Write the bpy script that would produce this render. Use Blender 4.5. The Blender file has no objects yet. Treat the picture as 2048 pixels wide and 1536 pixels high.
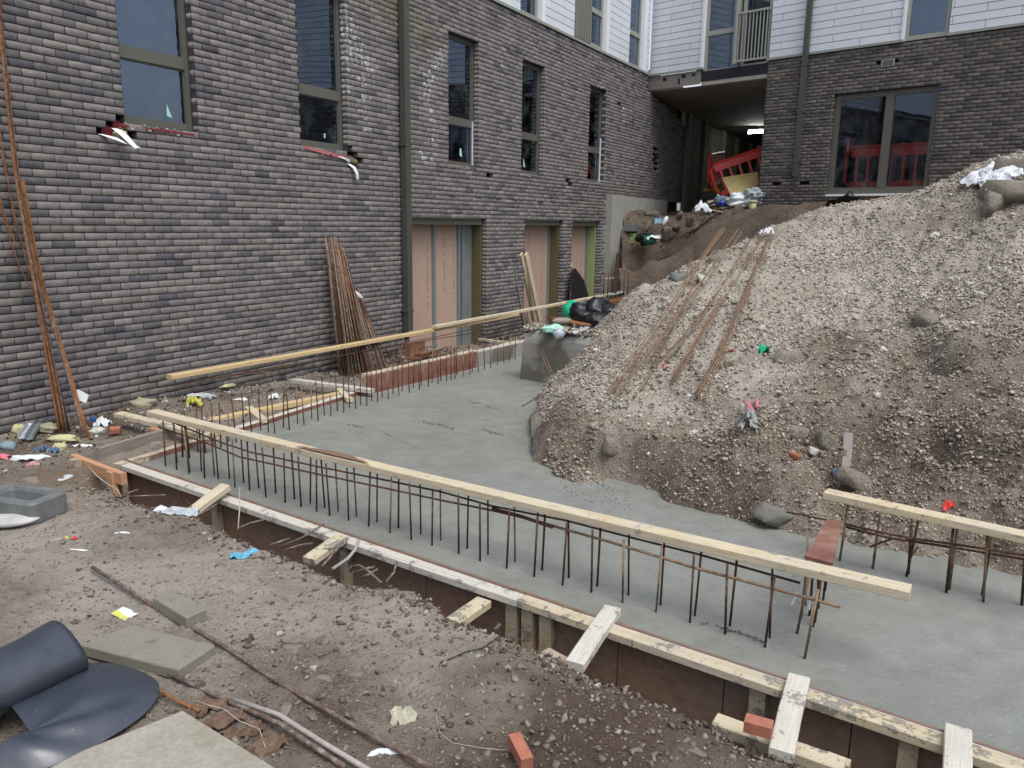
import bpy, math, random
import numpy as np
from mathutils import Matrix, Vector
random.seed(7); rng = np.random.default_rng(7)
sc = bpy.context.scene
C = sc.collection
PI = math.pi
R_ = math.radians

# ------------------------------------------------------------------ camera, sky, sun, exposure
F_PX, PITCH, ROLL = 1543.4, 0.2055, -0.014
cr, sr, cp, sp = math.cos(ROLL), math.sin(ROLL), math.cos(PITCH), math.sin(PITCH)
RC = np.array([[1, 0, 0], [0, -sp, cp], [0, -cp, -sp]]) @ np.array([[cr, -sr, 0], [sr, cr, 0], [0, 0, 1]])
cam_d = bpy.data.cameras.new('camera')
cam = bpy.data.objects.new('camera', cam_d); C.objects.link(cam)
cam_d.sensor_width = 36; cam_d.lens = 36 * F_PX / 2048
cam_d.clip_start = 0.05; cam_d.clip_end = 400
M = Matrix.Identity(4)
for i in range(3):
    M[i][0] = RC[i, 0]; M[i][1] = -RC[i, 1]; M[i][2] = -RC[i, 2]
cam.matrix_world = M
sc.camera = cam

world = bpy.data.worlds.new('World'); sc.world = world; world.use_nodes = True
wn = world.node_tree; wn.nodes.clear()
wo = wn.nodes.new('ShaderNodeOutputWorld'); wb = wn.nodes.new('ShaderNodeBackground')
sky = wn.nodes.new('ShaderNodeTexSky'); sky.sky_type = 'NISHITA'; sky.sun_disc = False
SUN_EL, SUN_ROT = R_(62), R_(150)
sky.sun_elevation = SUN_EL; sky.sun_rotation = SUN_ROT
sky.air_density = 1.0; sky.dust_density = 3.0; sky.ozone_density = 1.0
hs = wn.nodes.new('ShaderNodeHueSaturation'); hs.inputs['Saturation'].default_value = 0.46
wn.links.new(sky.outputs[0], hs.inputs['Color']); wn.links.new(hs.outputs[0], wb.inputs[0])
wn.links.new(wb.outputs[0], wo.inputs[0]); wb.inputs[1].default_value = 0.12
sl = bpy.data.lights.new('sun', 'SUN'); sl.energy = 0.9; sl.angle = R_(35); sl.color = (1.0, 0.97, 0.93)
so = bpy.data.objects.new('sun', sl); C.objects.link(so)
sd = Vector((math.sin(SUN_ROT) * math.cos(SUN_EL), math.cos(SUN_ROT) * math.cos(SUN_EL), math.sin(SUN_EL)))
so.rotation_euler = sd.to_track_quat('Z', 'Y').to_euler()
vs = sc.view_settings
vs.view_transform = 'Standard'; vs.look = 'None'; vs.gamma = 1; vs.use_curve_mapping = False
vs.exposure = 0.88

# ------------------------------------------------------------------ measuring helpers (metres, eye level = 0)
def ray(px, py): return RC @ np.array([(px - 1024) / F_PX, (py - 768) / F_PX, 1.0])
def G(px, py, z):
    r = ray(px, py); return r * (z / r[2])
def D(px, py, zc): return ray(px, py) * zc
A1 = 0.5247; A2 = 2.3206
d1 = np.array([math.sin(A1), math.cos(A1), 0.]); n1 = np.array([math.cos(A1), -math.sin(A1), 0.])      # n: out of the wall, to the yard
d2 = np.array([math.sin(A2), math.cos(A2), 0.]); n2 = np.array([math.cos(A2), -math.sin(A2), 0.])
UP = np.array([0, 0, 1.])
def W1(s, z, o=0.): return s * d1 - (7.759 - o) * n1 + z * UP
def W2(s, z, o=0.): return s * d2 - (18.243 - o) * n2 + z * UP
SLAB = -2.12; GZ = -2.05

# ------------------------------------------------------------------ noise
def _h(ix, iy, seed):
    n = (ix.astype(np.int64) * 374761393 + iy.astype(np.int64) * 668265263 + seed * 974634777) & 0x7fffffff
    n = ((n ^ (n >> 13)) * 1274126177) & 0x7fffffff
    return ((n ^ (n >> 16)) & 0xffff) / 65535.0
def vn(x, y, seed=0):
    ix, iy = np.floor(x), np.floor(y); fx, fy = x - ix, y - iy
    fx = fx * fx * (3 - 2 * fx); fy = fy * fy * (3 - 2 * fy)
    a, b = _h(ix, iy, seed), _h(ix + 1, iy, seed); c, d = _h(ix, iy + 1, seed), _h(ix + 1, iy + 1, seed)
    return (a + (b - a) * fx) * (1 - fy) + (c + (d - c) * fx) * fy
def fbm(x, y, o=4, seed=0, g=.5):
    s = 0; a = 1; t = 0
    for k in range(o):
        s = s + a * (vn(x * 2 ** k + 17.3 * k, y * 2 ** k - 9.1 * k, seed + k) - .5); t += a; a *= g
    return s / t * 2
def rbf_fit(P, lam=1e-3):
    P = np.array(P, float); n = len(P)
    r = np.linalg.norm(P[:, None, :2] - P[None, :, :2], axis=2)
    K = r * r * np.log(r + 1e-9) + np.eye(n) * lam
    Q = np.c_[np.ones(n), P[:, :2]]
    A = np.block([[K, Q], [Q.T, np.zeros((3, 3))]])
    w = np.linalg.solve(A, np.r_[P[:, 2], 0, 0, 0])
    def f(x, y):
        sh = x.shape; x = x.ravel(); y = y.ravel(); out = np.zeros(len(x))
        for i in range(0, len(x), 20000):
            xx, yy = x[i:i + 20000], y[i:i + 20000]
            rr = np.hypot(xx[:, None] - P[None, :, 0], yy[:, None] - P[None, :, 1])
            out[i:i + 20000] = (rr * rr * np.log(rr + 1e-9)) @ w[:n] + w[n] + w[n + 1] * xx + w[n + 2] * yy
        return out.reshape(sh)
    return f
def inpoly(x, y, poly):
    c = np.zeros(x.shape, bool); n = len(poly)
    for i in range(n):
        x0, y0 = poly[i][:2]; x1, y1 = poly[(i + 1) % n][:2]
        if y0 == y1: continue
        k = ((y0 > y) != (y1 > y)) & (x < (x1 - x0) * (y - y0) / (y1 - y0) + x0); c ^= k
    return c
def dseg(x, y, poly, closed=True):
    d = np.full(x.shape, 1e9); n = len(poly)
    for i in range(n if closed else n - 1):
        a = np.array(poly[i][:2]); b = np.array(poly[(i + 1) % n][:2]); v = b - a
        t = np.clip(((x - a[0]) * v[0] + (y - a[1]) * v[1]) / (v @ v + 1e-12), 0, 1)
        d = np.minimum(d, np.hypot(x - a[0] - t * v[0], y - a[1] - t * v[1]))
    return d
def sstep(a, b, x):
    t = np.clip((x - a) / (b - a), 0, 1); return t * t * (3 - 2 * t)

# ------------------------------------------------------------------ materials
class NT:
    def __init__(s, name):
        s.m = bpy.data.materials.new(name); s.m.use_nodes = True; s.t = s.m.node_tree; s.t.nodes.clear()
        s.out = s.n('OutputMaterial'); s.b = s.n('BsdfPrincipled'); s.l(s.b.outputs[0], s.out.inputs[0]); s._c = {}
    def n(s, k): return s.t.nodes.new('ShaderNode' + k)
    def l(s, a, b): s.t.links.new(a, b)
    def pos(s):
        if 'p' not in s._c: s._c['p'] = s.n('NewGeometry').outputs['Position']
        return s._c['p']
    def obj(s):
        if 'o' not in s._c: s._c['o'] = s.n('TexCoord').outputs['Object']
        return s._c['o']
    def scale(s, v, sc3):
        m = s.n('Mapping'); m.inputs['Scale'].default_value = sc3; s.l(v, m.inputs['Vector']); return m.outputs[0]
    def noise(s, scale, detail=4, rough=.55, vec=None, dist=0):
        n = s.n('TexNoise'); n.inputs['Scale'].default_value = scale; n.inputs['Detail'].default_value = detail
        n.inputs['Roughness'].default_value = rough; n.inputs['Distortion'].default_value = dist
        s.l(vec or s.pos(), n.inputs['Vector']); return n.outputs['Fac']
    def vor(s, scale, vec=None, feat='F1', out='Distance'):
        n = s.n('TexVoronoi'); n.feature = feat; n.inputs['Scale'].default_value = scale; s.l(vec or s.pos(), n.inputs['Vector']); return n.outputs[out]
    def ramp(s, f, stops, interp='LINEAR'):
        r = s.n('ValToRGB'); e = r.color_ramp.elements; r.color_ramp.interpolation = interp
        while len(e) < len(stops): e.new(.5)
        for i, (p, c) in enumerate(stops):
            e[i].position = p
            c = c if isinstance(c, (tuple, list)) else (c, c, c)
            e[i].color = (*c[:3], 1)
        s.l(f, r.inputs[0]); return r.outputs[0]
    def mix(s, f, a, b, mode='MIX'):
        m = s.n('Mix'); m.data_type = 'RGBA'; m.blend_type = mode
        for v, i in ((f, 0), (a, 6), (b, 7)):
            if isinstance(v, (int, float)): m.inputs[i].default_value = v if i == 0 else (v, v, v, 1)
            elif isinstance(v, tuple): m.inputs[i].default_value = (*v[:3], 1)
            else: s.l(v, m.inputs[i])
        return m.outputs[2]
    def math(s, op, a, b=0., clamp=False):
        m = s.n('Math'); m.operation = op; m.use_clamp = clamp
        for v, i in ((a, 0), (b, 1)):
            if isinstance(v, (int, float)): m.inputs[i].default_value = v
            else: s.l(v, m.inputs[i])
        return m.outputs[0]
    def col(s, c):
        if isinstance(c, tuple): s.b.inputs['Base Color'].default_value = (*c[:3], 1)
        else: s.l(c, s.b.inputs['Base Color'])
        return s
    def rough(s, r, spec=None):
        if isinstance(r, (int, float)): s.b.inputs['Roughness'].default_value = r
        else: s.l(r, s.b.inputs['Roughness'])
        if spec is not None: s.b.inputs['Specular IOR Level'].default_value = spec
        return s
    def bump(s, h, st=.5, dist=.01, prev=None):
        b = s.n('Bump'); b.inputs['Strength'].default_value = st; b.inputs['Distance'].default_value = dist
        s.l(h, b.inputs['Height'])
        if prev is not None: s.l(prev, b.inputs['Normal'])
        s.l(b.outputs[0], s.b.inputs['Normal']); return b.outputs[0]

def simple(name, c, r=.6, var=.15, nscale=20, spec=.4, metal=0, bump=0, bs=60):
    t = NT(name)
    n = t.noise(nscale, 4)
    t.col(t.mix(n, tuple(x * (1 - var) for x in c), tuple(min(1, x * (1 + var)) for x in c))).rough(r, spec)
    t.b.inputs['Metallic'].default_value = metal
    if bump: t.bump(t.noise(bs, 4), bump, .005)
    return t.m

def m_brick():
    t = NT('brick')
    a = t.n('Attribute'); a.attribute_name = 'bcol'; oi = t.n('ObjectInfo')
    base = t.mix(1., a.outputs['Color'], oi.outputs['Color'], 'MULTIPLY')
    n1_ = t.noise(14, 5, .6); n2_ = t.noise(90, 4, .6)
    c = t.mix(1., base, t.ramp(n1_, [(.25, .72), (.75, 1.2)]), 'MULTIPLY')
    c = t.mix(1., c, t.ramp(n2_, [(.3, .82), (.7, 1.15)]), 'MULTIPLY')
    # rain-washed lime and algae stains
    at = t.n('Attribute'); at.attribute_name = 'stain'
    sx = t.n('SeparateColor'); t.l(at.outputs['Color'], sx.inputs[0])
    lime = t.math('MULTIPLY', sx.outputs[0], t.ramp(t.noise(16, 6, .75), [(.5, 0.), (.58, 1.)]), True)
    c = t.mix(lime, c, (.58, .61, .62))
    alg = t.math('MULTIPLY', sx.outputs[1], t.ramp(t.noise(12, 4), [(.35, 0.1), (.7, 1.)]), True)
    c = t.mix(alg, c, (.16, .15, .085))
    mud = t.math('MULTIPLY', sx.outputs[2], t.ramp(t.noise(9, 5), [(.35, .15), (.7, 1.)]), True)
    c = t.mix(mud, c, (.06, .048, .04))
    t.col(c).rough(.85, .25)
    b1 = t.bump(t.noise(80, 4, .6), .45, .004)
    t.bump(t.noise(30, 4, .6), .4, .005, b1)
    return t.m
def m_mortar():
    t = NT('mortar'); t.col(t.ramp(t.noise(30, 4), [(.3, (.05, .047, .047)), (.7, (.085, .08, .08))])).rough(.95, .1)
    t.bump(t.noise(90, 3), .5, .004); return t.m
def m_timber(name, light, dark, mud=0., mudc=(.17, .175, .165), wet=.6, orange=0):
    t = NT(name)
    o = t.scale(t.obj(), (.9, 14, 14)); g = t.noise(5, 5, .6, o, .6)
    o2 = t.scale(t.obj(), (1.6, 60, 60)); g2 = t.noise(3, 3, .5, o2)
    c = t.mix(t.ramp(g, [(.35, 0.), (.68, 1.)]), light, dark)
    c = t.mix(1., c, t.ramp(g2, [(.3, .86), (.7, 1.1)]), 'MULTIPLY')
    kn = t.vor(1., t.scale(t.obj(), (2.2, 9, 9)))
    c = t.mix(t.ramp(kn, [(.0, 1.), (.09, .0)]), c, (.13, .065, .03))
    dirt = t.noise(2.4, 4, .6)
    c = t.mix(t.ramp(dirt, [(.5, 0.), (.8, .5)]), c, tuple(x * .55 for x in light))
    if mud:
        mm = t.noise(9, 6, .72); fine = t.noise(60, 4, .6)
        f = t.math('ADD', mm, t.math('MULTIPLY', t.math('SUBTRACT', fine, .5), .35))
        f = t.ramp(f, [(.62 - mud * .22, 0.), (.66 - mud * .22, 1.)])
        c = t.mix(t.math('MULTIPLY', t.ramp(t.noise(5, 4, .6), [(.35, 0.), (.7, .5)]), 1.), c, (.50, .49, .44))
        c = t.mix(t.math('MULTIPLY', f, .85), c, t.mix(t.noise(40, 3), mudc, tuple(x * .55 for x in mudc)))
        sp_ = t.ramp(t.vor(38), [(.1, 1.), (.16, 0.)])
        c = t.mix(t.math('MULTIPLY', sp_, .6), c, tuple(x * .45 for x in mudc))
        t.bump(f, .6, .006, t.bump(g, .25, .003))
    else:
        t.bump(g, .3, .003)
    t.col(c).rough(wet, .3)
    return t.m
def m_rust(name, a, b, c3):
    t = NT(name); n = t.noise(26, 5, .7)
    c = t.ramp(n, [(.3, a), (.52, b), (.72, c3)])
    t.col(c).rough(.8, .3); t.b.inputs['Metallic'].default_value = .15
    t.bump(t.noise(260, 2), .6, .003); return t.m
def m_soil(name, stops, scale=2.2, stone=0.35, stonec=(.42, .39, .34), mid=(.1, .083, .066), wet=.85, patch=None):
    t = NT(name)
    a = t.noise(scale, 6, .62); b = t.noise(11, 5, .65); f = t.noise(70, 5, .7)
    m_ = t.math('ADD', t.math('MULTIPLY', a, .55), t.math('ADD', t.math('MULTIPLY', b, .3), t.math('MULTIPLY', f, .25)))
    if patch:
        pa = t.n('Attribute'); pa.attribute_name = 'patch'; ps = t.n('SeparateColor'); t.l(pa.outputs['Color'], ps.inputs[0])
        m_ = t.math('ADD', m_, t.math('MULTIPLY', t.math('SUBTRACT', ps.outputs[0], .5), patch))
    c = t.ramp(m_, stops)
    if patch and name == 'trodden_earth':
        c = t.mix(t.math('MULTIPLY', ps.outputs[1], t.ramp(b, [(.3, .3), (.7, 1.)])), c, (.21, .135, .075))
        c = t.mix(t.math('MULTIPLY', ps.outputs[2], .75), c, (.105, .07, .06))
    v = t.n('TexVoronoi'); v.inputs['Scale'].default_value = 55; t.l(t.pos(), v.inputs['Vector'])
    sel = t.n('SeparateColor'); t.l(v.outputs['Color'], sel.inputs[0])
    isst = t.ramp(sel.outputs[0], [(1 - stone, 0.), (1 - stone + .04, 1.)])
    dm = t.ramp(v.outputs['Distance'], [(.3, 1.), (.48, 0.)])
    sc_ = t.mix(sel.outputs[1], stonec, mid)
    c = t.mix(t.math('MULTIPLY', isst, dm), c, sc_)
    v2 = t.n('TexVoronoi'); v2.inputs['Scale'].default_value = 150; t.l(t.pos(), v2.inputs['Vector'])
    s2 = t.n('SeparateColor'); t.l(v2.outputs['Color'], s2.inputs[0])
    c = t.mix(t.math('MULTIPLY', t.ramp(s2.outputs[0], [(.8, 0.), (.86, .55 if stone > .3 else .22)]), t.ramp(v2.outputs['Distance'], [(.3, 1.), (.5, 0.)])), c, tuple(x * .85 for x in stonec))
    t.col(c).rough(wet, .25)
    h = t.math('ADD', t.math('MULTIPLY', t.math('MULTIPLY', isst, dm), .5), f)
    b0 = t.bump(t.noise(28, 5, .7), .9, .022, t.bump(b, .8, .035)); t.bump(h, 1., .014, b0)
    return t.m
def m_stones():
    t = NT('loose_stones'); a = t.n('Attribute'); a.attribute_name = 'bcol'
    c = t.mix(1., a.outputs['Color'], t.ramp(t.noise(60, 4, .6), [(.3, .7), (.7, 1.2)]), 'MULTIPLY')
    t.col(c).rough(.85, .25); t.bump(t.noise(140, 3), .5, .004); return t.m
def m_wet():
    t = NT('wet_concrete')
    st = t.scale(t.pos(), (1, 1, 1))
    big = t.noise(.9, 4, .55); med = t.noise(7, 5, .6)
    m_ = t.n('Mapping'); m_.inputs['Rotation'].default_value = (0, 0, R_(40)); m_.inputs['Scale'].default_value = (5, 42, 20)
    t.l(t.pos(), m_.inputs['Vector']); streak = t.noise(2, 5, .7, m_.outputs[0], .5)
    c = t.ramp(big, [(.3, (.19, .20, .18)), (.5, (.218, .229, .208)), (.72, (.245, .255, .234))])
    c = t.mix(1., c, t.ramp(med, [(.3, .9), (.7, 1.08)]), 'MULTIPLY')
    rawm = t.ramp(t.noise(.8, 3, .5), [(.42, 0.), (.62, 1.)])
    pit = t.math('MULTIPLY', t.ramp(streak, [(.33, 1.), (.42, 0.)]), t.ramp(t.noise(2.6, 4, .6), [(.4, .12), (.66, 1.)]), True)
    c = t.mix(t.math('MULTIPLY', pit, .08), c, (.105, .11, .105))
    pk = t.ramp(t.vor(70), [(.06, 1.), (.12, 0.)]); c = t.mix(t.math('MULTIPLY', pk, t.ramp(t.noise(2, 4, .6), [(.45, 0.), (.65, .7)])), c, (.09, .095, .09))
    lt = t.math('MULTIPLY', t.ramp(t.noise(60, 3, .6), [(.6, 0.), (.72, 1.)]), .5)
    c = t.mix(lt, c, (.37, .39, .38))
    t.col(c).rough(t.ramp(med, [(.3, .42), (.7, .62)]), .4)
    h = t.math('SUBTRACT', t.math('MULTIPLY', t.noise(34, 6, .68), .9), t.math('MULTIPLY', pit, .15))
    b1 = t.bump(t.noise(3.2, 4, .6), .5, .03); b2 = t.bump(streak, .1, .006, b1); t.bump(h, .75, .009, b2)
    return t.m
def m_conc(name, a, b, damp=None, sc_=3):
    t = NT(name); n = t.noise(sc_, 6, .6); f = t.noise(45, 4, .6)
    c = t.mix(t.ramp(n, [(.3, 0.), (.7, 1.)]), a, b)
    c = t.mix(1., c, t.ramp(f, [(.3, .85), (.7, 1.1)]), 'MULTIPLY')
    if damp:
        d = t.noise(1.4, 4, .5); c = t.mix(t.ramp(d, [(.5, 0.), (.56, .75)]), c, damp)
    p = t.ramp(t.vor(14), [(.03, 1.), (.06, 0.)]); c = t.mix(t.math('MULTIPLY', p, .6), c, tuple(x * .3 for x in a))
    t.col(c).rough(.85, .3); t.bump(f, .4, .006); return t.m
def m_glass(name='window_glass', tint=(.42, .5, .52), base=.10):
    t = NT(name); t.t.nodes.remove(t.b)
    tr = t.n('BsdfTransparent'); tr.inputs[0].default_value = (*tint, 1)
    gl = t.n('BsdfGlossy'); gl.inputs['Roughness'].default_value = .015; gl.inputs['Color'].default_value = (.62, .76, 1, 1)
    fr = t.n('Fresnel'); fr.inputs['IOR'].default_value = 1.52
    f = t.math('ADD', t.math('MULTIPLY', fr.outputs[0], 1.5), base, True)
    w = t.noise(1.1, 2, .5); b = t.n('Bump'); b.inputs['Strength'].default_value = .12; b.inputs['Distance'].default_value = .012
    t.l(w, b.inputs['Height']); t.l(b.outputs[0], gl.inputs['Normal'])
    mx = t.n('MixShader'); t.l(f, mx.inputs[0]); t.l(tr.outputs[0], mx.inputs[1]); t.l(gl.outputs[0], mx.inputs[2])
    df = t.n('BsdfDiffuse'); df.inputs[0].default_value = (.3, .34, .34, 1)
    dust = t.ramp(t.noise(3.5, 5, .7), [(.45, 0.), (.8, .16)])
    m2 = t.n('MixShader'); t.l(dust, m2.inputs[0]); t.l(mx.outputs[0], m2.inputs[1]); t.l(df.outputs[0], m2.inputs[2])
    t.l(m2.outputs[0], t.out.inputs[0]); return t.m
def m_ply():
    t = NT('film_faced_plywood'); o = t.scale(t.obj(), (1, 8, 8))
    g = t.noise(3, 5, .6, o, .4)
    c = t.ramp(g, [(.3, (.16, .098, .07)), (.7, (.28, .18, .13))])
    dmp = t.ramp(t.noise(1.6, 4, .6), [(.45, 0.), (.7, .65)]); c = t.mix(dmp, c, (.16, .15, .13))
    t.col(c).rough(.5, .4); return t.m
def m_redply():
    t = NT('red_plywood'); g = t.noise(5, 5, .7)
    c = t.ramp(g, [(.35, (.16, .07, .05)), (.55, (.24, .12, .09)), (.75, (.32, .25, .2))])
    t.col(c).rough(.6, .3); return t.m
def m_clad():
    t = NT('cladding'); n = t.noise(4, 3); f = t.noise(120, 2)
    c = t.mix(n, (.60, .635, .69), (.67, .70, .75)); c = t.mix(1., c, t.ramp(f, [(.3, .97), (.7, 1.03)]), 'MULTIPLY')
    oi = t.n('ObjectInfo'); c = t.mix(1., c, t.ramp(oi.outputs['Random'], [(0., .93), (1., 1.03)]), 'MULTIPLY')
    t.col(c).rough(.55, .35); return t.m
def m_sheet():
    t = NT('black_polythene'); n = t.noise(1.6, 3)
    c = t.mix(n, (.026, .033, .05), (.045, .055, .078))
    spk = t.ramp(t.vor(26), [(.05, 1.), (.09, 0.)]); sm = t.ramp(t.noise(3, 4, .6), [(.45, 0.), (.6, 1.)])
    c = t.mix(t.math('MULTIPLY', spk, sm), c, (.4, .42, .42))
    dust = t.ramp(t.noise(6, 5, .7), [(.5, 0.), (.8, .35)]); c = t.mix(dust, c, (.09, .1, .11))
    t.col(c).rough(t.ramp(t.noise(4, 4), [(.3, .3), (.7, .46)]), .85)
    t.bump(t.noise(3.0, 3, .5, None, .8), .45, .025, t.bump(t.noise(14, 3), .15, .008)); return t.m
def m_board():
    t = NT('pink_plasterboard'); n = t.noise(2, 3)
    t.col(t.mix(n, (.40, .285, .225), (.46, .34, .275))).rough(.9, .15); return t.m
def m_flag():
    t = NT('paving_concrete'); n = t.noise(6, 5, .65); f = t.noise(120, 3)
    c = t.mix(n, (.18, .172, .138), (.27, .258, .21)); c = t.mix(1., c, t.ramp(f, [(.3, .8), (.7, 1.15)]), 'MULTIPLY')
    c = t.mix(t.ramp(t.noise(9, 4, .7), [(.62, 0.), (.68, .7)]), c, (.12, .09, .065))
    t.col(c).rough(.8, .3); t.bump(f, .5, .004); return t.m
def m_emit():
    t = NT('lamp_tube'); e = t.n('Emission'); e.inputs[0].default_value = (.93, 1, .97, 1); e.inputs[1].default_value = 30
    t.l(e.outputs[0], t.out.inputs[0]); return t.m

BRICK, MORTAR, STONES = m_brick(), m_mortar(), m_stones()
PINE = m_timber('pine', (.64, .55, .38), (.52, .42, .27), mud=.06, mudc=(.36, .33, .28))
PINE_OR = m_timber('ochre_pine', (.64, .50, .28), (.52, .38, .2))
PINE_D = m_timber('splashed_pine', (.60, .52, .36), (.50, .41, .27), mud=.30, mudc=(.27, .26, .235))
PINE_W = m_timber('slurry_washed_pine', (.62, .60, .53), (.54, .51, .44), mud=.2, mudc=(.3, .29, .27))
PINE_O = m_timber('old_pine', (.44, .35, .23), (.3, .22, .14), mud=.35)
PINE_P = m_timber('pinkish_pine', (.58, .33, .2), (.45, .24, .14))
GREYW = m_timber('grey_wood', (.3, .27, .23), (.19, .17, .145))
RUST = m_rust('rusty_steel', (.035, .02, .015), (.085, .043, .028), (.18, .105, .07))
RUST_L = m_rust('pale_rusty_steel', (.13, .085, .055), (.24, .165, .105), (.36, .3, .24))
RUST_O = m_rust('orange_rusty_steel', (.14, .055, .022), (.27, .12, .045), (.3, .2, .12))
RUST_G = m_rust('dirty_steel', (.09, .055, .045), (.17, .125, .105), (.36, .33, .31))
RUST_T = m_rust('tan_rusty_steel', (.13, .07, .04), (.22, .125, .07), (.3, .23, .17))
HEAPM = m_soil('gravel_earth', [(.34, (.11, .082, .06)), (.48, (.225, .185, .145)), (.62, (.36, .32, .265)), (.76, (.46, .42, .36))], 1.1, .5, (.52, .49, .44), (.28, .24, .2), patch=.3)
BANKM = m_soil('brown_earth', [(.38, (.05, .037, .027)), (.55, (.105, .08, .06)), (.75, (.2, .16, .125))], 1.6, .2)
GROUNDM = m_soil('trodden_earth', [(.34, (.085, .062, .047)), (.46, (.17, .135, .105)), (.6, (.27, .235, .195)), (.75, (.38, .345, .295))], .8, .16, (.36, .33, .29), (.16, .13, .11), patch=.34)
WET = m_wet()
CONC = m_conc('old_concrete', (.27, .27, .24), (.37, .36, .33))
CONC_D = m_conc('damp_concrete', (.26, .26, .235), (.35, .34, .31), (.12, .105, .08))
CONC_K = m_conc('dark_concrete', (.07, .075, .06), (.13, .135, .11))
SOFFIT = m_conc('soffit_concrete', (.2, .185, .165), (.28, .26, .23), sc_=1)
GLASS = m_glass(); DGLASS = m_glass('door_glass', (.8, .84, .9), .02)
FRAME = simple('bronze_frame', (.105, .105, .088), .45, .08, 6)
FRAME_L = simple('pale_frame', (.3, .31, .27), .5, .06, 6)
PIPEM = simple('pipe_paint', (.068, .07, .06), .45, .1, 5)
TRIM = simple('trim_metal', (.26, .28, .25), .5, .08, 8)
WHITE = simple('white_metal', (.72, .74, .78), .5, .05, 5)
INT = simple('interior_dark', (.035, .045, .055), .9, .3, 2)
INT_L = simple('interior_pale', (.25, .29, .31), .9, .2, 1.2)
LOUV = simple('louvre_grey', (.2, .205, .18), .5, .08, 5)
PLY, REDPLY, CLAD, SHEET, BOARD, FLAG, TUBE = m_ply(), m_redply(), m_clad(), m_sheet(), m_board(), m_flag(), m_emit()
STEEL = simple('galvanised', (.30, .35, .37), .4, .15, 8, metal=.5)
WOOL = simple('mineral_wool', (.12, .105, .05), .95, .4, 18, bump=.8)
WOOL_L = simple('pale_wool', (.50, .48, .27), .95, .3, 25, bump=.9, bs=50)
FOAM = simple('green_foam', (.27, .34, .15), .7, .1, 12)
BAG = simple('white_sacking', (.62, .65, .68), .6, .15, 12, bump=.5, bs=35)
PAPER = simple('white_paper', (.70, .74, .75), .7, .1, 30)
REDP = simple('red_plastic', (.62, .045, .03), .4, .12, 4)
YEL = simple('yellow_paint', (.55, .33, .03), .5, .15, 9)
BLUE = simple('blue_plastic', (.05, .26, .50), .45, .2, 12)
SKYB = simple('pale_blue_plastic', (.28, .5, .62), .45, .2, 12)
GREEN = simple('green_plastic', (.02, .42, .22), .4, .15, 12)
PALEG = simple('pale_green_film', (.38, .66, .56), .5, .1, 12)
DARKP = simple('black_plastic', (.012, .013, .016), .35, .3, 9, bump=.4, bs=20)
REDB = simple('red_brick', (.36, .14, .09), .85, .35, 30, bump=.4)
DREDB = simple('red_dpc', (.2, .02, .025), .6, .3, 20)
GREYP = simple('grey_cast_block', (.15, .16, .16), .6, .5, 11, bump=.5)
ROCK = m_conc('rubble', (.2, .175, .145), (.33, .3, .26), sc_=9)
ROCKG = m_soil('gravel_crusted_rock', [(.36, (.17, .14, .11)), (.5, (.25, .215, .175)), (.66, (.34, .31, .26))], 3, .4, (.5, .47, .4), (.28, .24, .2))
ROCK_E = m_conc('earthy_stone', (.15, .125, .1), (.24, .21, .175), sc_=14)
ROCK_L = simple('pale_stone', (.5, .49, .44), .85, .2, 18, bump=.5)
PINKM = simple('pink_litter', (.55, .16, .2), .6, .3, 20)
YLIT = simple('yellow_litter', (.62, .6, .12), .6, .25, 20)
WIRE = simple('wire', (.42, .38, .33), .5, .2, 30)
INK = simple('board_print', (.16, .09, .08), .9, .1, 30)
AGED = simple('weathered_metal', (.4, .44, .48), .45, .25, 8)

# ------------------------------------------------------------------ object helpers
def mesh(name, verts, faces, mats, smooth=False):
    me = bpy.data.meshes.new(name)
    me.from_pydata([tuple(map(float, v)) for v in verts], [], [tuple(map(int, f)) for f in faces])
    for m in (mats if isinstance(mats, (list, tuple)) else [mats]): me.materials.append(m)
    if smooth: me.polygons.foreach_set('use_smooth', [True] * len(me.polygons))
    me.update(); return me
def np_mesh(name, V, Fq, mat, smooth=False, attrs=None):
    V = np.asarray(V, np.float32); Fq = np.asarray(Fq, np.int32); k = Fq.shape[1]
    me = bpy.data.meshes.new(name); me.vertices.add(len(V)); me.vertices.foreach_set('co', V.ravel())
    me.loops.add(Fq.size); me.loops.foreach_set('vertex_index', Fq.ravel())
    me.polygons.add(len(Fq)); me.polygons.foreach_set('loop_start', np.arange(0, Fq.size, k, dtype=np.int32))
    me.polygons.foreach_set('loop_total', np.full(len(Fq), k, np.int32))
    if smooth: me.polygons.foreach_set('use_smooth', np.ones(len(Fq), bool))
    me.materials.append(mat); me.update(calc_edges=True)
    for nm, a in (attrs or {}).items():
        at = me.attributes.new(nm, 'FLOAT_COLOR', 'POINT'); a = np.asarray(a, np.float32)
        at.data.foreach_set('color', np.c_[a, np.ones(len(a), np.float32)].ravel())
    me.validate(); return me
def link(name, me, parent=None, label=None, cat=None, group=None, kind=None, mw=None):
    o = bpy.data.objects.new(name, me); C.objects.link(o)
    if parent is not None: o.parent = parent
    if mw is not None: o.matrix_basis = mw
    if label: o['label'] = label
    if cat: o['category'] = cat
    if group: o['group'] = group
    if kind: o['kind'] = kind
    return o
def thing(name, label, cat, loc=(0, 0, 0), group=None):
    o = link(name, None, None, label, cat, group)
    o.location = Vector([float(x) for x in loc]); return o
def at(root):       # parts given in world coordinates under a placed root
    return Matrix.Translation(-root.location)
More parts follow.
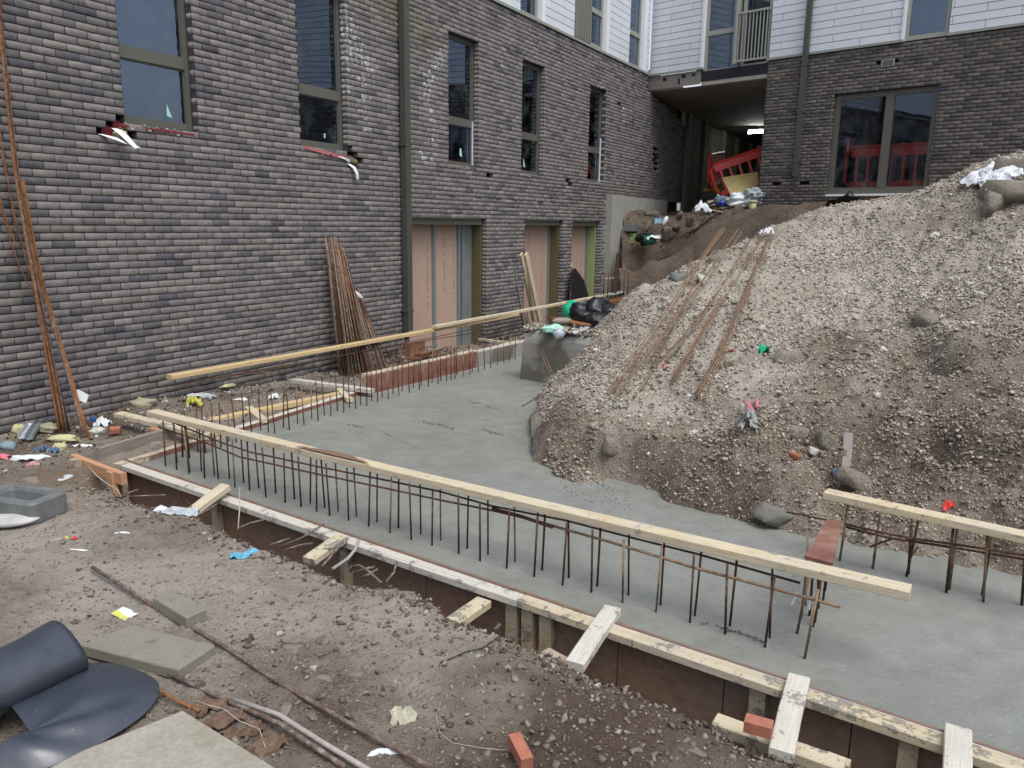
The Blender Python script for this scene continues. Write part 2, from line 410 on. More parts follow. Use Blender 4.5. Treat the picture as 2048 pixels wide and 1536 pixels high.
class MB:
    def __init__(s): s.v = []; s.f = []
    def box(s, o, ax, ay, az):
        """corner o, edge vectors"""
        b = len(s.v); o, ax, ay, az = map(np.asarray, (o, ax, ay, az))
        for k in range(8): s.v.append(o + ax * (k & 1) + ay * (k >> 1 & 1) + az * (k >> 2 & 1))
        q = [(0, 2, 3, 1), (4, 5, 7, 6), (0, 1, 5, 4), (2, 6, 7, 3), (0, 4, 6, 2), (1, 3, 7, 5)]
        if np.dot(np.cross(ax, ay), az) < 0: q = [f[::-1] for f in q]
        s.f += [tuple(b + i for i in f) for f in q]; return s
    def quad(s, a, b, c, d):
        n = len(s.v); s.v += [np.asarray(a), np.asarray(b), np.asarray(c), np.asarray(d)]; s.f.append((n, n + 1, n + 2, n + 3)); return s
    def tube(s, pts, r, n=7, cap=True):
        pts = [np.asarray(p, float) for p in pts]; b = len(s.v); m = len(pts)
        prev = None
        for i, p in enumerate(pts):
            t = pts[min(i + 1, m - 1)] - pts[max(i - 1, 0)]; t = t / (np.linalg.norm(t) + 1e-12)
            if prev is None:
                a = np.cross(t, [0, 0, 1.]); a = a if np.linalg.norm(a) > .1 else np.cross(t, [1., 0, 0])
            else: a = prev - t * (prev @ t)
            a = a / np.linalg.norm(a); prev = a; c = np.cross(t, a); rr = r[i] if hasattr(r, '__len__') else r
            for k in range(n):
                th = 2 * PI * k / n; s.v.append(p + rr * (math.cos(th) * a + math.sin(th) * c))
        for i in range(m - 1):
            for k in range(n):
                k2 = (k + 1) % n; s.f.append((b + i * n + k, b + (i + 1) * n + k, b + (i + 1) * n + k2, b + i * n + k2))
        if cap:
            s.f.append(tuple(b + k for k in range(n))); s.f.append(tuple(b + (m - 1) * n + k for k in range(n))[::-1])
        return s
    def build(s, name, mat, parent=None, smooth=False, mw=None, **kw):
        return link(name, mesh(name, s.v, s.f, mat, smooth), parent, mw=mw, **kw)

def frame_mat(p0, p1, upv=(0, 0, 1), roll=0.):
    p0, p1 = np.asarray(p0, float), np.asarray(p1, float)
    x = p1 - p0; L = np.linalg.norm(x); x = x / L
    u = np.asarray(upv, float); y = np.cross(u, x); y = y / np.linalg.norm(y); z = np.cross(x, y)
    if roll: y, z = y * math.cos(roll) + z * math.sin(roll), z * math.cos(roll) - y * math.sin(roll)
    m = Matrix.Identity(4)
    for i in range(3): m[i][0] = x[i]; m[i][1] = y[i]; m[i][2] = z[i]; m[i][3] = p0[i]
    return m, L
def beam_mesh(L, w, t, mat, seg=None, bend=0., seed=0, c=.004):
    """timber along +x from 0..L, width w in y, thickness t (top at z=0), chamfered arrises, slightly bowed"""
    seg = seg or max(2, int(L / .5)); V = []; Fc = []
    ring = [(-w / 2 + c, 0), (w / 2 - c, 0), (w / 2, -c), (w / 2, -t + c), (w / 2 - c, -t), (-w / 2 + c, -t), (-w / 2, -t + c), (-w / 2, -c)]
    rr = random.Random(seed)
    for i in range(seg + 1):
        x = L * i / seg; dz = bend * 4 * (i / seg) * (1 - i / seg) + rr.uniform(-.0015, .0015); dy = rr.uniform(-.002, .002)
        for y, z in ring: V.append((x, y + dy, z + dz))
    for i in range(seg):
        for k in range(8): Fc.append((i * 8 + k, (i + 1) * 8 + k, (i + 1) * 8 + (k + 1) % 8, i * 8 + (k + 1) % 8))
    Fc.append(tuple(range(8))); Fc.append(tuple(seg * 8 + k for k in range(8))[::-1])
    return mesh('timber', V, [f[::-1] for f in Fc], mat)
def timber(name, p0, p1, w, t, mat, label=None, cat='timber', parent=None, group=None, roll=0., bend=0., up=(0, 0, 1)):
    m, L = frame_mat(p0, p1, up, roll)
    if parent is not None: m = at(parent) @ m
    return link(name, beam_mesh(L, w, t, mat, bend=bend, seed=int(L * 1000)), parent, label, cat if parent is None else None, group, mw=m)
BARM = {}
def bar(name, p0, p1, r, mat, label=None, cat='steel bar', group=None, parent=None):
    key = (mat.name, round(r, 4))
    if key not in BARM:
        b = MB(); b.tube([(0, 0, 0), (1, 0, 0)], r, 7); BARM[key] = mesh('bar', b.v, b.f, mat, True)
    m, L = frame_mat(p0, p1, (0, 0, 1) if abs((np.asarray(p1) - np.asarray(p0))[2]) < .9 * np.linalg.norm(np.asarray(p1) - np.asarray(p0)) else (1, 0, 0))
    m = m @ Matrix.Diagonal((L, 1, 1, 1))
    if parent is not None: m = at(parent) @ m
    return link(name, BARM[key], parent, label, cat if parent is None else None, group, mw=m)
ICO = None
def ico(sub=1):
    import bmesh
    bm = bmesh.new(); bmesh.ops.create_icosphere(bm, subdivisions=sub, radius=1); bm.verts.ensure_lookup_table()
    v = np.array([x.co[:] for x in bm.verts]); f = np.array([[y.index for y in x.verts] for x in bm.faces]); bm.free(); return v, f
I1, I2, I3, I4 = ico(1), ico(2), ico(3), ico(4)
def blob_mesh(name, size, mat, seed=0, rough=.25, sub=2, smooth=False, flat=0., freq=1.5):
    v, f = {1: I1, 2: I2, 3: I3, 4: I4}[sub]; r = random.Random(seed); o = np.array([r.uniform(0, 50) for _ in range(3)])
    n = fbm(v[:, 0] * freq + o[0], v[:, 1] * freq + v[:, 2] * 1.7 * freq + o[1], 4, seed) + .6 * fbm(v[:, 2] * freq * 1.6 + o[2], v[:, 0] * freq * 1.3 - v[:, 1], 3, seed + 9)
    V = v * (1 + rough * n)[:, None] * np.array(size)[None] / 2
    return np_mesh(name, V, f, mat, smooth)
def rock_mesh(name, size, mat, seed=0, n=16, rough=.03):
    import bmesh
    r = random.Random(seed); bm = bmesh.new()
    for _ in range(n):
        v = Vector((r.gauss(0, 1), r.gauss(0, 1), r.gauss(0, 1))); v.normalize(); v = v * r.uniform(.8, 1.05)
        bm.verts.new((max(-.72, min(.72, v.x)) * 1.3, max(-.75, min(.75, v.y)) * 1.25, max(-.62, min(.55, v.z)) * 1.5))
    h = bmesh.ops.convex_hull(bm, input=bm.verts); bmesh.ops.delete(bm, geom=[g for g in h['geom_interior'] if isinstance(g, bmesh.types.BMVert)], context='VERTS')
    bmesh.ops.triangulate(bm, faces=bm.faces)
    bmesh.ops.subdivide_edges(bm, edges=bm.edges, cuts=2, use_grid_fill=True)
    bm.verts.ensure_lookup_table(); v = np.array([x.co[:] for x in bm.verts]); bmesh.ops.triangulate(bm, faces=bm.faces); f = np.array([[y.index for y in x.verts] for x in bm.faces]); bm.free()
    nn = fbm(v[:, 0] * 4 + seed, v[:, 1] * 4 + v[:, 2] * 3, 3, seed) ; V = v * (1 + (rough + .06) * nn)[:, None] * np.array(size)[None] / 2
    return np_mesh(name, V, f, mat)
def crumple_mesh(name, size, mat, seed=0, n=9):
    """torn, creased piece of film, paper or rag: a folded sheet with thickness"""
    r = random.Random(seed); V = []; Fc = []
    g = np.linspace(-.5, .5, n + 1)
    for i in range(n + 1):
        for j in range(n + 1):
            u, v = g[i], g[j]; e = 1 + .35 * vn(np.array([math.atan2(u, v) * 1.7 + seed]), np.array([seed * 1.]), seed)[0] - .2
            V.append((size[0] * u * e + r.uniform(-.5, .5) * size[0] / n * .7, size[1] * v * e + r.uniform(-.5, .5) * size[1] / n * .7, size[2] * (.5 * fbm(np.array([u * 4 + seed]), np.array([v * 4.]), 3, seed)[0] + .42 * r.random() + .3 - 1.2 * (u * u + v * v))))
    for i in range(n):
        for j in range(n): a = i * (n + 1) + j; Fc.append((a, a + n + 1, a + n + 2)); Fc.append((a, a + n + 2, a + 1))
    N = len(V); V += [(x, y, z - .004) for x, y, z in V]; Fc += [(a + N, c + N, b + N) for a, b, c in Fc]
    return mesh(name, V, Fc, mat)
def rotm(rx=0, ry=0, rz=0): return Matrix.Rotation(rz, 4, 'Z') @ Matrix.Rotation(ry, 4, 'Y') @ Matrix.Rotation(rx, 4, 'X')
def put(name, me, p, rot=(0, 0, 0), label=None, cat=None, group=None, parent=None):
    m = Matrix.Translation(Vector([float(x) for x in p])) @ rotm(*rot)
    if parent is not None: m = at(parent) @ m
    return link(name, me, parent, label, cat, group, mw=m)

# ------------------------------------------------------------------ building
building = thing('apartment_building', 'two wings of dark brick under white cladding boards meeting at a corner over a passage', 'building', W1(0, 0))
BINV = at(building)
def bpart(mb, name, mat, smooth=False, **kw): return mb.build(name, mat, building, smooth, mw=BINV, **kw)
def sub(mb, name, mat, parent, mw=None, **kw): return mb.build(name, mat, parent, mw=mw, **kw)

# openings (s0, s1, z0, z1)
WIN1 = [(5.26, 6.165, .97, 4.0), (7.765, 8.67, .97, 4.0), (11.16, 12.07, .95, 3.07), (13.64, 14.54, .95, 3.07), (16.73, 17.62, .95, 3.07)]
WIN1 = [(a, b, c, min(d, 3.07)) for a, b, c, d in WIN1]
GAR = [(10.02, 12.37, -2.6, .07), (13.84, 15.56, -2.6, .07), (16.0, 17.55, -2.6, .07)]
DOOR2 = (-7.23, -5.08, .75, 2.92)
HOLES1 = [(4.93, 5.28, .80, .88), (5.05, 5.28, .88, .96), (5.17, 5.28, .96, 1.03), (8.66, 8.95, .72, .86), (8.66, 8.92, .86, .95), (8.66, 8.8, .95, 1.03),
          (12.36, 12.5, .82, .9), (15.72, 15.86, .80, .88), (15.72, 15.8, .88, .96), (18.28, 18.46, 2.83, 2.9), (21.1, 21.4, 1.4, 1.95), (21.0, 21.3, 1.7, 2.05)]
def wall_bricks(W, nrm, s_lo, s_hi, z_lo, z_top, openings, holes, ph, zph, topfn=None, seed=1, skip=None):
    """returns list of bricks (s,z,len) and mortar quads"""
    r = random.Random(seed); out = []
    k0 = int(math.floor((z_lo - zph) / .075)); k1 = int(math.ceil((z_top - zph) / .075))
    for k in range(k0, k1):
        z0 = zph + k * .075; z1 = z0 + .075; zc = (z0 + z1) / 2
        if z1 > z_top + .02: continue
        iv = [(s_lo, s_hi)]
        for a, b, c, d in openings:
            if c < zc < d:
                n = []
                for u, v in iv:
                    if b <= u or a >= v: n.append((u, v)); continue
                    if a > u: n.append((u, a))
                    if b < v: n.append((b, v))
                iv = n
        off = ph + (0 if k % 2 else .1125)
        for u, v in iv:
            s = off + math.floor((u - off) / .225) * .225
            while s < v:
                a, b = max(s, u), min(s + .225, v); s += .225
                if b - a < .035: continue
                mid = (a + b) / 2
                if topfn and zc > topfn(mid): continue
                if any(h[0] < mid < h[1] and h[2] - .01 < zc < h[3] + .01 for h in holes): continue
                if skip and skip(mid, zc): continue
                out.append((a, b, z0))
    return out
def seg_d(p, a, b):
    v = (b[0] - a[0], b[1] - a[1]); t = max(0, min(1, ((p[0] - a[0]) * v[0] + (p[1] - a[1]) * v[1]) / (v[0] ** 2 + v[1] ** 2)))
    return math.hypot(p[0] - a[0] - t * v[0], p[1] - a[1] - t * v[1])
LIME = [((8.75, 2.75), (8.82, 2.3), .22), ((8.78, 2.5), (9.15, 2.2), .22), ((8.72, 2.2), (8.72, 1.75), .08), ((9.0, 2.0), (9.1, 1.75), .12), ((8.95, 1.7), (9.1, 1.3), .07),
        ((10.95, 2.65), (10.75, 2.4), .16), ((10.75, 2.4), (10.6, 2.1), .2), ((10.6, 2.1), (10.6, 1.95), .18), ((10.62, 1.95), (10.66, 1.4), .1), ((10.66, 1.4), (10.75, 1.1), .06), ((10.3, 1.06), (10.8, .98), .1),
        ((12.9, 3.6), (12.9, 1.4), .03), ((12.95, .6), (12.95, -1.6), .045), ((18.75, 2.9), (18.8, 2.2), .03), ((17.4, 3.15), (17.5, 2.95), .08), ((13.1, -.95), (13.35, -.9), .08), ((12.92, -1.3), (12.95, -1.4), .06)]
ALG = [((9.3, 3.25), (9.9, 3.05), .35), ((10.1, 3.0), (10.6, 2.85), .25), ((9.2, 3.3), (9.5, 3.1), .25)]
LIME = [(a, b, w * .62) for a, b, w in LIME]
def stain1(s, z):
    li = max([math.exp(-(seg_d((s, z), a, b) / w) ** 2) for a, b, w in LIME])
    al = max([math.exp(-(seg_d((s, z), a, b) / w) ** 2) for a, b, w in ALG])
    mud = max(0, min(1, (-1.62 - z) / .5)) * .9
    if s > 19.5: mud = max(mud, min(1, max(0, (1.5 - z) / 1.2)) * .7)
    if 16 < s < 20 and .05 < z < .95: mud = max(mud, .35)
    return (li, al, mud)
def stain2(s, z): return (0, 0, max(0, min(1, (.95 - z) / .4)) * .8)
PAL = [(.185, .166, .162), (.178, .162, .16), (.20, .180, .174), (.165, .152, .152), (.15, .14, .143), (.128, .121, .126), (.108, .105, .114), (.092, .092, .105), (.18, .162, .154), (.19, .172, .166)]
PAL = [tuple(x * 1.13 for x in c) for c in PAL]
PW = [16, 14, 12, 14, 12, 9, 6, 4, 10, 8]
PAL2 = [(.155, .138, .125), (.14, .127, .115), (.165, .148, .13), (.125, .115, .108), (.11, .1, .097), (.09, .083, .085), (.075, .07, .075), (.13, .11, .108)]
PW2 = [15, 14, 8, 14, 13, 8, 5, 6]
def brick_local(L, seed, chunky=True):
    """brick: x 0..L-.01, front face at y=+.012.. back y=-.09; local z 0..065"""
    r = random.Random(seed); j = lambda a: r.uniform(-a, a)
    x0, x1, z0, z1 = .004 + j(.002), L - .006 + j(.002), .004 + j(.0018), .069 + j(.0018)
    yf = .010 + j(.0035); c = .005
    back = [(x0, -.088, z0), (x1, -.088, z0), (x1, -.088, z1), (x0, -.088, z1)]
    mid = [(x0, yf - c, z0), (x1, yf - c, z0), (x1, yf - c, z1), (x0, yf - c, z1)]
    fr = [(x0 + c + j(.002), yf + j(.0025), z0 + c * .8 + j(.0015)), (x1 - c + j(.002), yf + j(.0025), z0 + c * .8 + j(.0015)), (x1 - c + j(.002), yf + j(.0025), z1 - c * .8 + j(.0015)), (x0 + c + j(.002), yf + j(.0025), z1 - c * .8 + j(.0015))]
    V = back + mid + fr
    Fc = [(8, 9, 10, 11)]
    for a in range(4):
        b = (a + 1) % 4; Fc.append((4 + a, 4 + b, 8 + b, 8 + a)); Fc.append((a, b, 4 + b, 4 + a))
    return V, Fc
BV = [np.array(brick_local(.225, i)[0]) for i in range(24)]
BF = np.array(brick_local(.225, 0)[1])
def build_wall(W, ddir, nrm, bricks, stainf, pal, pw, seed, nsep, keyf):
    """nsep nearest bricks become separate parts, the rest one joined part"""
    r = random.Random(seed)
    bricks = sorted(bricks, key=keyf)
    colr = [r.choices(pal, pw)[0] for _ in bricks]
    # a few clusters of darker bricks
    P0 = W(0, 0)
    def tocol(c, jit): return tuple(max(.01, x * jit) for x in c)
    # shared meshes for separate ones: white bcol attribute
    shared = {}
    def get_shared(L, i):
        k = (round(L, 2), i)
        if k not in shared:
            V, Fc = brick_local(L, 100 + i)
            me = np_mesh('brick', [np.array(v) for v in V], np.array(Fc), BRICK, attrs={'bcol': np.ones((len(V), 3)), 'stain': np.zeros((len(V), 3))})
            shared[k] = me
        return shared[k]
    for (a, b, z0), c in zip(bricks[:nsep], colr[:nsep]):
        me = get_shared(b - a, r.randrange(3))
        p = W(a, z0) - np.array(building.location)
        m = Matrix.Identity(4)
        for i in range(3): m[i][0] = ddir[i]; m[i][1] = nrm[i]; m[i][2] = UP[i]; m[i][3] = p[i]
        o = link('brick', me, building, mw=m); o.color = (*tocol(c, r.uniform(.88, 1.12)), 1)
    n = len(bricks) - nsep; V = np.zeros((n, 12, 3)); col = np.zeros((n, 12, 3)); st = np.zeros((n, 12, 3)); loc = np.array(building.location)
    for q, ((a, b, z0), c) in enumerate(zip(bricks[nsep:], colr[nsep:])):
        L = b - a; bv = BV[r.randrange(24)].copy(); big = bv[:, 0] > .11; bv[big, 0] += L - .225
        j = r.uniform(-.003, .003)
        V[q] = (W(a, z0) - loc)[None] + bv[:, :1] * ddir[None] + (bv[:, 1:2] + j) * nrm[None] + bv[:, 2:] * UP[None]
        col[q] = tocol(c, r.uniform(.88, 1.12)); st[q] = stainf((a + b) / 2, z0 + .037)
    Fq = (BF[None] + (np.arange(n) * 12)[:, None, None]).reshape(-1, 4)
    me = np_mesh('brick', V.reshape(-1, 3), Fq, BRICK, attrs={'bcol': col.reshape(-1, 3), 'stain': st.reshape(-1, 3)})
    link('brick', me, building, kind='stuff', label='remaining courses of dark grey brick')
    # mortar cells
    mb = MB()
    for a, b, z0 in bricks:
        mb.quad(W(a - .001, z0, -.001), W(b + .001, z0, -.001), W(b + .001, z0 + .075, -.001), W(a - .001, z0 + .075, -.001))
    return mb
def top1(s): return 3.83 if s < 20.3 else 3.5 - (s - 20.3) * .17
skipc = lambda s, z: 17.85 < s and z < .66
b1 = wall_bricks(W1, n1, 1.8, 23.6, -2.35, 3.84, WIN1 + GAR, HOLES1, 6.17, .07, top1, 3, skipc)
camd = lambda W: (lambda b: float(np.linalg.norm(W((b[0] + b[1]) / 2, b[2]))) if float((RC.T @ W(b[0], b[2]))[2]) > 0 and abs((RC.T @ W((b[0] + b[1]) / 2, b[2] + .04))[0] / (RC.T @ W((b[0] + b[1]) / 2, b[2]))[2]) < .67 and abs((RC.T @ W(b[0], b[2]))[1] / (RC.T @ W(b[0], b[2]))[2]) < .5 else 99.)
mo = build_wall(W1, d1, n1, b1, stain1, PAL, PW, 5, 297, camd(W1))
HOLES2 = [(-8.57, -8.36, 1.0, 1.06), (-7.9, -7.7, 1.0, 1.06), (-6.29, -6.02, 3.38, 3.53)]
b2 = wall_bricks(W2, n2, -8.87, -1.2, -.4, 3.84, [DOOR2], HOLES2, -8.87, .07, None, 8)
mo2 = build_wall(W2, d2, n2, b2, stain2, PAL2, PW2, 6, 0, camd(W2))
bpart(mo, 'mortar', MORTAR); bpart(mo2, 'mortar', MORTAR)
# inner leaf behind the bricks
def leaf(W, rects, off, mat, name):
    mb = MB()
    for a, b, c, d in rects: mb.quad(W(a, c, off), W(b, c, off), W(b, d, off), W(a, d, off))
    return bpart(mb, name, mat)
def around(lo, hi, z0, z1, ops):
    """rectangles covering lo..hi x z0..z1 minus openings"""
    xs = sorted({lo, hi, *[o[0] for o in ops], *[o[1] for o in ops]}); res = []
    for a, b in zip(xs, xs[1:]):
        m = (a + b) / 2; cuts = sorted([(max(o[2], z0), min(o[3], z1)) for o in ops if o[0] < m < o[1]]); z = z0
        for c, d in cuts:
            if c > z: res.append((a, b, z, c))
            z = d
        if z < z1: res.append((a, b, z, z1))
    return res
leaf(W1, around(1.8, 23.6, -2.6, 4.05, WIN1 + GAR), -.13, simple('inner_leaf', (.05, .035, .032), .9, .5, 14), 'inner_leaf')
leaf(W2, around(-8.87, -1.2, -.5, 4.05, [DOOR2]), -.13, simple('inner_leaf_dark', (.04, .032, .03), .9, .5, 14), 'inner_leaf')
# ends of the outer leaf at the passage corner
e = MB(); e.box(W2(-8.87, -.5, -.001), d2 * .005, -n2 * 2.2, UP * 4.3); bpart(e, 'return_wall', CONC_K)

def jamb_mortar(W, ops, d):
    mb = MB()
    for a, b, c, dd in ops:
        mb.quad(W(b + .006, c, 0), W(b + .006, c, -.13), W(b + .006, dd, -.13), W(b + .006, dd, 0))
        mb.quad(W(a - .006, c, 0), W(a - .006, dd, 0), W(a - .006, dd, -.13), W(a - .006, c, -.13))
        mb.quad(W(a, dd + .003, 0), W(b, dd + .003, 0), W(b, dd + .003, -.13), W(a, dd + .003, -.13))
        mb.quad(W(a, c - .006, 0), W(a, c - .006, -.13), W(b, c - .006, -.13), W(b, c - .006, 0))
    return mb
for g_ in WIN1 + GAR: bpart(jamb_mortar(W1, [g_], d1), 'reveal', MORTAR)
bpart(jamb_mortar(W2, [DOOR2], d2), 'reveal', MORTAR)

def window(W, dv, nv, a, b, z0, z1, splits, vsplits=(), off=-.10, fw=.055, fmat=FRAME, gmat=GLASS, stickers=(), room=True, name='window', backmat=INT, deep=.9):
    """frame mesh is the part; panes and stickers are its sub-parts"""
    mb = MB()
    def B(s0, s1, c, d, o0, o1): mb.box(W(s0, c, o0), dv * (s1 - s0), nv * (o1 - o0), UP * (d - c))
    B(a, a + fw, z0, z1, off - .06, off); B(b - fw, b, z0, z1, off - .06, off)
    B(a + fw, b - fw, z0, z0 + fw + .02, off - .06, off - .002); B(a + fw, b - fw, z1 - fw, z1, off - .06, off - .002)
    for c, d in splits: B(a + fw, b - fw, c, d, off - .06, off + .006)
    for c, d in vsplits: B(c, d, z0 + fw + .02, z1 - fw, off - .06, off + .004)
    # glazing beads
    fr = bpart(mb, name, fmat)
    zs = [z0 + fw + .02] + [x for cd in splits for x in cd] + [z1 - fw]
    xs = [a + fw] + [x for cd in vsplits for x in cd] + [b - fw]
    for i in range(0, len(zs), 2):
        for j in range(0, len(xs), 2):
            p = MB(); p.quad(W(xs[j], zs[i], off - .035), W(xs[j + 1], zs[i], off - .035), W(xs[j + 1], zs[i + 1], off - .035), W(xs[j], zs[i + 1], off - .035))
            sub(p, 'pane', gmat, fr)
            g = MB(); t_ = .014
            for (s0, s1, c, d) in ((xs[j], xs[j] + t_, zs[i], zs[i + 1]), (xs[j + 1] - t_, xs[j + 1], zs[i], zs[i + 1]), (xs[j] + t_, xs[j + 1] - t_, zs[i], zs[i] + t_), (xs[j] + t_, xs[j + 1] - t_, zs[i + 1] - t_, zs[i + 1])):
                g.box(W(s0, c, off - .034), dv * (s1 - s0), nv * .02, UP * (d - c))
            sub(g, 'bead', fmat, fr)
    for pts in stickers:
        s_ = MB(); n = len(s_.v); s_.v += [W(s, z, off - .030) for s, z in pts]; s_.f.append(tuple(range(len(pts)))); sub(s_, 'sticker', PALEG, fr)
    if room:
        r_ = MB(); o = W(a - .25, z0 - .1, off - .07); ax, ay, az = dv * (b - a + .5), -nv * deep, UP * (z1 - z0 + .2)
        c = [o, o + ax, o + ax + ay, o + ay]
        r_.quad(c[3], c[2], c[2] + az, c[3] + az); r_.quad(c[0], c[3], c[3] + az, c[0] + az); r_.quad(c[2], c[1], c[1] + az, c[2] + az)
        r_.quad(c[0], c[1], c[2], c[3]); r_.quad(c[0] + az, c[3] + az, c[2] + az, c[1] + az)
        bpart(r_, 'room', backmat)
    return fr
tri = lambda s, z, w=.07, h=.13: [(s, z), (s + w, z - .02), (s + .01, z + h)]
stick = [[tri(5.86, 1.12)], [[(7.82, 2.70), (7.86, 2.62), (7.89, 2.6), (7.89, 2.72)], [(8.33, 1.12), (8.36, 1.12), (8.36, 1.18), (8.33, 1.18)]],
         [[(11.68, 1.15), (11.76, 1.13), (11.74, 1.27), (11.69, 1.27)]], [[(13.71, 2.1), (13.77, 2.1), (13.77, 2.24), (13.71, 2.26)], tri(13.95, 1.12, .09, .16)], [tri(16.93, 1.13, .1, .18)]]
for (a, b, c, d), st_ in zip(WIN1, stick):
    window(W1, d1, n1, a, b, c, d, [(1.64, 1.76)], stickers=st_)
# torn reveals under the windows: wool, red membrane, mortar rubble, paper
for k, (s0, s1, zz) in enumerate([(5.2, 6.2, .93), (7.8, 8.75, .88), (11.2, 12.1, .93), (13.65, 14.5, .93), (16.75, 17.6, .93)]):
    V = []; Fq = []
    v, f = I1
    for i in range(70 if k < 2 else 40):
        p = W1(random.uniform(s0, s1), zz + random.uniform(-.03, .035), random.uniform(-.08, .03)); r = random.uniform(.006, .022)
        Fq.append(f + len(V) * 12); V.append(v * np.array([r * random.uniform(.7, 1.4), r, r * random.uniform(.4, 1)]) + p - np.array(building.location))
    n = len(V); cc = np.repeat(rng.choice([.12, .3, .42], n)[:, None], 12, 0).reshape(-1, 1) * np.array([[1, .93, .84]])
    link('broken_mortar', np_mesh('rubble', np.concatenate(V), np.concatenate(Fq), STONES, attrs={'bcol': cc}), building, kind='stuff')
m_ = MB(); m_.quad(W1(5.18, .93, .012), W1(6.1, .925, .014), W1(6.1, .945, .012), W1(5.18, .955, .012)); bpart(m_, 'membrane_strip', DREDB)
m_ = MB(); m_.quad(W1(7.8, .93, .02), W1(8.6, .84, .03), W1(8.6, .9, .012), W1(7.8, .965, .012)); bpart(m_, 'membrane_strip', simple('faded_membrane', (.35, .1, .1), .6, .2, 20))
for s, z, w, h in ((5.03, .80, .2, .12), (5.16, .9, .1, .09), (8.7, .82, .16, .1)):
    m_ = MB(); m_.box(W1(s, z, -.09), d1 * w, n1 * .03, UP * h); bpart(m_, 'membrane', DREDB)
def wool(name, s, z, sz, seed, W=W1): put(name, blob_mesh(name, sz, WOOL_L if seed % 2 else WOOL, seed, .5, 3), W(s, z, -.03), (0, 0, -A1), parent=building)
wool('wool_tuft', 5.2, .85, (.16, .12, .1), 3); wool('wool_tuft', 8.78, .82, (.2, .12, .1), 4); wool('wool_tuft', 8.66, .84, (.12, .1, .06), 5)
def strip_paper(pts, w, label, mat=PAPER):
    mb = MB(); pts = [np.asarray(p) for p in pts]; V = []
    for i, p in enumerate(pts):
        wd = d1 * w * (1 - .25 * i / len(pts)); V += [p - wd / 2, p + wd / 2 + UP * .015 * (i % 2)]
    mb.v = V + [v - n1 * .003 for v in V]; n = len(V)
    for i in range(len(pts) - 1):
        mb.f.append((2 * i, 2 * i + 2, 2 * i + 3, 2 * i + 1)); mb.f.append((n + 2 * i, n + 2 * i + 1, n + 2 * i + 3, n + 2 * i + 2))
    return bpart(mb, 'paper_strip', mat)
strip_paper([W1(4.97, .83, .01), W1(5.06, .79, .09), W1(5.16, .75, .14), W1(5.22, .73, .16)], .06, '')
strip_paper([W1(5.12, .9, .03), W1(5.16, .82, .12), W1(5.2, .74, .19), W1(5.24, .7, .2)], .08, '')
strip_paper([W1(8.66, .8, .0), W1(8.72, .74, .06), W1(8.76, .66, .08), W1(8.78, .58, .07)], .07, '')
strip_paper([W1(8.45, .88, .02), W1(8.56, .85, .04), W1(8.66, .82, .03)], .05, '')
# white sealant strips beside two windows
for s in (12.03, 17.6):
    m_ = MB(); m_.box(W1(s - .012, 1.0, -.098), d1 * .008, n1 * .03, UP * (.75 if s < 15 else 1.0)); bpart(m_, 'sealant_strip', WHITE)

# lower openings: boards, studs, wool, lintel
for k, (a, b, c, d) in enumerate(GAR):
    o = -.34; n = {0: 2, 1: 1, 2: 1}[k]; zb = -2.3; R0 = b - {0: .46, 1: .07, 2: .07}[k]
    w = (R0 - a) / n if k else None
    cuts = [a, 11.15 if k == 0 else R0] + ([R0] if k == 0 else [])
    for i in range(len(cuts) - 1):
        m_ = MB(); m_.box(W1(cuts[i] + .02, zb, o - .012), d1 * (cuts[i + 1] - cuts[i] - .03), n1 * .012, UP * (d - .1 - zb)); bd = bpart(m_, 'plasterboard', BOARD)
        # rows of faint factory print running down the board
        for off_, L0, seed in ((.45, .0, 3), (.85, .25, 8)):
            s0 = cuts[i] + (cuts[i + 1] - cuts[i]) * off_; z = d - .2 - L0; pr = MB(); rr = random.Random(seed + k * 7 + i)
            while z > d - 1.25 - L0:
                h = rr.choice([.03, .045, .06]); gap = rr.choice([.012, .012, .06])
                pr.box(W1(s0, z - h, o), d1 * .03, n1 * .001, UP * h * .35); pr.box(W1(s0, z - h, o), d1 * .010, n1 * .0012, UP * h * .9)
                z -= h + gap
            sub(pr, 'board_print', INK, bd)
    for s in ([cuts[1] - .035] if k == 0 else []) + [R0 - .02] + ([R0 + .1] if k == 0 else []):
        m_ = MB(); m_.box(W1(s, zb, o), d1 * .07, n1 * .045, UP * (d - .1 - zb)); bpart(m_, 'steel_stud', STEEL)
    if k == 0: m_ = MB(); m_.box(W1(R0 + .17, zb, o), d1 * .29, n1 * .04, UP * (d - zb - .06)); bpart(m_, 'concrete_jamb', m_conc('jamb_grey', (.16, .17, .165), (.24, .25, .24)))
    m_ = MB(); m_.box(W1(b - .035, zb, -.29), d1 * .038, n1 * .19, UP * (d - zb - .01)); bpart(m_, 'insulation', WOOL if k < 2 else FOAM)
    m_ = MB(); m_.box(W1(a - .02, d - .11, o), d1 * (b - a), n1 * .26, UP * .105); bpart(m_, 'lintel', simple('lintel_grey', (.13, .14, .11), .8, .3, 6))
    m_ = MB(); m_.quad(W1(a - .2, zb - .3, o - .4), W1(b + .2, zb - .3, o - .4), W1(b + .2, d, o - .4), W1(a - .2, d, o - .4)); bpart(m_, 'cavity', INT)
# wall pockets (weep slots) above the lintels
for s in (11.15, 12.0, 12.7, 13.3, 14.35, 14.9, 15.4, 15.85):
    m_ = MB(); m_.box(W1(s, .44, .0), d1 * .19, n1 * .0155, UP * .012); bpart(m_, 'weep_slot', DARKP)

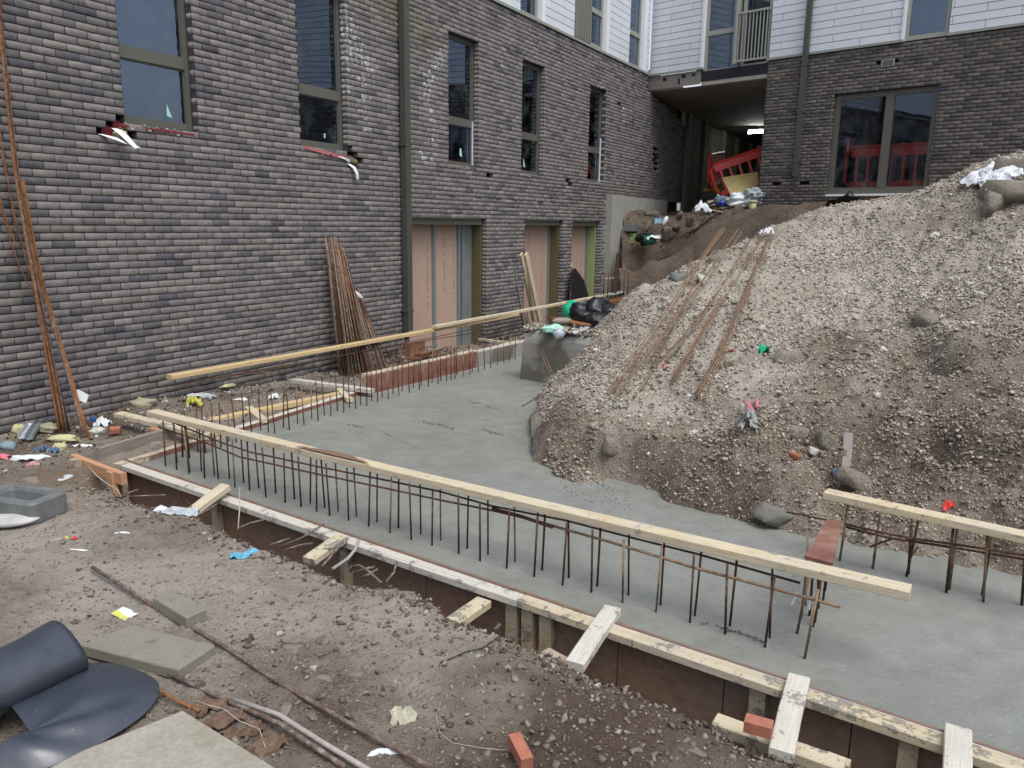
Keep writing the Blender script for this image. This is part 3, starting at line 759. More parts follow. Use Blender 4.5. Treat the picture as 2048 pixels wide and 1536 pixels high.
# trims and cladding
tm = MB(); tm.box(W1(1.8, 3.835, 0), d1 * 18.53, n1 * .045, UP * .05); bpart(tm, 'trim', TRIM)
tm = MB(); tm.box(W2(-12.21, 3.84, 0), d2 * 1.62, n2 * .045, UP * .05); bpart(tm, 'trim', TRIM)
tm = MB(); tm.box(W2(-8.89, 3.835, 0), d2 * 3.0, n2 * .045, UP * .05); bpart(tm, 'trim', TRIM)
tm = MB(); tm.box(W2(-5.05, 3.835, 0), d2 * 3.9, n2 * .045, UP * .05); bpart(tm, 'trim', TRIM)
def cladding(W, dv, nv, a, b, ph, z0=3.89, z1=6.4):
    bk = MB(); bk.quad(W(a, z0 - .04, -.03), W(b, z0 - .04, -.03), W(b, z1, -.03), W(a, z1, -.03)); bpart(bk, 'cladding_backing', DARKP)
    k = 0; z = z0; cache = {}
    while z < z1:
        s = ph + (.6 if k % 2 else 0) + math.floor((a - ph - 1.2) / 1.2) * 1.2
        while s < b:
            u, v = max(s, a), min(s + 1.2, b); s += 1.2
            if v - u < .03: continue
            key = round(v - u, 3)
            if key not in cache:
                m_ = MB(); m_.box((.005, -.02, .006), (key - .010, 0, 0), (0, .02 + .006, 0), (0, 0, .143)); cache[key] = mesh('cladding_board', m_.v, m_.f, CLAD)
            p = W(u, z) - np.array(building.location); m = Matrix.Identity(4)
            for i in range(3): m[i][0] = dv[i]; m[i][1] = nv[i]; m[i][2] = UP[i]; m[i][3] = p[i]
            link('cladding_board', cache[key], building, mw=m)
        z += .156; k += 1
for a, b in ((9.5, 13.52), (14.47, 15.83), (17.62, 18.92), (20.02, 20.30)): cladding(W1, d1, n1, a, b, .35)
for a, b in ((-12.18, -10.68), (-8.86, -5.94), (-5.04, -1.3)): cladding(W2, d2, n2, a, b, -6.79)
def jamb(W, dv, nv, s, w, z0=3.85, z1=6.4, mat=WHITE):
    m_ = MB(); m_.box(W(s, z0, -.06), dv * w, nv * .1, UP * (z1 - z0)); bpart(m_, 'white_jamb', mat)
for s, w in ((14.3, .16), (17.42, .19), (19.78, .23)): jamb(W1, d1, n1, s, w)
jamb(W2, d2, n2, -10.68, .07); jamb(W2, d2, n2, -5.94, .05)
kw = dict(off=-.05, fmat=FRAME_L, room=True)
window(W1, d1, n1, 13.53, 14.29, 3.87, 6.4, [], stickers=[[(13.95, 4.25), (14.03, 4.22), (13.96, 4.38)]], backmat=INT_L, **kw)
window(W1, d1, n1, 16.68, 17.41, 3.9, 6.4, [(4.62, 4.72)], backmat=INT_L, **kw)
window(W1, d1, n1, 18.93, 19.77, 3.88, 6.4, [(4.62, 4.72)], backmat=INT_L, **kw)
# louvred panel
lv = MB(); lv.box(W1(15.84, 3.9, -.02), d1 * .83, n1 * .02, UP * 2.5); lp = bpart(lv, 'louvre_panel', LOUV)
for i in range(9):
    m_ = MB(); m_.box(W1(15.86 + i * .09, 3.92, .0), d1 * .045, n1 * .03, UP * 2.46); sub(m_, 'rib', LOUV, lp)
# first-floor glazed doors and railing over the passage
window(W2, d2, n2, -10.61, -9.68, 3.72, 6.4, [(4.62, 4.72)], backmat=INT_L, fw=.07, **kw)
window(W2, d2, n2, -9.62, -8.88, 3.74, 6.4, [], backmat=INT_L, fw=.07, **kw)
rl = MB(); rl.box(W2(-9.72, 4.96, .03), d2 * .82, n2 * .05, UP * .045); rl.box(W2(-9.72, 3.88, .03), d2 * .82, n2 * .05, UP * .045); rp = bpart(rl, 'railing', FRAME_L)
for i in range(9):
    m_ = MB(); m_.box(W2(-9.66 + i * .088, 3.925, .045), d2 * .022, n2 * .022, UP * 1.035); sub(m_, 'baluster', FRAME_L, rp)
m_ = MB(); m_.box(W2(-9.74, 3.84, .0), d2 * .06, n2 * .1, UP * 1.6); sub(m_, 'post', FRAME_L, rp)
window(W2, d2, n2, -5.89, -5.06, 3.86, 6.4, [], backmat=INT_L, **kw)
# passage soffit edge, torn insulation strip, slab
m_ = MB(); m_.box(W2(-12.2, 3.5, -.02), d2 * 1.55, n2 * .02, UP * .33); ins = bpart(m_, 'perforated_strip', simple('strip_grey', (.22, .2, .18), .8, .25, 7))
for s, z, w, h in ((-11.75, 3.68, .1, .09), (-11.3, 3.56, .06, .14), (-11.2, 3.7, .12, .08), (-10.9, 3.71, .1, .07), (-11.9, 3.74, .05, .03)):
    q = MB(); q.box(W2(s, z, .0), d2 * w, n2 * .004, UP * h); sub(q, 'slot', DARKP, ins)
m_ = MB(); m_.box(W2(-10.65, 3.56, -.1), d2 * 1.77, n2 * .06, UP * .24); bpart(m_, 'slab_edge', simple('black_membrane', (.012, .012, .018), .6, .5, 8))
m_ = MB(); m_.box(W2(-10.65, 3.45, -.12), d2 * 1.77, n2 * .07, UP * .11); bpart(m_, 'slab_edge', m_conc('edge_pale', (.3, .28, .24), (.42, .4, .36), sc_=12))
inn = -n2
def pq(name, mat, *pts): m_ = MB(); m_.quad(*pts); return bpart(m_, name, mat)
pq('soffit', SOFFIT, W2(-13.4, 3.46, -.02), W2(-8.86, 3.46, -.02), W2(-8.86, 3.2, -6), W2(-15.0, 3.2, -6))
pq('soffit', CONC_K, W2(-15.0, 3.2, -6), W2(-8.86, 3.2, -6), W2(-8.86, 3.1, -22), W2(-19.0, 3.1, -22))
LW = [W1(23.6, 0), W1(40, 0)]
def passage_wall():
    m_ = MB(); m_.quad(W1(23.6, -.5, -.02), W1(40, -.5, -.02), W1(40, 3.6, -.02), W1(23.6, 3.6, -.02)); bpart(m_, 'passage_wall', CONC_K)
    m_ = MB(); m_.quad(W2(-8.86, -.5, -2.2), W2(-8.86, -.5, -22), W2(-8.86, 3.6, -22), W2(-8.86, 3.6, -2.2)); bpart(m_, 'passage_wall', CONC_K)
    # brick pilaster frames along the wall
    for s, w, t in ((23.6, .35, .12), (25.4, .2, .1), (27.4, .3, .14), (29.4, .2, .12), (31.5, .25, .14)):
        q = MB(); q.box(W1(s, .2, -.02), d1 * w, n1 * t, UP * 3.1); bpart(q, 'pilaster', m_conc('pilaster_concrete', (.11, .12, .09), (.17, .18, .13)))
    blk = simple('block_olive', (.1, .105, .06), .9, .3, 5)
    for i in range(5):
        for j in range(3):
            q = MB(); q.box(W1(27.75 + i * .42, .95 + j * .22, -.02), d1 * .41, n1 * .05, UP * .21); bpart(q, 'block', blk)
passage_wall()
# far end of the passage: lit lobby wall, blue door, tube light
pq('lobby_wall', simple('lobby_paint', (.3, .31, .28), .8, .1, 3), D(1440, 470, 31), D(1620, 470, 31), D(1620, 215, 31), D(1440, 215, 31))
lb = MB(); P = [D(1487, 318, 30.6), D(1519, 318, 30.6), D(1521, 286, 30.6), D(1489, 283, 30.6)]; lb.quad(*P); bpart(lb, 'blue_door', simple('blue_door', (.3, .5, .62), .4, .1, 3))
lb = MB(); P = [D(1493, 308, 30.5), D(1512, 308, 30.5), D(1513, 290, 30.5), D(1494, 289, 30.5)]; lb.quad(*P); bpart(lb, 'door_glass', INT)
t0, t1 = D(1497, 265, 25), D(1540, 262.5, 25)
lampb = thing('tube_light', 'lit fluorescent tube on the ceiling deep inside the dark passage', 'light', t0)
mb = MB(); mb.box(t0 + UP * .03, t1 - t0, np.array([0, .12, 0]), UP * .06); mb.build('housing', WHITE, lampb, mw=at(lampb))
mb = MB(); mb.tube([t0, t1], .035, 8); mb.build('tube', TUBE, lampb, True, mw=at(lampb))

# retaining wall and column under the left wing
m_ = MB(); m_.box(W1(17.86, -3.0, -.1), d1 * .72, n1 * .26, UP * 3.72); bpart(m_, 'concrete_column', CONC)
m_ = MB(); m_.box(W1(17.62, -3.0, -.1), d1 * .24, n1 * .1, UP * 3.6); bpart(m_, 'concrete_upstand', CONC_D)
m_ = MB(); m_.box(W1(18.58, -3.0, -.1), d1 * 3.6, n1 * .16, UP * 3.70); bpart(m_, 'retaining_wall', CONC)

# pipes
def downpipe(W, dv, nv, s, w, zb, zt, name='downpipe'):
    m_ = MB(); m_.box(W(s, zb, .05), dv * w, nv * .1, UP * (zt - zb)); p = bpart(m_, name, PIPEM)
    for z in (zb + .3, (zb + min(zt, 4)) / 2, 3.6):
        q = MB(); q.box(W(s - .02, z, .014), dv * (w + .04), nv * .142, UP * .03); sub(q, 'bracket', PIPEM, p)
    q = MB(); q.box(W(s + w * .35, zb - .09, .07), dv * .06, nv * .06, UP * .09); sub(q, 'outlet', WHITE if W is W1 else PIPEM, p)
downpipe(W1, d1, n1, 9.80, .13, -1.72, 6.4)
downpipe(W2, d2, n2, -7.99, .11, 1.17, 6.4)
# sliding door of the right wing
window(W2, d2, n2, *DOOR2, [], [(-6.14, -5.98)], off=-.09, fw=.11, gmat=DGLASS, name='sliding_door', deep=3.4)
m_ = MB(); m_.box(W2(-7.22, .70, -.1), d2 * 2.1, n2 * .125, UP * .045); bpart(m_, 'door_sill', WHITE)
m_ = MB(); m_.box(W2(-5.10, 1.62, -.08), d2 * .05, n2 * .03, UP * .1); bpart(m_, 'door_handle', WHITE)
m_ = MB(); m_.box(W2(-6.29, 3.385, -.01), d2 * .27, n2 * .03, UP * .145); vt = bpart(m_, 'vent_brick', TRIM)
q = MB(); q.box(W2(-6.26, 3.405, .02), d2 * .21, n2 * .003, UP * .105); sub(q, 'grille', INT, vt)
for i in range(6):
    q = MB(); q.box(W2(-6.25 + i * .034, 3.41, .022), d2 * .008, n2 * .006, UP * .095); sub(q, 'bar', TRIM, vt)
m_ = MB(); m_.box(W2(-7.1, 1.6, -.5), d2 * .25, n2 * .01, UP * .42); pnl = bpart(m_, 'wall_sign', simple('sign_grey', (.1, .11, .12), .6, .1, 5))
q = MB(); q.box(W2(-7.07, 1.68, -.488), d2 * .15, n2 * .004, UP * .33); sub(q, 'red_field', REDP, pnl)
q = MB(); q.box(W2(-7.02, 1.72, -.483), d2 * .03, n2 * .003, UP * .25); sub(q, 'white_mark', WHITE, pnl)

# the wing of the yard behind the camera, seen only in the panes
far = thing('opposite_building', 'brick and white clad block across the yard that shows only as reflection in the panes', 'building', (6, -16, -2))
A = np.array([-9., -9.5, -2.6]); B_ = np.array([17., -14., -2.6]); dv = (B_ - A); LN = np.linalg.norm(dv); dv = dv / LN; nvv = np.array([-dv[1], dv[0], 0])
def m_far(name, c, j, pitch, lw):
    t = NT(name); sx = t.n('SeparateXYZ'); t.l(t.pos(), sx.inputs[0])
    z = t.math('FRACT', t.math('DIVIDE', sx.outputs[2], pitch)); f = t.ramp(z, [(lw, 1.), (lw + .02, 0.)])
    t.col(t.mix(f, c, j)).rough(.8, .2); return t.m
mb = MB(); mb.box(A, dv * LN, -nvv * 6, UP * 4.6); mb.build('brick_storey', m_far('far_brick', (.13, .12, .115), (.04, .04, .04), .075, .15), far, mw=at(far))
mb = MB(); mb.box(A + UP * 4.6, dv * LN, -nvv * 6, UP * 3.2); mb.build('clad_storey', m_far('far_cladding', (.66, .69, .74), (.1, .1, .1), .156, .05), far, mw=at(far))
mb = MB()
for k in range(6): mb.box(A + dv * (3 + k * 4) + UP * 5.2 + nvv * .01, dv * 1.3, nvv * .02, UP * 1.9)
mb.build('window', INT, far, mw=at(far))

# ------------------------------------------------------------------ terrain
def grid_mesh(name, x0, x1, y0, y1, st, zf, mat, keep=None, pf=None, smooth=True):
    xs = np.arange(x0, x1 + st / 2, st); ys = np.arange(y0, y1 + st / 2, st)
    X, Y = np.meshgrid(xs, ys); Z = zf(X, Y); nx, ny = len(xs), len(ys)
    I = np.arange(nx * ny).reshape(ny, nx)
    Fq = np.stack([I[:-1, :-1], I[:-1, 1:], I[1:, 1:], I[1:, :-1]], -1).reshape(-1, 4)
    if keep is not None:
        cxm = (X[:-1, :-1] + st / 2).ravel(); cym = (Y[:-1, :-1] + st / 2).ravel(); Fq = Fq[keep(cxm, cym)]
    V = np.stack([X.ravel(), Y.ravel(), Z.ravel()], 1)
    used = np.unique(Fq); mp = np.full(len(V), -1); mp[used] = np.arange(len(used))
    at_ = None
    if pf is not None: q = pf(V[used][:, 0], V[used][:, 1]); at_ = {'patch': np.stack([q, q, q], 1) if q.ndim == 1 else q}
    return np_mesh(name, V[used], mp[Fq], mat, smooth, at_)

ZT = SLAB + .045        # top of the shutter rails
FA, FB = G(215, 921, ZT), G(2100, 1566, ZT)        # outer top edge of the front shutter
fd = (FB - FA); FL = np.linalg.norm(fd); fd = fd / FL; fn = np.array([-fd[1], fd[0], 0.])      # fn: towards the slab
if fn[1] < 0: fn = -fn
K0, K1 = G(262, 924, ZT), G(735, 778, ZT)           # inner edge of the back shutter
kd = K1 - K0; kd = kd / np.linalg.norm(kd); kn = np.array([-kd[1], kd[0], 0.])
if kn[0] > 0: kn = -kn                              # towards the wall
K2a, K2b = G(735, 790, SLAB), G(1040, 713, SLAB)
kd2 = K2b - K2a; kd2 = kd2 / np.linalg.norm(kd2); kn2 = np.array([-kd2[1], kd2[0], 0.])
if kn2[0] > 0: kn2 = -kn2
corner = FA + fn * .1
slab_poly = [FA + fn * .07 - fd * .0, FB + fd * 3 + fn * .07, FB + fd * 3 + fn * 9, K2b + kd2 * 8, K2b + kn2 * .04, K2a + kn2 * .04, K1 + kn * .06, K0 + kn * .06]
def slabz(X, Y): return SLAB + .006 * fbm(X * 1.3, Y * 1.3, 3, 5) + .005 * fbm(X * 6, Y * 6, 3, 11)
sp_arr = [(p[0], p[1]) for p in slab_poly]
link('wet_concrete_slab', grid_mesh('slab', -6, 9, .5, 20, .05, slabz, WET, lambda x, y: inpoly(x, y, sp_arr)), kind='structure', label='freshly poured grey concrete slab')

# trodden ground with the shutter trench
edge_px = [(150, 985), (215, 1000), (250, 1012), (330, 1036), (400, 1050), (480, 1085), (560, 1108), (640, 1150), (720, 1172), (830, 1196), (900, 1238), (1000, 1268), (1080, 1300), (1150, 1334), (1210, 1352), (1340, 1402), (1440, 1450), (1560, 1500), (1650, 1540), (1800, 1600), (2200, 1760)]
edge = [G(x, y, GZ) for x, y in edge_px]
pit = [tuple(p[:2]) for p in edge] + [tuple((FB + fd * 4)[:2]), tuple((FB + fd * 4 + fn * 10)[:2]), tuple((K2b + kd2 * 9)[:2]), tuple((K2b + kn2 * .1)[:2]), tuple((K2a + kn2 * .1)[:2]), tuple((K1 + kn * .12)[:2]), tuple((K0 + kn * .12)[:2]), tuple((K0 - kd * .2 + kn * .1)[:2])]
gp = [(*G(500, 1300, -2.03)[:2], -2.03), (*G(100, 1200, -2.05)[:2], -2.05), (*G(1200, 1500, -2.07)[:2], -2.07), (*G(900, 1200, -2.06)[:2], -2.06), (*W1(3.7, 0)[:2], -2.05), (*W1(5.3, 0)[:2], -2.02), (*W1(7.5, 0)[:2], -2.1),
      (*W1(9.8, 0)[:2], -2.16), (*W1(12.3, 0, .3)[:2], -2.28), (*W1(15, 0, .3)[:2], -2.2), (*W1(17.6, 0, .3)[:2], -2.1), (*W1(6.5, 0, .9)[:2], -2.13), (*G(700, 780, -2.13)[:2] + kn[:2] * .3, -2.12), (0, 0, -2.0), (-5, 0, -2.0), (4, 0, -2.1), (-8, 6, -2.0),
      (*G(60, 930, -2.03)[:2], -2.04), (*G(100, 980, -1.98)[:2], -1.99), (*W1(11, 0, .9)[:2], -2.12)]
gf = rbf_fit(gp, .02)
def ground_base(X, Y): return gf(X, Y)
def ground_z(X, Y):
    jx = .06 * fbm(X * 4, Y * 4, 3, 21); jy = .06 * fbm(X * 4 + 9, Y * 4, 3, 25)
    ins = inpoly(X + jx, Y + jy, pit); d = dseg(X + jx, Y + jy, pit)
    near_wall = sstep(1.6, .3, -(X * n1[0] + Y * n1[1] + 7.759) * -1)
    z = ground_base(X, Y) + .035 * fbm(X * 1.1, Y * 1.1, 3, 2) + .03 * fbm(X * 4.5, Y * 4.5, 4, 6) + .022 * fbm(X * 14, Y * 14, 3, 9) + .03 * near_wall * fbm(X * 7, Y * 7, 3, 31)
    z = z - .0 * d
    return np.where(ins, z - .5 * sstep(0, .16, d), z)
def blobf(X, Y, L_):
    v = 0
    for a, b, w, k in L_: p = G(a, b, GZ); v = v + k * np.exp(-((X - p[0]) ** 2 + (Y - p[1]) ** 2) / w ** 2)
    return np.clip(v, 0, 1)
def ground_patch(X, Y):
    j = .35 * fbm(X * 3, Y * 3, 3, 15)
    pale = .5 + .45 * fbm(X * 1.1, Y * 1.1, 4, 12) + .6 * blobf(X + j, Y + j, [(330, 1150, .5, 1), (560, 1180, .5, .9), (760, 1240, .35, .7), (450, 1250, .35, .6), (900, 1420, .35, .5), (100, 1040, .3, .4)]) - .45 * blobf(X + j, Y, [(60, 890, .5, 1), (200, 860, .6, 1), (650, 1420, .3, .6), (1150, 1450, .45, .9), (950, 1530, .3, .7), (400, 1060, .25, .5)])
    och = blobf(X + j, Y + j, [(110, 965, .22, 1), (220, 985, .2, .8), (60, 990, .2, .5)]); red = blobf(X + j, Y + j, [(1130, 1400, .35, .9), (1300, 1500, .4, .9), (1000, 1330, .2, .5), (250, 1060, .25, .4)])
    return np.stack([np.clip(pale, 0, 1), och, red], 1)
gr_keep = lambda x, y: ~inpoly(x, y, [tuple((np.array(p) + 0)[:2]) for p in [FA + fn * .5 + fd * .5, FB + fn * .5, FB + fn * 6, K2b + kd2 * 3 - kn2 * 1, K2b - kn2 * .5, K2a - kn2 * .5, K0 - kn * .5]])
link('ground', grid_mesh('ground', -9, 5.2, .6, 16, .035, ground_z, GROUNDM, gr_keep, ground_patch), kind='structure', label='trodden brown earth of the yard')
mb = MB(); mb.quad((-150, -150, -3.4), (150, -150, -3.4), (150, 150, -3.4), (-150, 150, -3.4)); mb.build('terrain', BANKM, kind='structure', label='surrounding earth')

# gravel heap
hp = []
def h_(px, py, zc): p = D(px, py, zc); hp.append((p[0], p[1], p[2]))
def hb(px, py, z=SLAB - .02): p = G(px, py, z); hp.append((p[0], p[1], p[2])); return p
base_px = [(1096, 768), (1068, 815), (1052, 895), (1130, 948), (1240, 982), (1340, 1006), (1440, 1034), (1520, 1056), (1590, 1074), (1690, 1070), (1740, 1085), (1800, 1112), (1900, 1124), (1980, 1135), (2048, 1150), (2300, 1205)]
bp = [hb(*p) for p in base_px]
cen = D(1750, 800, 7.0)
for p in bp:        # the skirt dives under the slab
    v = p - cen; v[2] = 0; v = v / np.linalg.norm(v); q = p + v * .35; hp.append((q[0], q[1], SLAB - .4)); q = p + v * 1.2; hp.append((q[0], q[1], SLAB - .9))
h_(1110, 830, 7.1); h_(1130, 900, 6.65); h_(1135, 790, 7.6); h_(1160, 850, 6.95)
h_(1240, 905, 6.5); h_(1240, 860, 6.75); h_(1240, 760, 7.7); h_(1240, 690, 8.9); h_(1240, 612, 10.5); h_(1142, 733, 9.55); h_(1190, 712, 9.25); h_(1120, 755, 9.4); h_(1215, 640, 10.9)
h_(1340, 930, 6.2); h_(1340, 850, 6.8); h_(1340, 740, 7.9); h_(1340, 640, 9.2); h_(1340, 550, 10.9)
h_(1440, 950, 5.9); h_(1440, 860, 6.6); h_(1440, 760, 7.6); h_(1440, 640, 9.0); h_(1440, 506, 11.3)
h_(1540, 980, 5.6); h_(1540, 460, 12.0)
h_(1640, 1010, 5.4); h_(1640, 900, 6.0); h_(1640, 800, 6.8); h_(1640, 700, 7.9); h_(1640, 600, 9.2); h_(1640, 500, 11.); h_(1640, 427, 12.8)
h_(1740, 1020, 5.25); h_(1740, 404, 12.8)
h_(1840, 1030, 5.1); h_(1840, 960, 5.45); h_(1840, 880, 5.9); h_(1840, 760, 6.7); h_(1840, 620, 8.2); h_(1840, 500, 10.); h_(1840, 386, 12.)
h_(1940, 345, 10.8); h_(1940, 1060, 4.95)
h_(2040, 1060, 4.85); h_(2040, 950, 5.15); h_(2040, 800, 6.0); h_(2040, 640, 7.2); h_(2040, 480, 8.8); h_(2040, 380, 9.8); h_(2040, 318, 10.6)
h_(2300, 950, 4.9); h_(2300, 700, 6.1); h_(2300, 450, 8.2); h_(2300, 250, 10.)
for px, py, zc, dz in ((1240, 612, 12.2, -.8), (1340, 550, 12.6, -.9), (1440, 506, 13., -.9), (1540, 460, 13.6, -.6), (1640, 427, 14.3, -.35), (1740, 404, 14.3, -.25), (1840, 386, 13.6, -.3), (1940, 345, 12.6, -.4), (2040, 318, 12.5, -.5), (2300, 260, 12, -.7)):
    p = D(px, py, zc); hp.append((p[0], p[1], p[2] + dz))
hf = rbf_fit(hp, .01)
scarps = [[D(1560, 870, 6.3), D(1640, 850, 6.4), D(1730, 842, 6.4)], [D(1740, 740, 7.1), D(1840, 690, 7.4), D(1870, 760, 6.8)], [D(1860, 880, 5.9), D(1930, 950, 5.5), D(2060, 968, 5.15), D(2250, 990, 4.9)], [D(1540, 940, 5.9), D(1600, 900, 6.1), D(1680, 930, 5.8)], [D(1150, 880, 6.8), D(1230, 905, 6.45), D(1300, 930, 6.2)]]
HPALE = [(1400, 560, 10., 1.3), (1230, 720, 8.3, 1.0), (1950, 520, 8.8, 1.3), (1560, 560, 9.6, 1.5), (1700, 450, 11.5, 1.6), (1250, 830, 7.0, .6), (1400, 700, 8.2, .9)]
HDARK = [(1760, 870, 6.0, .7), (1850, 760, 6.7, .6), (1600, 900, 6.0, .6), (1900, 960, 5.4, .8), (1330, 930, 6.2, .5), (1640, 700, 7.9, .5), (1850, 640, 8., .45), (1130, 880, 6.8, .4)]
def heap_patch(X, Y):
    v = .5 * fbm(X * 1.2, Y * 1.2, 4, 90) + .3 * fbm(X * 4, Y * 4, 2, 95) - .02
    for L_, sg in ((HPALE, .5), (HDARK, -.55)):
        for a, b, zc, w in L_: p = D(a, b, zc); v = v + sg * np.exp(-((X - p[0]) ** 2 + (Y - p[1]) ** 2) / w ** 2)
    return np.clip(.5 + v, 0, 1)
def heap_z(X, Y):
    z = hf(X, Y)
    z = z + .09 * fbm(X * .9, Y * .9, 3, 41) + .075 * fbm(X * 3.1, Y * 3.1, 3, 44) + .045 * fbm(X * 8, Y * 8, 3, 47) + .022 * fbm(X * 22, Y * 22, 2, 50)
    r = 1 - np.abs(fbm(X * 2.0, Y * 2.0, 3, 60)); z = z - .05 * np.clip(r - .82, 0, 1) / .18
    q = fbm(X * 1.5 + 3, Y * 1.5, 3, 130); z = z + .12 * (np.floor(q * 3.2) / 3.2 - q) * sstep(.2, .9, 1 - heap_patch(X, Y) * .6)
    rg_ = 1 - np.abs(fbm(X * 5, Y * 5, 3, 140)) * 2; z = z + .03 * np.clip(rg_, -1, 1) * (fbm(X * 1.4, Y * 1.4, 2, 145) > -.1)
    for s in scarps:
        dd = dseg(X + .06 * fbm(X * 5, Y * 5, 2, 70), Y, [tuple(p[:2]) for p in s], False); z = z - .2 * np.exp(-(dd / .1) ** 2) + .06 * np.exp(-((dd - .25) / .12) ** 2)
    return z
hx0, hx1, hy0, hy1 = 0.2, 10.8, 3.6, 17.5
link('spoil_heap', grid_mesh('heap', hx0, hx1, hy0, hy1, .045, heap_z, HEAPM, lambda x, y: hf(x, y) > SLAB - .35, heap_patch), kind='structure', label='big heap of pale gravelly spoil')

# brown cut bank and upper terrace
kp = []
def k_(px, py, zc): p = D(px, py, zc); kp.append((p[0], p[1], p[2]))
for a in ((1240, 565, 18.3), (1240, 500, 18.8), (1245, 485, 19.3), (1300, 520, 18.2), (1300, 470, 19.6), (1335, 438, 21.0), (1400, 425, 20.5), (1400, 470, 18.2), (1400, 520, 16.8), (1460, 418, 19.0), (1500, 416, 18.9), (1560, 420, 18.2), (1560, 445, 16.6), (1500, 450, 17.2), (1500, 490, 15.6), (1350, 560, 16.6), (1620, 414, 18.0), (1700, 410, 17.2), (1640, 430, 15.5), (1760, 408, 16.6), (1900, 404, 15.6), (2040, 404, 15.0)): k_(*a)
for s, z in ((24, .45), (30, .45), (38, .45)): p = W1(s, z, .5); kp.append(tuple(p)); p = W1(s, z, 3.5); kp.append(tuple(p))
kp += [(*W1(17.2, 0, 1.5)[:2], -2.1), (*W1(16.5, 0, 4)[:2], -2.2), (*W1(18.2, 0, .8)[:2], -1.75), (*W2(-6, 0, .3)[:2], .58), (*W2(-3, 0, .3)[:2], .62), (*W2(-8.8, 0, .3)[:2], .5), (*W2(0, 0, .3)[:2], .6)]
kf = rbf_fit(kp, .02)
def bank_z(X, Y): return np.minimum(kf(X, Y), .42 + .03 * (X * d2[0] + Y * d2[1] + 9).clip(0, 6)) + .09 * fbm(X * 1.3, Y * 1.3, 4, 81) + .05 * fbm(X * 5, Y * 5, 3, 84) + .02 * fbm(X * 17, Y * 17, 2, 86)
def bank_keep(x, y):
    dw = x * n1[0] + y * n1[1] + 7.759; s = x * d1[0] + y * d1[1]
    re_ = ray(1241, 540)
    return (dw > -.05) & (x * re_[1] - y * re_[0] > 0) & (s > 16.5) & (y > 13.6 + .0 * x) & ((x < 3.2) | (x * n2[0] + y * n2[1] + 18.243 < 3.2)) & ((x * n2[0] + y * n2[1] + 18.243 > -.3) | (x * d2[0] + y * d2[1] < -8.7))
link('earth_bank', grid_mesh('bank', 0, 19, 11, 40, .09, bank_z, BANKM, bank_keep), kind='structure', label='dark brown cut bank rising to the upper terrace')

# ------------------------------------------------------------------ loose stones
def scatter(name, P, size, cols, label, flatz=.7, mesh_lvl=1):
    n = len(P)
    v = np.array([(x_, y_, z_) for z_ in (-1, 1) for y_ in (-1, 1) for x_ in (-1, 1)]) * .62
    f = np.array([(0, 2, 1), (1, 2, 3), (4, 5, 6), (5, 7, 6), (0, 1, 4), (1, 5, 4), (2, 6, 3), (3, 6, 7), (0, 4, 2), (2, 4, 6), (1, 3, 5), (3, 7, 5)]); k = 8
    var = [v * np.random.default_rng(i).uniform(.45, 1.35, (k, 3)) + np.random.default_rng(i + 50).uniform(-.22, .22, (k, 3)) for i in range(24)]
    B0 = np.array(var)[rng.integers(0, 24, n)]
    sc3 = size[:, None] * np.stack([rng.uniform(.7, 1.35, n), rng.uniform(.6, 1.1, n), rng.uniform(.45, .9, n) * flatz / .7], 1)
    B0 = B0 * sc3[:, None, :]
    a = rng.uniform(0, 2 * PI, n); b = rng.uniform(-.9, .9, n)
    ca, sa, cb, sb = np.cos(a), np.sin(a), np.cos(b), np.sin(b)
    x = B0[..., 0] * cb[:, None] + B0[..., 2] * sb[:, None]; z = -B0[..., 0] * sb[:, None] + B0[..., 2] * cb[:, None]; y = B0[..., 1]
    V = np.stack([x * ca[:, None] - y * sa[:, None], x * sa[:, None] + y * ca[:, None], z], -1) + P[:, None, :]
    Fq = (f[None] + (np.arange(n) * k)[:, None, None]).reshape(-1, 3)
    cc = np.repeat(cols, k, 0)
    return link(name, np_mesh(name, V.reshape(-1, 3), Fq, STONES, attrs={'bcol': cc}), kind='stuff', label=label)
def pick(n, pal, w):
    w = np.array(w, float); i = rng.choice(len(pal), n, p=w / w.sum()); c = np.array(pal)[i]; return c * rng.uniform(.8, 1.18, (n, 1))
# on the heap, denser near the camera
n = 120000
x = rng.uniform(hx0 + .1, hx1 - .2, n * 3); y = rng.uniform(hy0 + .1, hy1 - .2, n * 3)
clmp = fbm(x * 2.2, y * 2.2, 3, 301)
dist = np.hypot(x, y); bz = hf(x, y)
camc = np.stack([x, y, bz], 1) @ RC; u = camc[:, 0] / camc[:, 2]
ok = (bz > SLAB - .02) & (rng.uniform(0, 1, len(x)) < np.clip((8.5 / dist) ** 1.5, 0, 1) * np.clip(.72 + 1.3 * clmp, .18, 1)) & (np.abs(u) < .75)
x, y = x[ok][:n], y[ok][:n]; z = heap_z(x, y)
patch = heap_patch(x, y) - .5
size = .0065 + .012 * rng.uniform(0, 1, len(x)) ** 2.6 + .005 * np.clip(np.hypot(x, y) / 9, 0, 1.3)
big = rng.uniform(0, 1, len(x)) < .012; size[big] *= rng.uniform(1.5, 2.5, big.sum())
pale = pick(len(x), [(.47, .43, .36), (.38, .34, .28), (.56, .53, .47), (.30, .255, .205), (.22, .18, .15), (.3, .31, .31), (.34, .17, .12)], [28, 24, 16, 14, 9, 6, 1])
dark = pick(len(x), [(.36, .315, .26), (.24, .2, .16), (.16, .125, .098), (.47, .43, .36), (.3, .25, .2)], [26, 24, 14, 18, 18])
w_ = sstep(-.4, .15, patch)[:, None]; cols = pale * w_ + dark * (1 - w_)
scatter('gravel', np.stack([x, y, z + size * .15], 1), size, cols, 'loose pale gravel covering the heap')
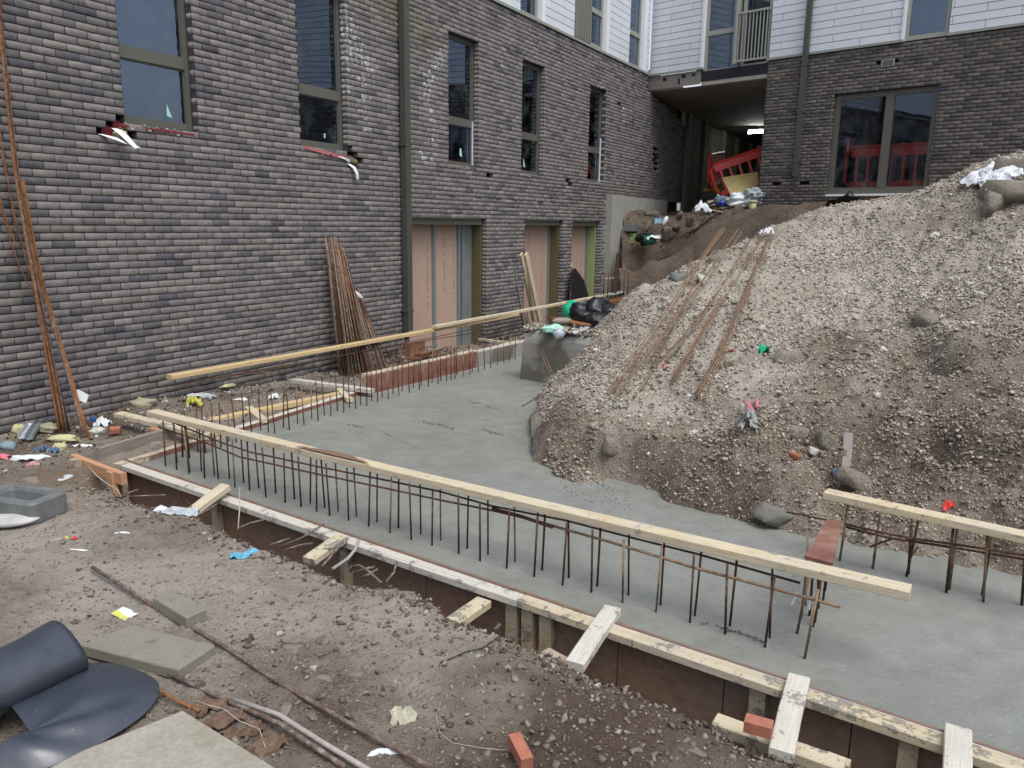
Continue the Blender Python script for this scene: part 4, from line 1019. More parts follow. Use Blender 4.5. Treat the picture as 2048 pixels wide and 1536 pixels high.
# on the ground
n = 20000
x = rng.uniform(-7, 3.2, n * 3); y = rng.uniform(1.0, 12.5, n * 3); dist = np.hypot(x, y)
zg = ground_z(x, y); cc_ = np.stack([x, y, zg], 1) @ RC; dwl = x * n1[0] + y * n1[1] + 7.759
ok = (~inpoly(x, y, pit)) & (rng.uniform(0, 1, len(x)) < np.clip((3.2 / dist) ** 1.5, 0, 1)) & (cc_[:, 2] > .5) & (np.abs(cc_[:, 0] / cc_[:, 2]) < .72) & (dwl > .02)
x, y, zg = x[ok][:n], y[ok][:n], zg[ok][:n]
size = .0035 + .009 * rng.uniform(0, 1, len(x)) ** 3; big = rng.uniform(0, 1, len(x)) < .012; size[big] *= rng.uniform(1.6, 2.8, big.sum())
cols = pick(len(x), [(.30, .27, .23), (.22, .185, .15), (.14, .11, .088), (.42, .40, .36), (.1, .075, .06), (.3, .16, .11)], [18, 30, 26, 4, 20, 2])
scatter('grit', np.stack([x, y, zg + size * .1], 1), size, cols, 'grit and small stones trodden into the earth')
n = 5200
x = rng.uniform(-4, 2.2, n * 3); y = rng.uniform(1.2, 7.5, n * 3); dist = np.hypot(x, y); zg = ground_z(x, y); cc_ = np.stack([x, y, zg], 1) @ RC
dens = .25 + .75 * blobf(x, y, [(640, 1330, .45, 1), (560, 1430, .35, 1), (980, 1400, .4, .8), (1250, 1480, .5, .8), (60, 1100, .35, .8), (80, 930, .4, .9), (820, 1230, .2, .8)])
ok = (~inpoly(x, y, pit)) & (rng.uniform(0, 1, len(x)) < np.clip((3. / dist) ** 1.2, 0, 1) * dens) & (cc_[:, 2] > .5) & (np.abs(cc_[:, 0] / cc_[:, 2]) < .72)
x, y, zg = x[ok][:n], y[ok][:n], zg[ok][:n]; size = .007 + .021 * rng.uniform(0, 1, len(x)) ** 2.6
scatter('earth_chips', np.stack([x, y, zg + size * .12], 1), size, pick(len(x), [(.24, .205, .17), (.18, .145, .115), (.13, .1, .08), (.32, .29, .25), (.2, .17, .14)], [26, 28, 18, 10, 18]), 'flat chips of dried earth and rubble on the trodden ground', .42)
# clods along the trench edge
n = 1700; t = rng.uniform(0, len(edge) - 1.001, n); i = t.astype(int); fr_ = (t - i)[:, None]; E_ = np.array(edge)
p = E_[i] * (1 - fr_) + E_[i + 1] * fr_; p[:, :2] += rng.normal(0, .085, (n, 2)); zz = ground_z(p[:, 0], p[:, 1]); size = .006 + .016 * rng.uniform(0, 1, n) ** 2
scatter('clods', np.c_[p[:, :2], zz + size * .2], size, pick(n, [(.15, .115, .09), (.1, .075, .058), (.24, .2, .165), (.36, .33, .29)], [30, 26, 22, 10]), 'crumbled clods along the trench edge')
# debris crumbs by the wall
n = 2600; s = rng.uniform(3.0, 9.8, n); o = rng.uniform(.03, 1.25, n) ** 1.2; p = np.array([W1(a, 0, b) for a, b in zip(s, o)]); zz = ground_z(p[:, 0], p[:, 1]); size = .007 + .02 * rng.uniform(0, 1, n) ** 3
scatter('rubbish_crumbs', np.c_[p[:, :2], zz + size * .3], size, pick(n, [(.13, .09, .07), (.42, .41, .26), (.5, .52, .54), (.22, .27, .33), (.3, .26, .2), (.08, .06, .05)], [34, 14, 12, 4, 16, 26]), 'crumbs of wool, mortar and rubbish along the brick wall')
n = 1500; s = rng.uniform(18.7, 26, n); o = rng.uniform(.1, 3, n); p = np.array([W1(a, 0, b) for a, b in zip(s, o)]); zz = bank_z(p[:, 0], p[:, 1]); size = .02 + .05 * rng.uniform(0, 1, n) ** 3
scatter('bank_rubble', np.c_[p[:, :2], zz], size, pick(n, [(.2, .17, .13), (.12, .095, .07), (.34, .31, .26), (.07, .055, .045), (.32, .33, .2)], [26, 30, 12, 26, 3]), 'broken rubble on the brown bank')
# crumbs of stiff concrete dragged along lines in the slab
lines = [[(695, 849), (760, 862), (835, 897)], [(830, 842), (880, 850), (910, 858)], [(965, 858), (1010, 872)], [(935, 800), (1005, 822)], [(1400, 1245), (1470, 1262), (1530, 1284)], [(1120, 968), (1180, 965), (1240, 985)], [(1130, 985), (1200, 990), (1262, 1004)]]
P = []
for L_ in lines:
    for a, b in zip(L_, L_[1:]):
        for _ in range(70 if L_[0][0] < 1100 else 40):
            t = random.random(); sp2 = 1.6 if L_[0][0] < 1100 or L_[0][0] > 1300 else 9
            P.append(G(a[0] + (b[0] - a[0]) * t + random.gauss(0, 1.5), a[1] + (b[1] - a[1]) * t + random.gauss(0, sp2), SLAB + .003))
P = np.array(P); size = rng.uniform(.003, .009, len(P))
scatter('concrete_crumbs', P, size, pick(len(P), [(.11, .115, .11), (.15, .16, .15)], [1, 1]), 'dark crumbs and drag marks on the wet slab', .5)

# ------------------------------------------------------------------ shutters (formwork) round the slab
def onF(px, py):     # distance along the front shutter of the point seen at px,py
    return float((G(px, py, ZT) - FA) @ fd)
fs = thing('front_shutter', 'long timber shutter with slurry-splashed rail and brown ply along the slab edge', 'shuttering', FA)
j1 = onF(1038, 1198)
def Fp(t, o, z): return FA + fd * t + fn * o + UP * (z - ZT)
timber('top_rail', Fp(-.02, .05, ZT), Fp(j1 - .004, .05, ZT), .1, .045, PINE_W, parent=fs)
timber('top_rail', Fp(j1 + .004, .05, ZT + .003), Fp(FL + 1.5, .05, ZT + .003), .1, .045, PINE_D, parent=fs)
def boxpart(name, o, ax, ay, az, mat, root): mb = MB(); mb.box(np.asarray(o) * 0, ax, ay, az); return link(name, mesh(name, mb.v, mb.f, mat), root, mw=at(root) @ Matrix.Translation(Vector([float(q) for q in o])))
cuts = [0, onF(560, 1052), onF(820, 1140), j1, onF(1228, 1262), onF(1440, 1340), onF(1700, 1430), FL + 1.5]
for i, (a, b) in enumerate(zip(cuts, cuts[1:])):
    boxpart('ply_sheet', Fp(a + .003, .085, ZT - .6), fd * (b - a - .006), fn * .018, UP * .612, PLY, fs)
for t in (.06, j1 * .33, j1 * .66, j1 - .1, j1 + .01, j1 + .13, onF(1500, 1355), onF(1800, 1463)):
    boxpart('stud', Fp(t, .035, ZT - .6), fd * .075, fn * .048, UP * .552, PINE_O, fs)
# lower waler lying against the trench edge
w0, w1 = G(1430, 1436, -2.13), G(1690, 1528, -2.13)
timber('waler', w0, w1, .09, .05, PINE_D, label='mud-covered timber lying along the trench edge below the broken brick', cat='timber')
w0, w1 = G(1090, 1300, -2.14), G(1155, 1334, -2.14)
timber('waler', w0, w1, .07, .05, PINE_O, label='short end of buried timber poking from the trench edge right of the shutter joint', cat='timber')

bs = thing('back_shutter', 'pale timber shutter with reddish ply face along the far left edge of the slab', 'shuttering', K0)
def Kp(t, o, z): return K0 + kd * t + kn * o + UP * (z - ZT)
KL = float(np.linalg.norm(K1 - K0)); km = KL * .36
timber('top_rail', Kp(-.1, .05, ZT), Kp(km, .05, ZT), .1, .045, PINE_D, parent=bs)
timber('top_rail', Kp(km + .01, .05, ZT + .002), Kp(KL, .05, ZT + .002), .09, .045, PINE_W, parent=bs)
boxpart('ply_sheet', Kp(-.1, .0, ZT - .3), kd * (km + .1), kn * .015, UP * .3, REDPLY, bs)
boxpart('ply_sheet', Kp(km + .005, .0, ZT - .3), kd * (KL - km - .01), kn * .015, UP * .3, REDPLY, bs)
ts = thing('tall_shutter', 'taller red-brown ply shutter with pale edge beyond the step in the back formwork', 'shuttering', K2a)
zt2 = SLAB + .26; K2L = float(np.linalg.norm(K2b - K2a))
def Kq(t, o, z): return K2a + kd2 * t + kn2 * o + UP * (z - SLAB)
t_mid = float((G(955, 735, SLAB) - K2a) @ kd2)
boxpart('ply_sheet', Kq(0, 0, SLAB - .2), kd2 * t_mid, kn2 * .018, UP * .44, REDPLY, ts)
boxpart('ply_sheet', Kq(t_mid + .01, 0, SLAB - .2), kd2 * (K2L + .35 - t_mid), kn2 * .018, UP * .42, CONC_D, ts)
timber('top_rail', Kq(0, .05, zt2), Kq(t_mid, .05, zt2), .09, .045, PINE_D, parent=ts)
timber('top_rail', Kq(t_mid + .01, .05, zt2 - .02), Kq(K2L + .35, .05, zt2 - .02), .09, .045, PINE_W, parent=ts)
boxpart('stud', Kq(.0, .02, SLAB - .1), kd2 * .05, kn2 * .09, UP * .31, PINE_O, ts)

def tb(lab, a, b, za, zb, w, t, mat, cat='timber', name='timber', roll=0., bend=0., group=None):
    return timber(name, G(*a, za), G(*b, zb), w, t, mat, lab, cat, roll=roll, bend=bend, group=group)
# braces on the front shutter
ZB = ZT + .049
tb('pale timber brace resting over the shutter rail nearest its left corner', (450, 968), (374, 1026), ZB + .05, -2.09, .095, .046, PINE, 'brace', 'brace')
tb('pale timber brace beside the bent steel bars in the trench', (682, 1070), (616, 1116), ZB - .005, -2.08, .1, .046, PINE_D, 'brace', 'brace')
tb('pale timber brace tucked under the shutter rail left of the joint studs', (968, 1197), (905, 1240), ZT - .05, -2.13, .1, .046, PINE_D, 'brace', 'brace')
tb('slurry-caked timber brace crossing the rail right of the joint studs', (1226, 1213), (1148, 1325), ZB, ZB - .03, .095, .046, PINE_W, 'brace', 'brace')
tb('whitish timber brace crossing the rail beside the broken red brick', (1598, 1350), (1562, 1502), ZB, ZB - .02, .097, .046, PINE_W, 'brace', 'brace')
tb('whitish speckled timber brace in the bottom right corner of the picture', (1917, 1452), (1914, 1590), ZB, ZB - .02, .1, .046, PINE_W, 'brace', 'brace')
st = G(1675, 1524, -2.22)
boxpart('stake', st - fd * .05, fd * .1, fn * .05, UP * -.4, PINE_D, None) if False else None
mb = MB(); mb.box((0, 0, -.5), fd * .095, fn * .05, UP * .5); link('stake', mesh('stake', mb.v, mb.f, PINE_D), None, 'sawn stake top standing in the trench between the two right-hand braces', 'stake', mw=Matrix.Translation(Vector(list(map(float, st - fd * .05)))))
# left corner timbers
tb('orange-topped timber on edge held by stakes outside the shutter corner', (146, 908), (247, 946), -1.965, -1.985, .05, .1, PINE_P)
def stake(px, py, zt, h, w, mat, lab):
    p = G(px, py, zt); mb = MB(); mb.box((-w / 2, -w * .3, -h), (w, 0, 0), (0, w * .62, 0), (0, 0, h)); m = Matrix.Translation(Vector(list(map(float, p)))) @ rotm(0, 0, -A1 - .05)
    link('stake', mesh('stake', mb.v, mb.f, mat), None, lab, 'stake', mw=m)
stake(150, 919, -1.97, .55, .1, PINE_O, 'thick olive stake at the outer end of the orange-topped timber')
stake(222, 943, -1.99, .55, .075, PINE_P, 'pinkish stake in front of the orange-topped timber')
stake(243, 958, -2.08, .5, .08, PINE_O, 'short stake at the corner of the front shutter')
tb('grey weathered joist on edge between shutter corner and brick wall', (194, 896), (348, 852), -1.93, -1.95, .05, .13, GREYW)
tb('pale plank running out of the ground under the end of the front guard rail', (236, 824), (420, 868), -1.87, -1.93, .1, .045, PINE_D)
tb('pale board lying between the grey joist and the back shutter', (232, 910), (338, 858), -2.06, -2.03, .11, .02, PINE)
tb('old brown sleeper end under the grey joist', (216, 915), (300, 880), -2.1, -2.1, .07, .06, PINE_O)
# behind the back shutter
tb('ochre timber lying on the earth behind the back shutter', (395, 842), (684, 783), -2.06, -2.06, .09, .06, PINE_OR)
tb('pale timber brace slanting across the pit towards the ply step', (583, 757), (745, 778), -2.0, -2.02, .095, .05, PINE_W, 'brace', 'brace')
tb('short pale strut between ochre timber and shutter near the ply step', (678, 776), (700, 797), -2.04, -2.06, .08, .045, PINE, 'brace', 'brace')
tb('short pale strut across the back shutter under the guard rail end', (497, 812), (528, 838), -2.04, -2.05, .085, .045, PINE, 'brace', 'brace')
tb('splashed timber strut across the back shutter halfway along', (330, 838), (296, 870), -2.0, -2.03, .1, .03, PINE_P, 'brace', 'brace')
tb('pale strut behind the far grey shutter', (958, 676), (1018, 684), -2.0, -2.02, .07, .045, PINE_D, 'brace', 'brace')
tb('pale plank along the top of the far grey shutter', (960, 700), (1035, 680), -1.93, -1.95, .04, .04, PINE_D)

# ------------------------------------------------------------------ guard timbers on the starter bars
ZG = SLAB + .42 + .047
fg = timber('guard_timber', G(303, 820, ZG), G(1822, 1176, ZG), .1, .047, PINE, 'long front timber capping the starter bars, mud-smeared in its middle', 'timber', bend=-.012)
timber('guard_timber', G(338, 750, ZG + .005), G(1034, 626, ZG + .005), .1, .047, PINE_OR, 'yellowish timber capping the far row of starter bars, its near end towards the left', 'timber', bend=-.01)
timber('guard_timber', G(868, 651, ZG + .054), G(1282, 575, ZG + .054), .105, .047, PINE, 'pale treated timber lapped on top of the yellowish one towards the heap', 'timber', bend=-.005)
timber('guard_timber', G(1652, 980, ZG + .01), G(2170, 1092, ZG + .01), .1, .047, PINE, 'pale timber capping the bars at the right edge of the picture', 'timber')
# mud smear on the front timber
m, L = frame_mat(G(600, 890, ZG + .001), G(745, 924, ZG + .001)); V = []; Fc = []
mudm = simple('dried_mud', (.19, .12, .08), .9, .35, 60, bump=.6)
for k in range(13):
    t = k / 12; w = .03 * math.sin(PI * min(1, t * 1.02)) + .012 * random.random()
    V += [(L * t, -.045 + .004 * random.random(), .0015), (L * t, -.045 + w * 2, .0022)]
    if k: Fc.append((2 * k - 2, 2 * k, 2 * k + 1, 2 * k - 1))
link('mud_smear', mesh('mud', V, Fc, mudm), fg, mw=fg.matrix_basis.inverted() @ m)
gb = G(1650, 1040, ZG - .02)
mb = MB(); Pp = [(1653, 1038), (1684, 1043), (1676, 1085), (1666, 1126), (1634, 1118), (1609, 1111), (1626, 1090), (1634, 1070), (1645, 1052)]
top = [G(*p, ZG - .02) for p in Pp]; n = len(top); mb.v = top + [p - UP * .018 for p in top]; mb.f = [tuple(range(n))[::-1], tuple(range(n, 2 * n))] + [(i, (i + 1) % n, n + (i + 1) % n, n + i) for i in range(n)]
mb.build('ply_offcut', m_redply(), label='curved reddish ply offcut laid over the bars behind the front timber', cat='board')

# ------------------------------------------------------------------ starter bars
def ordw(k):
    o = ['first', 'second', 'third', 'fourth', 'fifth', 'sixth', 'seventh', 'eighth', 'ninth', 'tenth', 'eleventh', 'twelfth', 'thirteenth', 'fourteenth', 'fifteenth', 'sixteenth', 'seventeenth', 'eighteenth', 'nineteenth']
    if k <= 19: return o[k - 1]
    t = {2: 'twent', 3: 'thirt', 4: 'fort', 5: 'fift', 6: 'sixt'}[k // 10]
    return t + 'ieth' if k % 10 == 0 else t + 'y-' + o[k % 10 - 1]
def starters(feet, h, lab, group, r=.0062, mat=RUST, lean=.02, hv=.01, name='starter_bar', own=True):
    for i, (px, py) in enumerate(sorted(feet)):
        f = G(px, py, SLAB - .03); L_ = random.uniform(-lean, lean); L2 = random.uniform(-lean, lean)
        bar(name, f, f + np.array([L_, L2, h + .03 + random.uniform(-hv, hv)]), r * random.uniform(.92, 1.12), mat if random.random() < .8 else RUST_L, lab.replace('rusty', ordw(i + 1) + ' rusty') + ', counted from the left' if own else lab, 'steel bar', group)
c1 = lambda L_, ox, oy, s=3.1725: [(ox + a / s, oy + b / s) for a, b in L_]
near = c1([(735, 505), (805, 525), (885, 555), (982, 580), (1070, 585), (1175, 640), (1268, 660)], 100, 780) + \
       c1([(167, 322), (288, 358), (390, 387), (487, 413), (571, 438), (690, 470), (817, 508), (951, 550), (1088, 593), (1218, 632)], 480, 900) + \
       c1([(310, 368), (445, 412), (612, 460), (786, 513), (966, 570), (1150, 618)], 820, 1000) + \
       c1([(142, 428), (352, 490), (568, 558), (792, 628), (1042, 708)], 1200, 1080)
farr = c1([(808, 480), (845, 445), (890, 540), (962, 535), (1045, 560), (1140, 585), (1230, 610)], 100, 780) + \
       c1([(122, 265), (228, 298), (348, 332), (446, 360), (540, 387), (625, 410), (741, 443), (869, 480), (1005, 518), (1147, 560)], 480, 900) + \
       c1([(195, 282), (362, 333), (495, 372), (667, 418), (837, 470), (1008, 522), (1186, 575)], 820, 1000) + \
       c1([(180, 383), (381, 445), (598, 512), (820, 577), (1075, 650)], 1200, 1080)
starters(near, .40, 'rusty starter bar of the nearer row under the front timber', 'starter bars in the nearer row under the front timber')
starters(farr, .42, 'rusty starter bar of the farther row under the front timber', 'starter bars in the farther row under the front timber')
clus = [(1607, 1328), (1592, 1276), (1601.5, 1245), (1610, 1219), (1628.5, 1253), (1637, 1225), (1645, 1211), (1649, 1190), (1652, 1176), (1618, 1240), (1624, 1262)]
starters(clus, .40, 'rusty bar in the tight cluster under the right end of the front timber', 'clustered bars under the ply offcut', r=.007, lean=.035, mat=RUST, own=False)
rg = c1([(95, 605), (305, 655), (517, 705), (772, 810), (1000, 828), (1008, 868), (1253, 890)], 1648, 940)
starters(rg + [(rg[3][0] + 5, rg[3][1] - 6), (rg[2][0] + 5, rg[2][1] - 5), (2090, 1235), (2120, 1245)], .41, 'rusty bar standing under the timber at the right edge', 'starter bars under the right-hand timber', r=.008, lean=.03)
bk = [(30, 1395), (75, 1410), (115, 1415), (165, 1380), (203, 1395), (250, 1357), (290, 1365), (335, 1330), (375, 1340), (412, 1308), (450, 1315), (490, 1285), (527, 1293), (563, 1262), (600, 1270), (628, 1243), (665, 1250), (695, 1220), (732, 1230), (758, 1200), (795, 1210), (822, 1180), (858, 1190), (876, 1162), (920, 1170), (943, 1143), (980, 1152), (993, 1130), (1033, 1137), (1056, 1108), (1094, 1117), (1110, 1100), (1143, 1102), (1170, 1092), (1195, 1085), (1205, 1062), (1243, 1073), (1285, 1057), (1298, 1045), (1335, 1045), (1372, 1030), (1408, 1020), (1450, 1005), (1488, 988), (1520, 975)]
bk = [(512 + a / 3, 400 + b / 3) for a, b in bk]
bk += [(365 + k * 15.5, 921 - k * 5.4 + (7 if k % 2 else 0)) for k in range(10)]
bk += [(1030 + k * 9, 722 - k * 3.4) for k in range(1)]
starters(bk, .43, 'rusty starter bar of the far row before the brick wall', 'starter bars in the far row')
# bars beyond the stub towards the column
starters([(1042 + k * 14, 655 - k * 4.3) for k in range(9)], .30, 'rusty bar standing behind the concrete stub wall', 'starter bars behind the stub wall')

def hbar(lab, pts, r=.0065, mat=RUST, cat='steel bar', name='tie_bar', n=6):
    mb = MB(); mb.tube([G(*p) for p in pts], r, n); return mb.build(name, mat, None, True, label=lab, cat=cat)
zl, zu = SLAB + .325, SLAB + .36
hbar('upper horizontal bar tied along the farther row under the front timber', [(346, 845, zu), (440, 884, zu), (500, 904, zu), (640, 934, zu), (760, 958, zu), (880, 983, zu), (984, 1012, zu - .01), (1132, 1041, zu - .01), (1282, 1080, zu - .01), (1395, 1108, zu - .01), (1600, 1166, zu - .01)])
hbar('lower horizontal bar tied along the nearer row under the front timber', [(318, 854, zl), (415, 887, zl), (480, 914, zl), (640, 949, zl), (760, 974, zl), (880, 1000, zl), (985, 1021, zl), (1091, 1046, zl)])
hbar('lower horizontal bar running right to its bare end past the clustered bars', [(984, 1016, zl + .01), (1100, 1050, zl), (1220, 1084, zl), (1395, 1137, zl), (1591, 1189, zl), (1680, 1214, zl)], .008, RUST_L)
hbar('short rust-coloured lap bar tied midway under the front timber', [(987, 1018, zl + .012), (1040, 1032, zl + .012), (1105, 1054, zl + .006)], .011, RUST)
hbar('upper horizontal bar of the right-hand cage below the heap', [(1690, 1048, SLAB + .3), (1760, 1064, SLAB + .3), (1830, 1078, SLAB + .3), (1920, 1090, SLAB + .3), (2060, 1112, SLAB + .3)], .0075, RUST)
hbar('lower horizontal bar of the right-hand cage below the heap', [(1692, 1054, SLAB + .28), (1780, 1076, SLAB + .28), (1900, 1094, SLAB + .27), (2060, 1120, SLAB + .27)], .0075, RUST)
hbar('bent link bar hooked between two right-hand cage bars', [(1740, 1094, SLAB + .17), (1765, 1084, SLAB + .22), (1790, 1076, SLAB + .27)], .0065, RUST)
hbar('second bent link bar at the right-hand cage', [(1818, 1120, SLAB + .13), (1828, 1105, SLAB + .17), (1836, 1094, SLAB + .2)], .006, RUST)
hbar('pair-end bar poking from the gravel left of the ply offcut', [(1572, 1024, SLAB + .22), (1610, 1031, SLAB + .22), (1652, 1040, SLAB + .24)], .006, RUST)
# far row horizontal bars
zf = SLAB + .36
hbar('upper horizontal bar of the far row just under the yellowish timber', [(352, 770, zf + .02), (520, 742, zf + .02), (700, 708, zf + .02), (860, 676, zf + .02), (1035, 640, zf + .02)], .006)
hbar('second horizontal bar of the far row behind the first', [(420, 757, zf + .0), (600, 726, zf), (760, 697, zf), (980, 660, zf)], .006)
hbar('light bar pushed through the left end of the far row', [(341, 772, -1.78), (450, 752, -1.78), (560, 742, -1.8)], .005, RUST_L)
# string line and wires
hbar('taut builder\'s string stretched along the inner edge of the front shutter', [(700, 1088, ZT + .03), (1200, 1240, ZT + .03), (1700, 1404, ZT + .03), (2090, 1535, ZT + .03)], .0016, WHITE, 'string', 'string_line', 5)
hbar('white wire tie with plastic tag hanging off the clustered bars', [(1585, 1152, SLAB + .38), (1600, 1160, SLAB + .34), (1590, 1172, SLAB + .3), (1586, 1186, SLAB + .24)], .002, WHITE, 'wire', 'wire_tie')
mb = MB(); p = G(1596, 1184, SLAB + .27); mb.tube([p, p + np.array([-.035, -.02, -.06])], .006, 6); mb.build('tag', BAG, None, label='small white plastic tag on the left of the clustered bars', cat='tag')
mb = MB(); p = G(1622, 1194, SLAB + .27); mb.tube([p, p + np.array([-.005, 0, -.07])], .006, 6); mb.build('tag', PAPER, None, label='small white plastic tag on the right of the clustered bars', cat='tag')

# ------------------------------------------------------------------ concrete stub wall half buried in the heap
sb0 = G(1040, 757, SLAB); az = A2; sdv = np.array([math.sin(az - .03), math.cos(az - .03), 0]); snv = np.array([-sdv[1], sdv[0], 0]);
if snv[1] < 0: snv = -snv
H = .70; V = []; Fc = []
ring = []
prof = [(0, -.25), (0, .0), (0, .52), (.012, .60), (.05, .665), (.12, H), (.3, H + .005), (.43, H - .02), (.45, .6), (.45, -.25)]   # depth, height
for k, t in enumerate(np.linspace(0, 2.4, 13)):
    for (dpt, hh) in prof:
        rr_ = max(0, 1 - t / .18)
        inset = .0 if hh < .5 else .05 * rr_
        V.append(sb0 + sdv * (t + inset * (1 if k == 0 else 0)) + snv * (dpt + .006 * random.uniform(-1, 1)) + UP * (hh - (.05 * rr_ if hh > .55 else 0) + .008 * random.uniform(-1, 1)))
npf = len(prof)
for k in range(12):
    for j in range(npf - 1): Fc.append((k * npf + j, (k + 1) * npf + j, (k + 1) * npf + j + 1, k * npf + j + 1))
Fc.append(tuple(range(npf)))
link('stub_wall', mesh('stub', V, Fc, CONC_D), None, 'damp rounded concrete wall end standing in the slab, half buried by the heap', 'concrete wall')
n = 500; t = rng.uniform(0, 1.3, n); o = rng.uniform(.02, .43, n); p = sb0[None] + sdv[None] * t[:, None] + snv[None] * o[:, None]; p[:, 2] = SLAB + H + .01 + rng.uniform(0, .05, n) * np.sin(o / .45 * PI)
scatter('gravel', p, rng.uniform(.012, .035, n), pick(n, [(.42, .38, .31), (.26, .23, .18), (.55, .52, .46)], [3, 3, 1]), 'gravel lying on top of the concrete stub wall')
def sheet_obj(name, pts, mat, lab, cat, th=.004, parent=None):
    pts = [np.asarray(p) for p in pts]; n = len(pts); mb = MB(); mb.v = pts + [p - UP * th for p in pts]
    mb.f = [tuple(range(n))[::-1], tuple(range(n, 2 * n))] + [(i, (i + 1) % n, n + (i + 1) % n, n + i) for i in range(n)]
    return mb.build(name, mat, parent, label=lab, cat=cat)
z_ = SLAB + H + .05
sheet_obj('plastic_sheet', [G(1115, 655, z_), G(1180, 650, z_), G(1168, 664, z_ - .01), G(1118, 666, z_ - .03)], DARKP, 'flat dark plastic sheet on top of the stub wall', 'sheet')
sheet_obj('metal_strip', [G(1142, 663, z_), G(1176, 652, z_ + .02), G(1180, 655, z_ + .02), G(1150, 668, z_ - .02)], AGED, 'blue-grey metal strip on the top edge of the stub wall', 'sheet')
sheet_obj('damp_membrane', [G(1190, 664, z_ - .02), G(1245, 657, z_ + .02), G(1250, 667, z_), G(1196, 670, z_ - .04)], DARKP, 'dark membrane edge showing between stub wall and gravel', 'sheet', .012)
put('crushed_bag', blob_mesh('bag', (.3, .2, .1), PALEG, 4, .5, 3, True), G(1107, 657, z_), (0, 0, .3), 'pale greenish crumpled film on the left of the stub wall top', 'litter')
put('crushed_can', blob_mesh('can', (.14, .12, .14), AGED, 5, .4, 3), G(1119, 667, z_ - .03), (0, 0, .5), 'crumpled silvery foil hanging over the stub wall face', 'litter')
put('half_brick', blob_mesh('brk', (.3, .16, .1), ROCK, 6, .12, 2), G(1124, 642, z_ + .05), (0, 0, .3), 'lump of old brick behind the stub wall top', 'brick')
# two bars leaning on the stub wall
for k, (a, b) in enumerate([((1101, 681), (1144, 731)), ((1107, 680), (1150, 730))]):
    q = [sb0 + sdv * (.36 + .05 * k) - snv * .05 + UP * .5, sb0 + sdv * (.83 + .05 * k) - snv * .30 + UP * .1]
    bar('leaning_bar', q[0], q[1], .007, RUST_L, 'thin bar leaning against the damp face of the stub wall', 'steel bar', 'bars leaning on the stub wall')

# ------------------------------------------------------------------ rebar stacks against the brick wall
lab = 'long rusty bar leaning on the brick wall in the tall bundle at the left edge'; grp = 'tall bundle at the left edge'
bot = [(132, 872), (126, 874), (139, 870), (121, 868), (136, 876), (129, 866)]
def w1pt(px, py, off):      # point off metres in front of the left brick wall
    r = ray(px, py); t = (-(7.759 - off)) / (r @ n1); return r * t
def cbar(name, P, r, mat, lab, grp=None, cat='steel bar', n=6):
    P = [np.asarray(p, float) for p in P]; Q = []
    for i in range(len(P) - 1):     # Catmull-Rom through the points
        a, b, c, d = P[max(i - 1, 0)], P[i], P[i + 1], P[min(i + 2, len(P) - 1)]
        for t in np.linspace(0, 1, 5)[:-1]: Q.append(.5 * ((2 * b) + (-a + c) * t + (2 * a - 5 * b + 4 * c - d) * t * t + (-a + 3 * b - 3 * c + d) * t ** 3))
    Q.append(P[-1]); mb = MB(); mb.tube(Q, r, n); return mb.build(name, mat, None, True, label=lab, cat=cat, group=grp)
for k in range(9):
    j = random.uniform(-3.5, 3.5); o = random.uniform(0, .03); fx = [(127, 872), (121, 868), (133, 872), (139, 868), (124, 874)][k % 5]
    cbar('leaning_bar', [w1pt(-6 + j * .6, -60, .06 + o), w1pt(2 + j * .7, 60, .07 + o), w1pt(12 + j, 160, .1 + o), w1pt(38 + j, 380, .16 + o), w1pt(78 + j * 1.6, 600, .3 + o), G(fx[0] + j, fx[1], -2.06)], .009, [RUST_O, RUST_O, RUST_G, RUST][k % 4], lab, grp)
for k in range(3):
    cbar('leaning_bar', [w1pt(38 + 4 * k, 360, .14), w1pt(70 + 5 * k, 540, .2), w1pt(118 + 3 * k, 690, .3), G(170 + k * 4, 877 - k, -2.06)], .0095, RUST_O if k else RUST_G, 'rusty bar with a paper tag tied on, splayed right of the tall bundle', 'splayed bars right of the tall bundle')
for k, (tp, md, bt) in enumerate([((-6, 230), (14, 350), (34, 475)), ((2, 300), (30, 430), (62, 560)), ((-12, 340), (12, 440), (38, 500)), ((20, 300), (52, 460), (84, 600)), ((-2, 400), (34, 520), (96, 650))]):
    cbar('leaning_bar', [w1pt(*tp, .04), w1pt(*md, .08), w1pt(*bt, .15)], .0055, RUST_L if k % 2 else RUST_O, ['thin bar nearest the left edge among those hanging by the tall bundle', 'second thin bar hanging left of the tall bundle', 'lowest-starting thin bar left of the tall bundle', 'thin bar touching the tall bundle from the left', 'longest thin bar reaching down behind the tall bundle'][k], 'thin bars left of the tall bundle')
tagp = D(158, 792, 7.6)
mb = MB(); mb.v = [D(149, 783, 7.55), D(156, 779, 7.55), D(177, 790, 7.5), D(172, 806, 7.48), D(146, 797, 7.53)]; mb.v += [v + np.array([.002, .003, 0]) for v in mb.v]; mb.f = [(0, 1, 2, 3, 4)[::-1], (5, 6, 7, 8, 9)]
mb.build('paper_tag', PAPER, None, label='white paper tag tied to the splayed rusty bar', cat='tag')
put('rag', blob_mesh('rag', (.11, .09, .2), PAPER, 12, .5, 3, True), D(8, 128, 7.15), (0, .2, 0), 'white rag tied round the tall bundle near the top left', 'rag')
put('rag_tail', blob_mesh('ragtail', (.05, .04, .16), PAPER, 13, .5, 3, True), D(18, 147, 7.12), (0, -.3, 0), 'white tail of rag under the knot on the tall bundle', 'rag')
